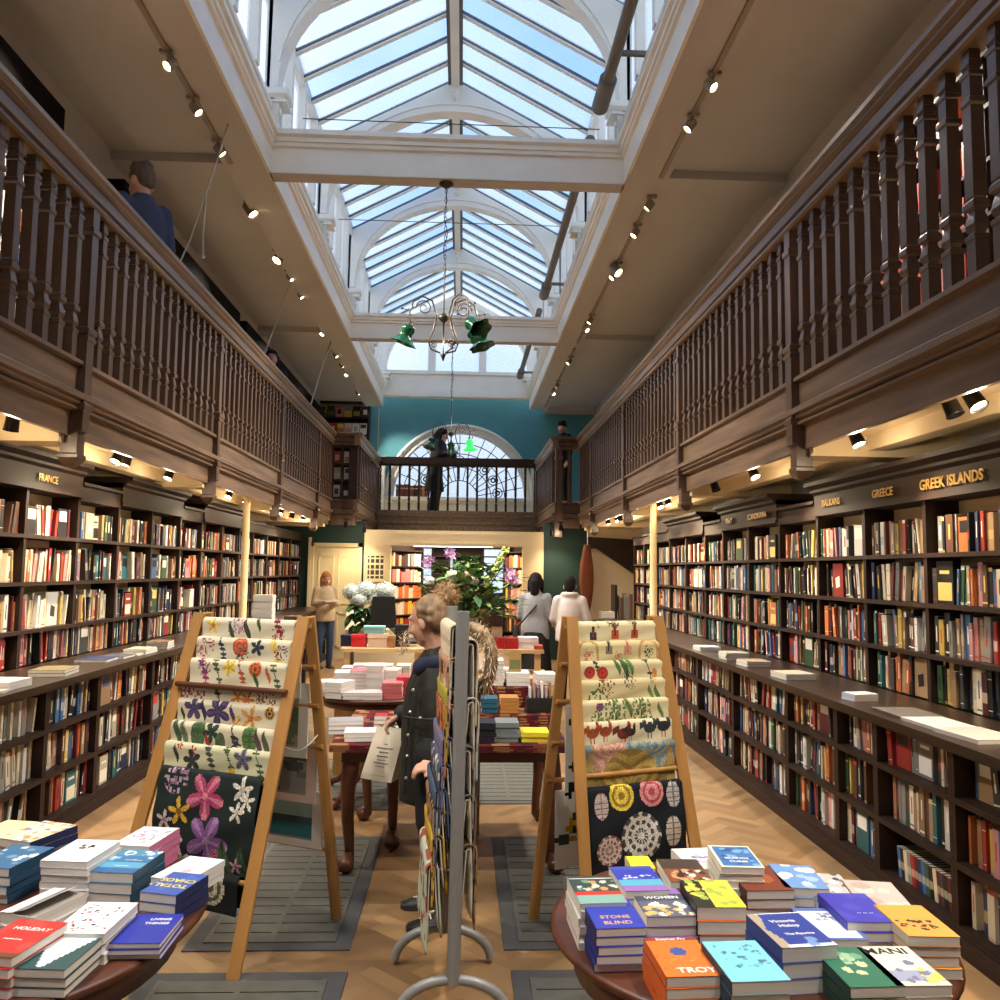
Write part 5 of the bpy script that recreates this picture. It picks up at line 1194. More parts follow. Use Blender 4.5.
# ------------------------------------------------------------------ flowers
fr=random.Random(31)
def leaf(mb,base,d,L,w,col,droop=.25):
    d=Vector(d).normalized(); sd=d.cross(Vector((0,0,1)));
    if sd.length<.01: sd=Vector((1,0,0))
    sd.normalize(); up=sd.cross(d); vs=[]
    for i,k in enumerate((0,.3,.65,1)):
        p=Vector(base)+d*L*k+Vector((0,0,-droop*L*k*k)); ww=w*(.15,1,.8,.03)[i]
        vs+=[p-sd*ww,p+up*w*.15*(1 if 0<i<3 else 0)*-1,p+sd*ww]
    fs=[]
    for i in range(3): fs+=[(3*i,3*i+1,3*i+4,3*i+3),(3*i+1,3*i+2,3*i+5,3*i+4)]
    mb.add(vs,fs,lin(col),0,True)
def hydrangea(c,r,cols,n=110):
    m=MB(); m.ball(c,(r*.82,r*.82,r*.66),12,8,lin(cols[-1]))
    for i in range(n):
        z=1-2*(i+.5)/n; a=i*2.39996; q=math.sqrt(1-z*z); p=Vector((q*math.cos(a),q*math.sin(a),z*.8)); P=Vector(c)+p*r*fr.uniform(.88,1.08)
        t1=p.cross(Vector((0,0,1))+Vector((.01,0,0))).normalized(); t2=p.cross(t1).normalized(); k=r*.17; col=lin(fr.choice(cols))
        for j in range(4):
            b=j*PI/2+fr.random(); e=(t1*math.cos(b)+t2*math.sin(b))*k; f=(t1*math.cos(b+.7)+t2*math.sin(b+.7))*k*.75; g=(t1*math.cos(b-.7)+t2*math.sin(b-.7))*k*.75
            m.add([P,P+g,P+e+p*k*.2,P+f],[(0,1,2,3)],col)
    return m
def orchid(c,r,cols):
    m=MB()
    for k in range(7):
        o=Vector(c)+Vector((fr.uniform(-1,1),fr.uniform(-1,1),fr.uniform(-1,1)))*r*.55; ax=Vector((fr.uniform(-1,1),-1,fr.uniform(-.5,.6))).normalized(); t1=ax.cross(Vector((0,0,1))).normalized(); t2=ax.cross(t1)
        for j in range(5):
            b=j*2*PI/5; e=t1*math.cos(b)+t2*math.sin(b); f=t1*math.cos(b+PI/2)+t2*math.sin(b+PI/2); L=r*.62
            m.add([o,o+e*L*.5+f*L*.28,o+e*L+ax*L*.1,o+e*L*.5-f*L*.28],[(0,1,2,3)],lin(fr.choice(cols)))
        m.ball(o+ax*r*.05,r*.1,6,4,lin((206,180,90)))
    return m
# big mixed bouquet
Yb=8.55; cx=at(470,620,Yb).x; zb=.881
t=thing('flower_bouquet','tall mixed bouquet of orchids and greenery on tiered table','flowers',(0,0,0))
m=MB(); m.lathe([(.07,0),(.09,.02),(.11,.12),(.10,.22),(.085,.27),(.095,.30)],18,(cx,Yb,zb)); m.build('vase',MT['vase'],t)
m=MB(); gcols=[(124,146,80),(84,118,64),(96,130,70),(54,84,52),(116,142,76),(84,116,96),(52,84,40)]
for i in range(520):
    a=fr.uniform(0,2*PI); rr=fr.uniform(.02,.50); zz=zb+.30+fr.uniform(0,.62)*(1-rr*.5)
    b=Vector((cx+rr*math.cos(a),Yb+rr*.6*math.sin(a),zz)); d=Vector((math.cos(a),math.sin(a)*.7,fr.uniform(-.2,.9)))
    leaf(m,b,d,fr.uniform(.09,.2),fr.uniform(.02,.055),fr.choice(gcols),fr.uniform(.1,.5))
m.build('foliage',MT['cloth'],t)
m=MB()
for xp,yp in ((500,552),(492,566),(505,562),(436,560),(446,572),(452,548),(470,560),(505,600)):
    e=at(xp,yp,Yb); m.tube([(cx+fr.uniform(-.03,.03),Yb,zb+.25),((cx+e.x)/2,Yb,(zb+.3+e.z)/2),(e.x,Yb-.05,e.z)],.006,5,lin((84,110,54)))
m.build('stem',MT['paint'],t)
for xp,yp,r in ((428,562,.075),(449,553,.075),(508,575,.085),(513,580,.06)): orchid(at(xp,yp,Yb-.2),r,[(176,120,190),(196,150,206),(160,104,176),(214,176,214)]).build('orchid_bloom',MT['cloth'],t)
for xp,yp,r,cl in ((453,576,.075,[(226,226,206),(206,216,190)]),(472,580,.06,[(214,180,176),(222,200,190)]),(430,580,.05,[(226,226,220),(236,236,230)]),(466,575,.045,[(206,170,160),(222,190,180)])): hydrangea(at(xp,yp,Yb-.22),r,cl,60).build('flower_head',MT['cloth'],t)
m=MB()
for k in range(26):
    u=k/25; p=at(486+u*20,585-u*35,Yb-.2); 
    for j in range(4): m.ball((p.x+fr.uniform(-.025,.025),p.y+fr.uniform(-.025,.025),p.z+fr.uniform(-.02,.02)),.016,6,4,lin(fr.choice([(190,206,90),(170,190,80),(206,214,130)])))
m.build('green_flower_spike',MT['paint'],t)
# white hydrangeas by the screen
t=thing('hydrangea_vase','vase of white hydrangeas behind the black computer screen','flowers',(0,0,0)); Yh=9.5
q=at(370,630,Yh); m=MB(); m.lathe([(.06,0),(.08,.03),(.09,.15),(.07,.2),(.08,.23)],16,(q.x,Yh,.881)); m.build('vase',MT['vase'],t)
for xp,yp,r in ((352,592,.11),(366,590,.13),(385,591,.12),(359,600,.1),(378,600,.11)): hydrangea(at(xp,yp,Yh+fr.uniform(-.05,.05)),r,[(204,210,194),(214,218,206),(176,190,166),(190,200,200)],110).build('flower_head',MT['cloth'],t)
m=MB()
for i in range(60):
    b=at(fr.uniform(350,386),fr.uniform(603,628),Yh-.05); leaf(m,b,(fr.uniform(-1,1),-.6,fr.uniform(-.7,.4)),fr.uniform(.1,.18),fr.uniform(.03,.055),fr.choice([(44,76,40),(60,92,50),(36,62,36)]),.4)
m.build('foliage',MT['cloth'],t)

# ================================================================== LEDGE AND SIDE CLUTTER
GL='books lying on the ledges'
def flat(label,xp,yp,s,n,w,d,th,c,c2,rz,dx=0):
    z=ZLED[s]+.001; p=on(xp,yp,'Z',z+n*th); x=max(abs(p.x),LX-.04+w/2+.06)
    x=min(x,UX-.02-w/2)
    stack(label,(s*x,p.y,z),rz,n,w,d,th,c,c2,None,(),group=GL)
for i,a in enumerate([('pale grey book on ledge beneath GREEK ISLANDS sign',975,733,1,1,.24,.3,.02,(190,184,176),(206,200,190),.1),('white booklet on ledge beneath GREEK ISLANDS sign',935,722,1,1,.22,.3,.016,(226,222,214),(206,200,190),.05),('dark glossy magazine on ledge beneath GREECE sign',908,712,1,1,.24,.32,.014,(110,104,100),(90,84,80),.0),('white box file on ledge beside yellow spines',860,693,1,2,.16,.12,.02,(226,228,230),(206,210,220),.2),('cream book on ledge beneath BALKANS sign',762,672,1,2,.22,.24,.02,(206,196,176),(222,214,200),.1),('tan book on ledge beneath SCANDINAVIA sign',735,660,1,2,.2,.22,.022,(190,170,140),(226,220,206),.05),('ivory book on ledge beneath ITALY sign',715,652,1,3,.2,.22,.02,(214,206,186),(226,220,206),0),('white book on ledge close to pale column',688,646,1,2,.2,.24,.02,(226,222,214),(226,220,206),0),
 ('grey book with pink star on FRANCE ledge end',12,688,-1,3,.22,.26,.026,(140,146,146),(206,204,200),.05),('white book on ledge beneath FRANCE sign',42,680,-1,2,.2,.24,.022,(226,222,216),(226,222,216),-.05),('olive book on ledge beneath FRANCE sign',68,668,-1,2,.22,.26,.02,(130,116,80),(206,200,180),.1),('dark blue book on ledge past FRANCE sign',98,658,-1,1,.22,.3,.018,(44,54,90),(220,214,200),.05),('slate book on ledge past FRANCE sign',118,655,-1,1,.2,.28,.016,(84,84,90),(200,190,180),0),('black and white magazine on ledge beneath FRANCE sign, overhanging edge',52,688,-1,1,.22,.3,.012,(176,174,170),(60,60,60),.15),('pale green book on ledge close to flower print easel',152,648,-1,2,.18,.24,.02,(176,186,160),(206,200,180),0),('brown book on ledge nearest the flower print easel top',176,641,-1,3,.18,.22,.02,(130,100,76),(200,190,170),.1),('thin pale book on ledge near flower print easel',132,653,-1,1,.18,.24,.012,(190,184,170),(200,190,180),0)]): flat(*a)
# far left desk with piles
t=thing('side_table','narrow dark side table with small book pile against FRANCE ledge','table',(-2.18,11.6,0))
MB().box(-.10,.14,-.35,.4,.83,.87).build('tabletop',MT['case'],t)
for sx,sy in ((-.07,-.3),(.11,-.3),(-.07,.35),(.11,.35)): MB().box(sx-.025,sx+.025,sy-.025,sy+.025,0,.83).build('leg',MT['case'],t)
rows_of([('cream hardback in tall pile on FRANCE ledge past pale column',at(264,615,11.4).x,11.4,.952,8,.26,.2,.042,(206,196,170),(190,180,160),0),('brown hardback in small pile on dark side table',-2.16,11.5,.871,4,.2,.18,.034,(96,74,60),(130,110,90),0)],group='books on the far side table')
tag(MB().lathe([(.03,0),(.035,.05),(.02,.06),(.022,.09)],12).build('small_bottle',MT['cream'],None,(-2.1,11.85,.871)),'small pale bottle on dark side table end','bottle')
# low case by the stair wall
t=thing('low_shelf','low shelf of upright books against stair wall','bookcase',(at(625,640,13.6).x,13.7,0))
MB().box(-.55,.5,-.1,.25,0,.86).build('carcass',MT['case'],t); MB().box(-.15,.5,-.1,.25,.86,.88).build('top_board',MT['case'],t); MB().box(-.17,-.13,-.12,.25,.86,1.45).build('end_panel',MT['case'],t)
x=-.10; n=0; q=at(625,640,13.6)
while x<.45:
    w=r5.uniform(.03,.06); n+=1; c=r5.choice([('brown',(110,80,60)),('maroon',(100,50,50)),('grey',(130,124,116)),('tan',(176,146,110))])
    m=MB(); m.box(0,w-.004,0,.18,0,r5.uniform(.36,.5),lin(c[1])); tag(m.build('album_book',MT['paint'],None,(q.x+x,13.62,.881)),'tall %s book, %s from left on low shelf by stair wall'%(c[0],ORD[n-1]),'book','books on the low shelf'); x+=w
rows_of([('pale hardback on low shelf by stair wall',at(609,625,13.65).x,13.7,.861,3,.28,.2,.05,(190,176,150),(176,160,140),0)],group='books on the low shelf')
# notice with a grid of pictures on the pillar
a=on(365,553,'Y',YW-.06); b=on(386,582,'Y',YW-.06)
m=MB(); paint_grid(m,b.x-a.x,a.z-b.z,lambda u,v:(60,60,50) if (.15<u<.85 and .12<v<.9 and (u*4.5)%1>.3 and (v*5)%1>.25) else (226,206,160),36,44,0,Matrix.Translation(((a.x+b.x)/2,YW-.062,(a.z+b.z)/2))@Matrix.Rotation(PI/2,4,'X')); m.box(a.x,b.x,YW-.06,YW-.045,b.z,a.z,lin((226,206,160)))
tag(m.build('picture_notice',MT['paint']),'cream notice with grid of small pictures on cream pillar','notice')
# ================================================================== PEOPLE
def skinmat(name,c): return mat(name,c,.55,var=.05,scale=14)
SK=skinmat('skin',(206,158,134)); SKD=skinmat('skin_warm',(176,128,104))
def remesh(mb,name,m,parent,vox,smooth=4):
    o=mb.build(name,m)
    md=o.modifiers.new('r','REMESH'); md.mode='VOXEL'; md.voxel_size=vox; md.use_smooth_shade=True
    if smooth:
        sm=o.modifiers.new('s','SMOOTH'); sm.factor=.5; sm.iterations=smooth
    dg=bpy.context.evaluated_depsgraph_get(); me=bpy.data.meshes.new_from_object(o.evaluated_get(dg))
    old=o.data; o.modifiers.clear(); o.data=me; bpy.data.meshes.remove(old)
    me.materials.clear(); me.materials.append(m)
    me.polygons.foreach_set('use_smooth',np.ones(len(me.polygons),dtype=bool))
    o.parent=parent; return o
def limb(mb,pts,rs,n=10):
    """capsule chain"""
    P=[];Rr=[]
    for i in range(len(pts)-1):
        a=Vector(pts[i]);b=Vector(pts[i+1])
        for k in range(5): P.append(a.lerp(b,k/5)); Rr.append(rs[i]+(rs[i+1]-rs[i])*k/5)
    P.append(Vector(pts[-1]));Rr.append(rs[-1]); mb.tube(P,Rr,n)
    for p,r in zip(pts,rs): mb.ball(p,r,10,8)
def rings(mb,secs,n=20):
    """closed loft of horizontal ellipses (x,y,z,rx,ry)"""
    vs=[]
    for (x,y,z,rx,ry) in secs:
        for j in range(n): q=2*PI*j/n; vs.append((x+rx*math.cos(q),y+ry*math.sin(q),z))
    k=len(secs); fs=[(i*n+j,i*n+(j+1)%n,(i+1)*n+(j+1)%n,(i+1)*n+j) for i in range(k-1) for j in range(n)]
    fs+=[tuple(range(n))[::-1],tuple(range((k-1)*n,k*n))]
    mb.add(vs,fs,sm=True)
def hand(mb,w,d,up,L=.175,curl=.5,side=1):
    """palm and five fingers from wrist w along d; fingers curl towards -up"""
    w=Vector(w); d=Vector(d).normalized(); up=Vector(up); up=(up-d*up.dot(d)).normalized(); x=d.cross(up)*side
    pl=L*.5
    for k in range(4):
        o=(k-1.5)*.019; limb(mb,[w+x*o*.5,w+d*pl+x*o],[.017,.0125],8)
        fl=L*(.42,.5,.46,.36)[k]; p=w+d*pl+x*o; a=0; pts=[p]
        for q in range(3):
            a+=curl*(.5,.9,.7)[q]; p=p+(d*math.cos(a)-up*math.sin(a))*fl*(.42,.33,.25)[q]; pts.append(p)
        limb(mb,pts,[.0105,.0095,.0088,.0075],7)
    b=w+d*pl*.25-x*.028; t1=b+(d*.75-x*.55-up*.25)*L*.22; t2=t1+(d*.95-x*.05-up*.4)*L*.2
    limb(mb,[w+d*.02,b,t1,t2],[.018,.016,.0125,.009],7)
def head(mb,c,f,s=1.0,tilt=0):
    """head centre c, facing f (unit horizontal), s scale"""
    c=Vector(c); f=Vector(f).normalized(); r=Vector((f.y,-f.x,0)); u=Vector((0,0,1))
    if tilt: f2=(f*math.cos(tilt)+u*math.sin(tilt)); u=(u*math.cos(tilt)-f*math.sin(tilt)); f=f2
    B=Matrix((r,f,u)).transposed()
    pt=lambda x,y,z:c+(r*x+f*y+u*z)*s
    mb.ball(pt(0,-.012,.035),[.076*s,.094*s,.085*s],16,12,rot=B)      # cranium
    mb.ball(pt(0,.022,-.03),[.062*s,.07*s,.085*s],14,10,rot=B)        # face
    mb.ball(pt(0,.045,-.092),[.034*s,.036*s,.028*s],10,8,rot=B)       # chin
    mb.ball(pt(0,.02,-.075),[.052*s,.055*s,.035*s],10,8,rot=B)
    limb(mb,[pt(0,.085,.014),pt(0,.113,-.03)],[.010*s,.0155*s],8)     # nose
    mb.ball(pt(0,.102,-.036),[.019*s,.014*s,.011*s],8,6,rot=B)
    for sx in (-1,1):
        mb.ball(pt(sx*.079,-.01,-.012),[.012*s,.024*s,.034*s],8,8,rot=B) # ear
        mb.ball(pt(sx*.034,.068,-.034),[.024*s,.022*s,.022*s],8,6,rot=B) # cheek
        mb.ball(pt(sx*.032,.074,.03),[.028*s,.016*s,.011*s],8,6,rot=B)   # brow
    mb.ball(pt(0,.082,-.062),[.024*s,.014*s,.008*s],8,6,rot=B); mb.ball(pt(0,.079,-.074),[.02*s,.014*s,.008*s],8,6,rot=B)
    return pt,B
def face_parts(pt,s,parent,lip=(170,90,84)):
    for sx in (-1,1):
        m=MB(); m.ball(pt(sx*.031,.067,.008),.0115*s,10,8); m.build('eye',MT['white'],parent)
        m=MB(); m.ball(pt(sx*.031,.0738,.008),.0062*s,8,6); m.build('iris',MT['ink'],parent)
        m=MB(); m.tube([pt(sx*.048,.078,.028),pt(sx*.032,.089,.034),pt(sx*.016,.09,.03)],.0035*s,5); m.build('eyebrow',mat('brow',(110,80,56),.8),parent)
    m=MB(); m.tube([pt(-.02,.089,-.067),pt(0,.097,-.066),pt(.02,.089,-.067)],[.003*s,.0055*s,.003*s],6); m.build('lips',mat('lips',lip,.5),parent)
def shoe_mb(mb,ankle,f,L=.25):
    a=Vector(ankle); f=Vector(f).normalized(); r=Vector((f.y,-f.x,0)); 
    S=[(-.07,.03,.055),(-.05,.036,.075),(0,.04,.075),(.05,.045,.06),(.1,.048,.045),(.15,.044,.036),(.18,.028,.025)]
    vs=[]; n=12; z0=a.z
    for y,w,h in S:
        for j in range(n):
            q=2*PI*j/n; vs.append((a.x+f.x*y*L/.25+r.x*w*math.cos(q),a.y+f.y*y*L/.25+r.y*w*math.cos(q),z0+max(0,h*.5+h*.5*math.sin(q))))
    k=len(S); mb.add(vs,[(i*n+j,i*n+(j+1)%n,(i+1)*n+(j+1)%n,(i+1)*n+j) for i in range(k-1) for j in range(n)]+[tuple(range(n))[::-1],tuple(range((k-1)*n,k*n))],sm=True)
def sole_mb(mb,ankle,f,L=.25):
    a=Vector(ankle); f=Vector(f).normalized(); r=Vector((f.y,-f.x,0)); pts=[(-.075,.02),(-.07,.034),(0,.042),(.07,.05),(.13,.05),(.17,.036),(.188,.012)]
    poly=[(y,w) for y,w in pts]+[(y,-w) for y,w in pts[::-1]]
    mb.extrude([(a.x+f.x*y*L/.25+r.x*w,a.y+f.y*y*L/.25+r.y*w) for y,w in poly],a.z,a.z+.024,axis='Z')

def person(label,base,face,H,arms,hairf,top,bottom,shoes=True,look=None,headtilt=0,skin=None,vox=.016,lean=0,feet=None,coat=None,group=None,face_detail=False,cloth_top='jacket'):
    """base (x,y,z) ground point; face: heading of the body (radians, 0=+x); arms: [(elbow,wrist)] in body frame for left,right (x right,y forward,z up, metres at H=1.65)"""
    k=H/1.65; t=thing('person',label,'person',base,0,group); sk=skin or SK
    f=Vector((math.cos(face),math.sin(face),0)); r=Vector((f.y,-f.x,0)); u=Vector((0,0,1))
    def W(x,y,z):
        y+=lean*max(0,z-.85); return (r*x+f*y+u*z)*k
    lf=f if look is None else Vector((math.cos(look),math.sin(look),0))
    b=MB(); hc=W(0,.03,1.50)
    pt,B=head(b,hc,lf,k,headtilt)
    limb(b,[W(0,-.015,1.30),W(0,.0,1.42)],[.056*k,.052*k])
    bv=[W(rx*math.cos(2*PI*j/20),ry*math.sin(2*PI*j/20),z) for z,rx,ry in ((.80,.12,.09),(.95,.135,.095),(1.05,.12,.085),(1.2,.125,.085),(1.29,.11,.07),(1.34,.06,.05)) for j in range(20)]
    b.add(bv,[(i*20+j,i*20+(j+1)%20,(i+1)*20+(j+1)%20,(i+1)*20+j) for i in range(5) for j in range(20)]+[tuple(range(20))[::-1],tuple(range(100,120))])
    sh=[W(-.15,0,1.315),W(.15,0,1.315)]; ft=feet or [(-.09,.02),(.09,-.02)]
    hands=[]
    for i,(e,w) in enumerate(arms):
        E=W(*e);Wr=W(*w); limb(b,[sh[i],E,Wr],[.05*k,.038*k,.027*k]); hands.append((E,Wr))
        d=(Wr-E).normalized(); hand(b,Wr,d,u if abs(d.z)<.8 else -f,.17*k,.55,1 if i==0 else -1)
    legs=[]
    for i,(fx,fy) in enumerate(ft):
        hip=W(-.085 if i==0 else .085,0,.84); kn=(hip+W(fx,fy+.03,.08))*.5+f*.025*k; an=Vector(W(fx,fy,.085)); legs.append((hip,kn,an)); limb(b,[hip,kn,an],[.085*k,.056*k,.042*k])
    body=remesh(b,'body',sk,t,vox)
    if face_detail: face_parts(pt,k,t)
    # garments
    g=MB(); hem=top.get('hem',.78)
    sec=[]
    for z,rx,ry in top.get('prof',[(hem,.185,.14),(.95,.18,.135),(1.06,.165,.122),(1.2,.165,.12),(1.3,.15,.105),(1.365,.09,.08),(1.405,.06,.065)]): p=W(0,top.get('dy',0),z); sec.append((p.x,p.y,p.z,rx*k,ry*k))
    # ellipses are aligned to world axes for a body facing +-x or +-y; rotate by building in body frame
    n=22; vs=[]
    for z,rx,ry in top.get('prof',[(hem,.185,.14),(.95,.18,.135),(1.06,.155,.118),(1.2,.162,.12),(1.3,.15,.105),(1.365,.09,.08),(1.405,.06,.065)]):
        for j in range(n): q=2*PI*j/n; vs.append(W(rx*math.cos(q),ry*math.sin(q)+top.get('dy',0),z))
    kk=len(vs)//n; g.add(vs,[(i*n+j,i*n+(j+1)%n,(i+1)*n+(j+1)%n,(i+1)*n+j) for i in range(kk-1) for j in range(n)]+[tuple(range(n))[::-1],tuple(range((kk-1)*n,kk*n))])
    th=top.get('sleeve',.052)
    for i,(E,Wr) in enumerate(hands):
        cuff=E.lerp(Wr,.9); limb(g,[sh[i],E,cuff],[(th+.012)*k,th*k,(th-.012)*k])
    if top.get('collar'):
        for j in range(18): q=2*PI*j/18; p=W(.085*math.cos(q),.075*math.sin(q)-.01,1.40); g.ball(p,.032*k,8,6)
    remesh(g,cloth_top,top['mat'],t,vox,5)
    tr=MB()
    for hip,kn,an in legs: limb(tr,[hip,kn,an],[bottom.get('r',.095)*k,bottom.get('r2',.07)*k,bottom.get('r3',.055)*k])
    if bottom.get('skirt'):
        vs=[]
        for z,rx,ry in bottom['skirt']:
            for j in range(n): q=2*PI*j/n; vs.append(W(rx*math.cos(q),ry*math.sin(q),z))
        kk=len(vs)//n; tr.add(vs,[(i*n+j,i*n+(j+1)%n,(i+1)*n+(j+1)%n,(i+1)*n+j) for i in range(kk-1) for j in range(n)]+[tuple(range(n))[::-1],tuple(range((kk-1)*n,kk*n))])
    tr.ball(W(0,0,.85),(.15*k,.13*k,.12*k))
    remesh(tr,bottom.get('name','trousers'),bottom['mat'],t,vox,4)
    if shoes:
        for i,(hip,kn,an) in enumerate(legs):
            m=MB(); fr_=f if shoes is True else shoes[i]; shoe_mb(m,(an.x,an.y,.0),fr_); so=m.build('shoe',bottom.get('shoe',MT['black']),t)
            m=MB(); sole_mb(m,(an.x,an.y,.0),fr_); m.build('sole',mat('sole',(60,56,54),.7),so)
    h=MB(); hairf(h,pt,B,k,W); remesh(h,'hair',top['hair'],t,vox*.7,3)
    return t,W,hands,pt
def cap_hair(h,pt,B,k,W,low=-.02):
    h.ball(pt(0,-.02,.045),[.084*k,.10*k,.09*k],18,12,rot=B); h.ball(pt(0,-.06,.0),[.078*k,.06*k,.085*k],14,10,rot=B)
def bob(h,pt,B,k,W):
    cap_hair(h,pt,B,k,W)
    for sx in (-1,1): limb(h,[pt(sx*.07,-.02,.02),pt(sx*.08,-.01,-.07),pt(sx*.075,.0,-.13)],[.035*k,.03*k,.022*k])
    limb(h,[pt(0,-.08,.0),pt(0,-.08,-.12)],[.07*k,.06*k])
def longhair(h,pt,B,k,W):
    cap_hair(h,pt,B,k,W)
    limb(h,[pt(0,-.07,.0),pt(0,-.10,-.15),pt(0,-.10,-.30)],[.075*k,.085*k,.06*k])
    for sx in (-1,1): limb(h,[pt(sx*.07,-.02,.02),pt(sx*.085,-.02,-.12),pt(sx*.08,-.01,-.26)],[.034*k,.036*k,.02*k])
def short(h,pt,B,k,W):
    h.ball(pt(0,-.018,.05),[.083*k,.098*k,.085*k],18,12,rot=B); h.ball(pt(0,-.06,.01),[.076*k,.055*k,.07*k],14,10,rot=B)
    rr=random.Random(2)
    for i in range(26): a=rr.uniform(0,2*PI); h.ball(pt(.06*math.cos(a),-.02+.075*math.sin(a),.10+.02*rr.random()),.017*k,6,5,rot=B)
hairmat=lambda n,c:mat(n,c,.8,spec=.2,var=.3,scale=30,stretch=(1,1,.2))
BLK=hairmat('dark_hair',(26,22,22)); GREY=hairmat('grey_hair',(104,92,82)); BLOND=hairmat('blond_hair',(176,136,90)); FAIR=hairmat('fair_hair',(170,116,62))
DEN=mat('denim',(50,66,92),.8,var=.2,scale=20); BKC=mat('black_cloth',(20,20,22),.85); NAVY=mat('navy_cloth',(56,66,94),.85,var=.1)
hang_arm=[((-.20,-.02,1.07),(-.19,.05,.84)),((.20,-.02,1.07),(.19,.05,.84))]
read=[((-.20,.0,1.08),(-.08,.24,1.08)),((.20,.0,1.08),(.08,.24,1.08))]
# grey haired man upstairs
p=on(136,199,'X',-2.62)
person('grey haired person in blue jacket standing behind the wooden balustrade',(-2.56,6.8,3.05),math.radians(140),1.98,read,short,dict(mat=NAVY,hair=GREY,collar=False),dict(mat=BKC),lean=.04,look=math.radians(150),headtilt=-.2)
# peeking face further along
person('dark haired person peeking over balustrade, only pale face showing',(-2.58,11.55,3.0),math.radians(-77),1.72,hang_arm,longhair,dict(mat=BKC,hair=BLK),dict(mat=BKC),face_detail=True,look=math.radians(-72))
# bridge
q=on(434,500,'Y',19.55); person('person in long black clothes with long dark hair leaning on bridge rail',(q.x,19.5,2.98),math.radians(-15),2.04,[((-.19,.1,1.10),(-.1,.3,1.14)),((.19,.1,1.10),(.1,.3,1.14))],longhair,dict(mat=BKC,hair=BLK,sleeve=.09,prof=[(.42,.24,.19),(.7,.20,.155),(.95,.18,.14),(1.2,.18,.13),(1.3,.17,.11),(1.365,.11,.085),(1.4,.07,.07)]),dict(mat=BKC),lean=.18,headtilt=-.35,look=math.radians(-5))
# by the turned column
q=on(563,440,'Y',16.1); person('person in black behind the turned column of gallery step',(q.x,16.1,2.93),math.radians(215),1.70,hang_arm,short,dict(mat=BKC,hair=BLK),dict(mat=BKC),look=math.radians(235),headtilt=-.3)
# at the door
bx=on(324,640,'Y',14.2).x
t,W,hd,pt=person('fair haired person in beige jacket and jeans reading by cream door',(bx,14.2,0),math.radians(-62),1.63,[((-.20,.0,1.08),(-.07,.24,1.12)),((.20,.0,1.08),(.10,.24,1.10))],bob,dict(mat=mat('beige_cloth',(196,172,136),.85,var=.08),hair=FAIR,sleeve=.054),dict(mat=DEN),headtilt=-.25,face_detail=True)
m=MB(); c=Vector((bx,14.2,0))+W(.02,.31,1.13); f=Vector((math.cos(math.radians(-62)),math.sin(math.radians(-62)),0)); m.beam(c-Vector((f.y,-f.x,0))*.12,c+Vector((f.y,-f.x,0))*.12,.17,.02,lin((226,220,206)))
tag(m.build('open_book',MT['paint']),'pale open book held by person in beige jacket','book')
# two at the back on the stair side
bx=on(535,640,'Y',10.6).x
t,W,hd,pt=person('dark haired person in grey sweater with black shoulder bag',(bx,10.6,0),math.radians(75),1.66,read,bob,dict(mat=mat('grey_knit',(150,150,152),.9,var=.12,scale=40),hair=BLK),dict(mat=BKC,skirt=[(.3,.23,.2),(.6,.2,.17),(.9,.17,.14)],name='skirt'))
o=Vector((bx,10.6,0)); m=MB(); m.tube([o+W(.10,.1,1.37),o+W(.02,-.14,1.2),o+W(-.2,-.12,.95)],.012,6); m.tube([o+W(-.20,-.15,.98),o+W(-.21,-.15,.82),o+W(-.2,-.15,.68)],[.06,.10,.09],10,sq=.5)
tag(m.build('shoulder_bag',MT['black']),'black shoulder bag on person in grey sweater','bag')
bx=on(569,640,'Y',10.5).x
person('dark haired person in white fleece jacket beside grey sweater',(bx,10.45,0),math.radians(80),1.62,[((-.21,.03,1.08),(-.2,.22,1.0)),((.22,.02,1.08),(.24,.2,1.0))],lambda h,pt,B,k,W:(cap_hair(h,pt,B,k,W)),dict(mat=mat('white_fleece',(216,206,200),.95,var=.05,scale=40),hair=BLK,collar=True,sleeve=.06,hem=.80),dict(mat=BKC))
# ------------------------------------------------------------------ the customer in the dark parka (built from survey points)
t=thing('person','blond customer in dark olive parka with fur hood looking sideways','person',(0,0,0))
Y0=4.14
g=lambda x,y,Y=Y0: on(x,y,'Y',Y)
look=math.radians(152); lf=Vector((math.cos(look),math.sin(look),0))
hc=g(428,621.5); 
b=MB(); pt,B=head(b,hc,lf,.98,-.22)
neck0=g(444,682,Y0+.02); limb(b,[neck0,hc+Vector((.028,-.0,-.07))],[.062,.055])
rings(b,[(.0,Y0+.02,.75,.12,.11),(.0,Y0+.02,.95,.11,.11),(.035,Y0+.02,1.1,.10,.1),(.05,Y0+.02,1.2,.075,.07)])
# legs to the shoes
hips=[(Vector((-.0,4.04,.78)),g(428,820,4.03),Vector((.075,4.03,.09))),(Vector((.0,4.20,.78)),g(431,820,4.22),Vector((.035,4.26,.09)))]
for h_,k_,a_ in hips: limb(b,[h_,k_,a_],[.085,.055,.042])
sL=g(457,700,Y0-.13); eL=g(465,745,Y0-.17); wL=g(441,768,Y0-.20)
sR=g(420,690,Y0+.14); eR=g(418,735,Y0+.22); wR=g(402,713,Y0+.13)
limb(b,[sL,eL,wL],[.05,.04,.028]); limb(b,[sR,eR,wR],[.05,.04,.028])
hand(b,wL,Vector((-.95,-.2,.12)),Vector((0,-.3,1)),.165,.8,1)
hand(b,wR,Vector((-.75,-.1,-.55)),Vector((-.5,.1,.8)),.165,.9,-1)
remesh(b,'body',SK,t,.0085,3)
face_parts(pt,.98,t)
PK=mat('olive_parka',(31,31,26),.72,var=.25,scale=9,bump=.35); FUR=mat('fur_pile',(176,152,118),.9,var=.3,scale=40)
c=MB(); secs=[]
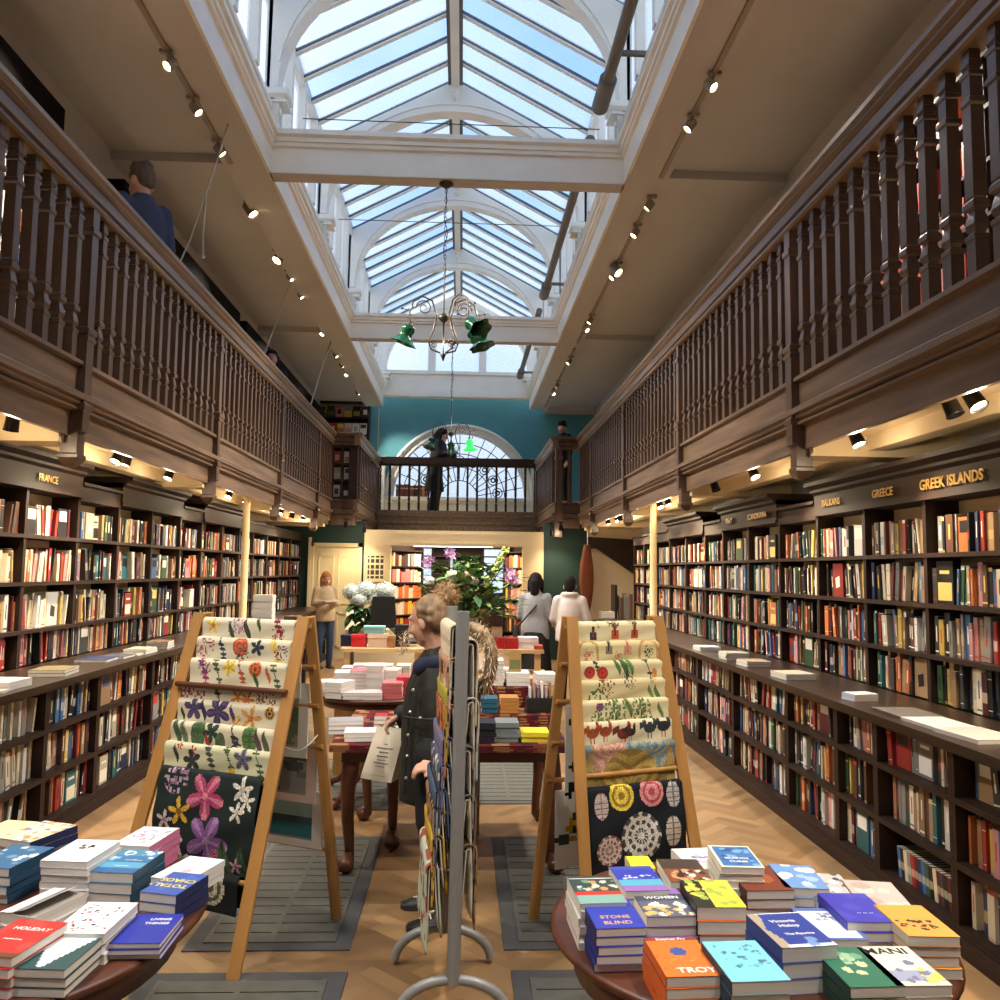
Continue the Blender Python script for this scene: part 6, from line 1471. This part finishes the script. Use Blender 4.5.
for yp,xl_,xr_,ry in ((800,397,480,.17),(790,398,479,.175),(760,401,478,.17),(730,402,478,.16),(705,404,480,.16),(685,408,480,.15),(668,414,477,.135),(655,421,470,.11),(645,428,462,.085)):
    a=g(xl_,yp);b2=g(xr_,yp); secs.append(((a.x+b2.x)/2,Y0+.02,a.z,(b2.x-a.x)/2,ry))
rings(c,secs,40)
c.v=[(v[0]+.010*math.sin(7*math.atan2(v[1]-Y0,v[0])+v[2]*9),v[1]+.010*math.cos(6*math.atan2(v[1]-Y0,v[0])+v[2]*7),v[2]) for v in c.v]
limb(c,[sL,eL,eL.lerp(wL,.86)],[.078,.07,.05]); limb(c,[sR,eR,eR.lerp(wR,.95)],[.075,.07,.05])
coat=remesh(c,'parka',PK,t,.011,5)
# zip edge with studs, belt line, pocket
m=MB()
for xp,yp in ((413,690),(410,712),(408,735),(407,756),(406,778),(433,770),(420,718)):
    q=g(xp,yp,Y0-.135 if xp<415 else Y0-.17); m.ball(q,.008,8,6)
m.build('stud_buttons',MT['wire'],coat)
m=MB(); m.tube([g(416,674,Y0-.10),g(410,695,Y0-.12),g(407,735,Y0-.13),g(404,795,Y0-.13)],.006,6); m.tube([g(404,717,Y0-.12),g(420,719,Y0-.175),g(445,720,Y0-.18)],.005,6); m.build('zip_edge',PK,coat)
# navy scarf collar
m=MB(); 
for i in range(20):
    q=2*PI*i/20; m.ball(g(437,664)+Vector((.085*math.cos(q),.075*math.sin(q),.02*math.sin(q+2.4))),(.034,.034,.042),8,6)
m.ball(g(420,668,Y0-.03),(.04,.05,.05)); m.ball(g(447,655,Y0),(.04,.05,.06))
remesh(m,'scarf',mat('navy_scarf',(30,34,60),.85,var=.2,scale=20),t,.012,4)
# fur trimmed hood hanging behind
m=MB(); hr=random.Random(3)
hoodc=[g(472,628,Y0+.06),g(482,632,Y0+.0),g(490,645,Y0-.03),g(492,662,Y0-.02),g(488,680,Y0+.02),g(478,690,Y0+.05)]
for i in range(len(hoodc)-1):
    for k in range(4): m.ball(hoodc[i].lerp(hoodc[i+1],k/4),.036,8,6)
core=remesh(m,'hood_core',FUR,t,.014,3)
m=MB()
for i in range(900):
    k=hr.uniform(0,len(hoodc)-1.001); j=int(k); p=hoodc[j].lerp(hoodc[j+1],k-j); d=Vector((hr.gauss(0,1),hr.gauss(0,1),hr.gauss(0,1))).normalized(); p=p+d*.03; L=hr.uniform(.025,.055); sd=d.cross(Vector((0,0,1))).normalized()*.003
    e=p+d*L+Vector((0,0,-.012)); m.add([p-sd,p+sd,e],[(0,1,2)],lin(hr.choice([(206,186,150),(180,150,112),(226,212,184),(140,110,80)])))
m.build('fur_trim',MT['cloth'],t)
m=MB(); p0=g(404,640,Y0+.12)
for i in range(160):
    d=Vector((hr.gauss(0,1),hr.gauss(0,1),hr.gauss(0,1))).normalized(); p=p0+Vector((0,0,-.01+hr.uniform(-.05,.03)))+d*.02; L=hr.uniform(.02,.04); sd=d.cross(Vector((0,0,1))).normalized()*.003
    m.add([p-sd,p+sd,p+d*L],[(0,1,2)],lin(hr.choice([(206,186,150),(226,212,184),(180,160,130)])))
m.build('fur_trim',MT['cloth'],t)
# hair: swept back into a messy bun
h=MB(); h.ball(pt(0,-.034,.054),[.0805,.088,.079],20,14,rot=B); h.ball(pt(0,-.065,.01),[.074,.055,.08],16,12,rot=B)
for sx in (-1,1): limb(h,[pt(sx*.04,.02,.098),pt(sx*.07,-.005,.06),pt(sx*.06,-.06,.04)],[.012,.02,.028]); limb(h,[pt(sx*.074,.012,.04),pt(sx*.072,-.05,.0)],[.008,.02])
bun=g(446,596,Y0+.0)
h.ball(bun,(.058,.055,.052),14,10)
for i in range(40):
    d=Vector((hr.gauss(0,1),hr.gauss(0,1),hr.gauss(0,1))).normalized(); h.ball(bun+d*.05,hr.uniform(.008,.017),6,5)
BUN=mat('bun_hair',(142,112,80),.55,var=.55,scale=26,stretch=(1,1,.15))
ho=remesh(h,'hair',BUN,t,.0075,2)
m=MB()
for i in range(420):
    d=Vector((hr.gauss(0,1),hr.gauss(0,1),hr.gauss(0,1))).normalized(); p=bun+d*.045; tdir=d.cross(Vector((hr.gauss(0,1),hr.gauss(0,1),hr.gauss(0,1)))).normalized(); pts=[p,p+d*.018+tdir*.02,p+d*hr.uniform(.015,.035)+tdir*.045]; 
    sd=d.cross(tdir)*.0018; m.add([pts[0]-sd,pts[0]+sd,pts[1]+sd,pts[1]-sd,pts[2]],[(0,1,2,3),(3,2,4)],lin(hr.choice([(196,160,108),(170,130,84),(206,176,130),(130,96,62)])))
for i in range(300):
    a=hr.uniform(-1.3,1.3); zz=hr.uniform(.0,.13); p=pt(.083*math.sin(a),-.02+.0*math.cos(a),zz); 
m.build('loose_strands',MT['cloth'],ho)
tr=MB()
for h_,k_,a_ in hips: limb(tr,[h_,k_,a_],[.092,.062,.047])
remesh(tr,'leggings',BKC,t,.012,3)
for (h_,k_,a_),fd in zip(hips,(Vector((-.95,-.3,0)),Vector((-1,-.12,0)))):
    m=MB(); shoe_mb(m,(a_.x,a_.y,0),fd,.24); so=m.build('shoe',MT['black'],t)
    m=MB(); sole_mb(m,(a_.x,a_.y,0),fd,.24); m.build('sole',mat('shoe_sole',(52,46,44),.7),so)
    f=fd.normalized(); r=Vector((f.y,-f.x,0)); m=MB()
    for k in range(4):
        q=Vector((a_.x,a_.y,0))+f*(.02+.026*k); zz=.082-.011*k; m.tube([q-r*.028+Vector((0,0,zz-.012)),q+Vector((0,0,zz+.002)),q+r*.028+f*.015+Vector((0,0,zz-.012))],.0042,5)
    m.build('laces',MT['white'],so)
# printed paper bag in the far hand
tb=thing('carrier_bag','cream printed carrier bag held by customer in dark olive parka','bag',(0,0,0))
Yb=wR.y-.03
tl,tr_,br,bl=g(377,726,Yb),g(405,729,Yb-.02),g(391,783,Yb-.02),g(360,778,Yb)
dv=Vector((.03,.085,0))
m=MB(); V=[tl,tr_,br,bl]; W2=[v+dv for v in V]
N=12
def bil(u,v,off=Vector((0,0,0))): return tl.lerp(tr_,u).lerp(bl.lerp(br,u),v)+off
for side,off in ((0,Vector((0,0,0))),(1,dv)):
    o=len(m.v)
    for j in range(N+1):
        for i in range(N+1):
            bulge=Vector((0,(-.012 if side==0 else .012)*math.sin(PI*i/N)*math.sin(PI*j/N),0)); m.v.append(tuple(bil(i/N,j/N,off)+bulge))
    for j in range(N):
        for i in range(N):
            q=(o+j*(N+1)+i,o+(j+1)*(N+1)+i,o+(j+1)*(N+1)+i+1,o+j*(N+1)+i+1); m.f.append(q if side==0 else q[::-1]); m.c.append(lin((242,230,206))); m.m.append(0); m.sm.append(True)
for a,b_ in ((0,3),(1,2)):
    m.add([V[a],W2[a],W2[b_],V[b_]],[(0,1,2,3)],lin((216,204,180)))
m.add([V[3],V[2],W2[2],W2[3]],[(0,1,2,3)],lin((210,198,174)))
m.build('bag_body',MT['cloth'],tb)
# lines of small dark print
ux=(tr_-tl); vy=(bl-tl); nrm=ux.cross(vy).normalized(); nrm=nrm if nrm.y<0 else -nrm
m=MB(); br_=random.Random(6)
for vrow,w,hh in ((.30,.10,.018),(.375,.56,.022),(.45,.30,.024),(.525,.36,.026),(.60,.30,.016),(.655,.46,.022),(.72,.30,.016),(.90,.5,.006)):
    u=.5-w/2
    while u<.5+w/2:
        k=br_.uniform(.018,.035); pts=[(u,vrow),(u+k*.75,vrow),(u+k*.75,vrow+hh),(u,vrow+hh)]
        m.add([bil(a,b_)+nrm*(.001)+Vector((0,-.012*math.sin(PI*a)*math.sin(PI*b_)-.001,0)) for a,b_ in pts],[(0,1,2,3)]); u+=k
m.build('printed_lettering',mat('bag_print',(96,88,92),.7,var=0),tb)
hpt=wR+Vector((-.045,-.01,-.06))
m=MB(); a=bil(.25,0);b_=bil(.75,0); m.tube([a,a.lerp(hpt,.6)+Vector((-.01,0,0)),hpt,b_.lerp(hpt,.6)+Vector((.01,0,0)),b_],.006,6); a=a+dv;b_=b_+dv; m.tube([a,a.lerp(hpt,.6),hpt+Vector((0,.02,0)),b_.lerp(hpt,.6),b_],.006,6); m.build('bag_handle',MT['cloth'],tb)
for f_ in (tb.children[-1],):
    at_=f_.data.attributes['Col']; arr=np.tile(np.array(lin((226,216,196)),dtype=np.float32),len(f_.data.loops)); at_.data.foreach_set('color',arr)
# ================================================================== CHANDELIERS
def shade_mesh(lit):
    m=MB(); prof=[(.022,0),(.05,-.015),(.06,-.05),(.05,-.085),(.055,-.115),(.085,-.15),(.115,-.175)]
    wv=lambda i,q:.10*max(0,i-3)/3*math.sin(6*q)
    m.lathe(prof,36,wave=wv); m.lathe([(r-.004,z) for r,z in prof][::-1],36,wave=lambda i,q:.10*max(0,3-i)/3*math.sin(6*q))
    m.lathe([(.0,.03),(.016,.03),(.02,0),(.024,-.002),(.0,-.004)],14,mi=1)
    return m.mesh('green_shade',[MT['greenlit'] if lit else MT['greenglass'],MT['iron']])
SM=shade_mesh(False); SML=shade_mesh(True)
def chandelier(label,c,top,shades,s=1.0,lit=()):
    """scroll-armed pendant: c = hub centre; shades: list of (angle, dx_out, drop, tilt axis)"""
    t=thing('chandelier',label,'chandelier',c); c=Vector(c); zt=top-c.z
    MB().lathe([(.0,zt),(.07,zt),(.075,zt-.02),(.03,zt-.05),(.0,zt-.06)],16).build('ceiling_rose',MT['iron'],t)
    m=MB(); n=int((zt-.35*s)/.05); 
    for i in range(n):
        z=zt-.06-i*.05; a=(i%2)*PI/2; m.tube([(.012*math.cos(q)*math.cos(a),.012*math.cos(q)*math.sin(a),z-.025+.03*math.sin(q)) for q in [2*PI*j/8 for j in range(9)]],.0035,5,cap=False)
    m.tube([(.02*math.sin(i*.7)*math.sin(PI*i/24),.012*math.cos(i),zt-.06-(zt-.4*s)*i/24) for i in range(25)],.004,5)
    m.build('chain',MT['iron'],t)
    m=MB(); m.lathe([(.008,.36*s),(.008,.05*s),(.03*s,.04*s),(.06*s,.0),(.03*s,-.035*s),(.01,-.05*s),(.008,-.36*s),(.03*s,-.37*s),(.02*s,-.40*s),(.006,-.44*s)],16); m.build('stem',MT['iron'],t)
    for k,(ang,) in enumerate([(a[0],) for a in shades]):
        d=Vector((math.cos(ang),math.sin(ang),0)); m=MB(); P=[]
        # lyre-shaped scroll arm
        for i in range(19):
            q=-PI*.5+i*PI*1.5/18; P.append(d*(.21*s-.115*s*math.cos(q)*1.0)+Vector((0,0,.09*s+.14*s*math.sin(q))))
        arm=[d*.03*s+Vector((0,0,-.36*s)),d*.12*s+Vector((0,0,-.33*s)),d*.15*s+Vector((0,0,-.25*s)),d*.10*s+Vector((0,0,-.12*s)),d*.07*s+Vector((0,0,.02*s)),d*.12*s+Vector((0,0,.17*s)),d*.22*s+Vector((0,0,.21*s)),d*.31*s+Vector((0,0,.15*s)),d*.345*s+Vector((0,0,.03*s)),d*.33*s+Vector((0,0,-.08*s))]
        m.tube(arm,.009*s,8); 
        m.tube([d*(.20*s+(.085*s-.0035*s*i)*math.cos(i*.5))+Vector((0,0,.09*s+(.085*s-.0035*s*i)*math.sin(i*.5))) for i in range(20)],.006*s,6)
        m.tube([d*(.10*s+(.045*s-.0025*s*i)*math.cos(i*.6))+Vector((0,0,-.28*s+(.045*s-.0025*s*i)*math.sin(i*.6))) for i in range(16)],.005*s,6)
        m.tube([d*.345*s+Vector((0,0,.05*s)),d*.42*s+Vector((0,0,.07*s))],[.006*s,.003*s],6); m.ball(d*.42*s+Vector((0,0,.07*s)),.013*s,8,6)
        m.build('scroll_arm',MT['iron'],t)
        _,tiltv=shades[k]
        o=bpy.data.objects.new('glass_shade',SML if k in lit else SM); COL.objects.link(o); o.parent=t; o.scale=(1.15*s,)*3; o.location=d*.335*s+Vector((0,0,-.09*s))
        o.rotation_euler=Vector((0,0,1)).rotation_difference(Vector(tiltv)).to_euler()
    return t
p=on(447,309,'Y',8.2)
chandelier('scroll armed chandelier with dark green glass shades under near beam',(p.x-.03,8.2,4.185),5.6,[(PI+.15,(.35,-.1,.9)),(.15,(-.3,.1,.9)),(-.75,(-.55,.5,.65))],1.0)
p=on(451,440,'Y',14.15)
chandelier('smaller looking chandelier with lit bright green shade before fanlight',(p.x,14.12,3.98),5.6,[(PI+.3,(.3,.2,.9)),(-.1,(-.1,.05,.98)),(PI/2,(0,-.3,.9))],.95,lit=(1,))
def pl(name,loc,e,col=(1,.86,.62),r=.04):
    l=bpy.data.lights.new(name,'POINT'); l.energy=e; l.color=col; l.shadow_soft_size=r; o=bpy.data.objects.new(name,l); COL.objects.link(o); o.location=loc; return o
# ================================================================== TRACK SPOTLIGHTS
WARM=(1.0,.91,.78); WARM2=(1.0,.80,.55)
def head_mesh(fit):
    m=MB(); m.lathe([(.0,.075),(.03,.075),(.042,.06),(.048,-.04),(.052,-.05),(.046,-.05),(.044,-.03),(.0,-.025)],16)
    return m.mesh('lamp_head',[fit])
HMW=head_mesh(MT['fitting']); HMB=head_mesh(MT['blackmetal'])
_l=MB(); _l.lathe([(.0,-.0345),(.043,-.0345),(.043,-.031),(.0,-.031)],16); LM=_l.mesh('lens',[MT['lens']])
def spot(label,loc,aim,mount,energy,fit='w',size=1.5,blend=.9,group=None,lit=True,big=False):
    loc=Vector(loc); d=(Vector(aim)-loc).normalized()
    t=thing('track_spotlight',label,'spotlight',loc,0,group)
    m=MB(); m.tube([Vector(mount)-loc,Vector((0,0,.03))],.012,8); m.box(*(lambda q:(q.x-.05,q.x+.05,q.y-.018,q.y+.018,q.z-.02,q.z+.005))(Vector(mount)-loc)); m.build('bracket',MT['fitting'] if fit=='w' else MT['blackmetal'],t)
    R=Vector((0,0,-1)).rotation_difference(d).to_euler()
    o=bpy.data.objects.new('lamp_head',HMW if fit=='w' else HMB); COL.objects.link(o); o.parent=t; o.rotation_euler=R; o.scale=(.85,)*3 if fit=='b' else ((1.35,)*3 if big else (.85,)*3)
    if not lit: return t
    o2=bpy.data.objects.new('lens',LM); COL.objects.link(o2); o2.parent=o
    l=bpy.data.lights.new('spot_beam','SPOT'); l.energy=energy; l.color=WARM if fit=='w' else WARM2; l.spot_size=size; l.spot_blend=blend; l.shadow_soft_size=.045
    if fit=='b':
        sp_=pl('lamp_spill',(0,0,-.07),2.6,WARM2,.03); sp_.parent=t
    lo=bpy.data.objects.new('spot_beam',l); COL.objects.link(lo); lo.parent=t; lo.location=d*.06; lo.rotation_euler=R
    return t
def track(label,s,y0,y1,x,z):
    m=MB(); m.box(x-.02,x+.02,y0,y1,z-.03,z); return tag(m.build('lighting_track',MT['fitting']),label,'track')
EC=430; EU=60
TXS={0:2.19,1:2.31,2:2.31}; TXR=2.05; TX=2.27
for si,(y0,y1,nm) in enumerate(((2.4,7.9,'before near beam'),(8.4,13.9,'between the two beams'),(14.3,19.6,'beyond far beam'))):
    xl_=TXS[si]; z_=ZB-.003 if xl_<2.27 else ZC
    track('ceiling lighting track over FRANCE side gallery %s'%nm,-1,y0,y1,-xl_,z_); track('ceiling lighting track over GREECE side gallery %s'%nm,1,y0,y1,TXR,ZB-.003)
Lc=[(170,62),(196,112),(220,152),(251,206),(279,253),(291,264),(301,291),(323,328),(336,350),(342,363),(347,372),(358,391),(364,401)]
Rc=[(843,0)] and [(711,92),(690,134),(649,211),(635,235),(616,262),(613,280),(590,322),(586,333),(569,358),(557,379),(553,392)]
for s,lst,wn in ((-1,Lc,'FRANCE'),(1,Rc,'GREECE')):
    for k,(a,b) in enumerate(lst):
        xx=TXR if s>0 else -TXS[0 if b<170 else 1]; q=on(a,b,'X',xx-s*.03); ZM=ZC if xx<-2.27 else ZB
        aim=(-s*(1.2+.5*(k%3)),q.y+((k*7)%5-2)*.5,.9) if ((k%3!=1 or k<4) and k>0) else (s*3.1,q.y-1.0,3.9)
        spot('ceiling spotlight, %s from near beam end along %s side track'%(ORD[k],wn),(q.x,q.y,ZM-.13),aim,(xx,q.y,ZM-.02),EC*(.3 if q.y>15 else 1)*(1 if (k%3!=1 or k<4) else .3)*(.7 if k==0 else 1),'w',1.3,.8,'spotlights on the ceiling tracks',big=(a,b) in ((251,206),(616,262),(279,253)))
for s in (-1,1):    # the tracks go on behind the camera
    for y in (0.5,2.0,3.6): spot('ceiling spotlight over the round book tables, %s side, %s'%('FRANCE' if s<0 else 'GREECE',ORD[int(y)]),(s*(TX-.05),y,ZC-.15),(s*1.1,2.2+y*.4,.6),(s*(TX-.05),y,ZC-.02),EC*.5,'w',1.3,.8,'spotlights on the ceiling tracks')
Lu=[(117,458),(126,461),(169,471),(229,493),(246,498),(281,511),(303,519)]
Ru=[(975,405),(952,408),(857,438),(754,470),(715,484),(668,500),(660,497),(652,513),(636,515),(617,518),(608,521)]
for s,lst,wn in ((-1,Lu,'FRANCE'),(1,Ru,'GREECE')):
    for k,(a,b) in enumerate(lst):
        q=on(a,b,'X',s*2.5)
        lit=not (s>0 and (a,b) in ((952,408),(715,484)))
        spot('%s spotlight below gallery, %s along the %s wall'%('lit' if lit else 'unlit dark',ORD[k],wn),(s*2.5,q.y,2.47),(s*2.86,q.y-.75+((k*5)%3-1)*.25,.85),(s*2.5,q.y,2.56),EU*.85,'b',1.62,.7,'spotlights under the galleries',lit)
    for k,y in enumerate((2.0,3.0) if s>0 else (2.2,3.6,4.9)):
        spot('lit spotlight below gallery over the first bays, %s on the %s wall'%(ORD[k],wn),(s*2.5,y,2.47),(s*2.9,y+.4,.95),(s*2.5,y,2.56),EU*.85,'b',1.62,.7,'spotlights under the galleries')
    for k,y in enumerate((11.6,12.9) if s<0 else (12.4,)):
        spot('lit spotlight below gallery far end, %s on the %s wall'%(ORD[k],wn),(s*2.5,y,2.47),(s*2.9,y,.95),(s*2.5,y,2.56),EU*.85,'b',1.62,.7,'spotlights under the galleries')
for k,(a,b,Y,nm) in enumerate(((346,525,15.1,'left of'),(364,530,15.3,'right of'),(552,533,15.3,'nearer'),(561,528,15.1,'further'))):
    q=on(a,b,'Y',Y); s=-1 if q.x<0 else 1
    spot('lit spotlight %s its pair under the %s gallery step'%(nm,'FRANCE' if s<0 else 'GREECE'),(q.x,Y,q.z),(q.x*1.1,Y+.6,0),(q.x,Y+.05,2.56),26,'b',1.9,1.0,'spotlights under the gallery steps')
# back room strip lamp
a=on(415,542,'Y',17.0); b=on(492,545,'Y',17.0)
m=MB(); m.box(a.x,b.x,16.6,16.75,2.12,2.17); m.box(a.x+.1,a.x+.12,16.66,16.68,2.17,zw); m.box(b.x-.12,b.x-.1,16.66,16.68,2.17,zw); tag(m.build('strip_lamp',MT['strip']),'long warm strip lamp inside the back room opening','lamp')
for y in (17,20.5,23.5):  # added area lights without any fixture, brightening the back room
    l=bpy.data.lights.new('room_fill','AREA'); l.energy=60; l.color=(1,.86,.66); l.size=1.6; o=bpy.data.objects.new('room_fill',l); COL.objects.link(o); o.location=(0,y,2.32)
# back room shelving, both sides and island
def angled_case(label,x0,y0,ang,L):
    t=thing('back_room_bookcase',label,'bookcase',(x0,y0,0),ang)
    for k in range(7): MB().box(0,L,0,.22,.1+k*.32,.125+k*.32).build('shelf',MT['case'],t)
    for x in (0,L): MB().box(x-.015,x+.015,0,.22,0,2.2).build('upright',MT['case'],t)
    MB().box(0,L,.2,.22,0,2.2).build('back_panel',MT['case'],t)
    Mx=Matrix.Translation((x0,y0,0))@Matrix.Rotation(ang,4,'Z'); mb=MB()
    for k in range(6):
        x=.03
        while x<L-.06:
            w_=bk.uniform(.03,.06) if bk.random()<.6 else bk.uniform(.1,.14); c=bk.choices(PALR+PAL[:4],[3]*len(PALR)+[4,4,2,2])[0][1]; mb.box(x,x+w_-.003,.02,.16,.126+k*.32,.126+k*.32+bk.uniform(.2,.27),lin(c)); x+=w_
    mb.xf(Mx); base=len(loose.v); loose.v+=mb.v; loose.f+=[tuple(i+base for i in f) for f in mb.f]; loose.c+=mb.c; loose.m+=mb.m; loose.sm+=mb.sm
angled_case('bookcase angled towards hall inside the opening, hydrangea side',-1.30,16.3,math.radians(55),1.1)
angled_case('bookcase angled towards hall inside the opening, grey sweater side',.98,17.1,math.radians(-60),1.0)
tag(loose.build('shelved_books',MT['paint']),'the remaining small books filling every wall case and upstairs shelf','books','books standing in the wall cases','stuff')
t=thing('back_room_island','low dark shelf island seen through the back room opening','shelf unit',(0,21.5,0)); MB().box(-.9,.9,-.3,.3,0,1.3).build('carcass',MT['case'],t)
# ================================================================== DAYLIGHT
w=bpy.data.worlds.new('sky'); S.world=w; w.use_nodes=True; nt=w.node_tree; bg=nt.nodes['Background']
tc=nt.nodes.new('ShaderNodeTexCoord'); n=nt.nodes.new('ShaderNodeTexNoise'); n.inputs['Scale'].default_value=2.2; n.inputs['Detail'].default_value=6
r=nt.nodes.new('ShaderNodeValToRGB'); r.color_ramp.elements[0].position=.42; r.color_ramp.elements[1].position=.68
r.color_ramp.elements[0].color=lin((140,184,240)); r.color_ramp.elements[1].color=lin((236,240,246))
nt.links.new(tc.outputs['Generated'],n.inputs['Vector']); sx=nt.nodes.new('ShaderNodeSeparateXYZ'); nt.links.new(tc.outputs['Generated'],sx.inputs[0])
ma=nt.nodes.new('ShaderNodeMath'); ma.operation='MULTIPLY_ADD'; ma.inputs[1].default_value=-.28; ma.inputs[2].default_value=.17; nt.links.new(sx.outputs['Z'],ma.inputs[0])
ad=nt.nodes.new('ShaderNodeMath'); ad.operation='ADD'; nt.links.new(ma.outputs[0],ad.inputs[0]); nt.links.new(n.outputs['Fac'],ad.inputs[1]); nt.links.new(ad.outputs[0],r.inputs[0]); nt.links.new(r.outputs[0],bg.inputs['Color'])
bg.inputs['Strength'].default_value=.95
S.view_settings.view_transform='Standard'; S.view_settings.look='None'; S.view_settings.gamma=1; S.view_settings.use_curve_mapping=False
S.view_settings.exposure=0.85
S.cycles.max_bounces=6; S.cycles.diffuse_bounces=4; S.cycles.transparent_max_bounces=8
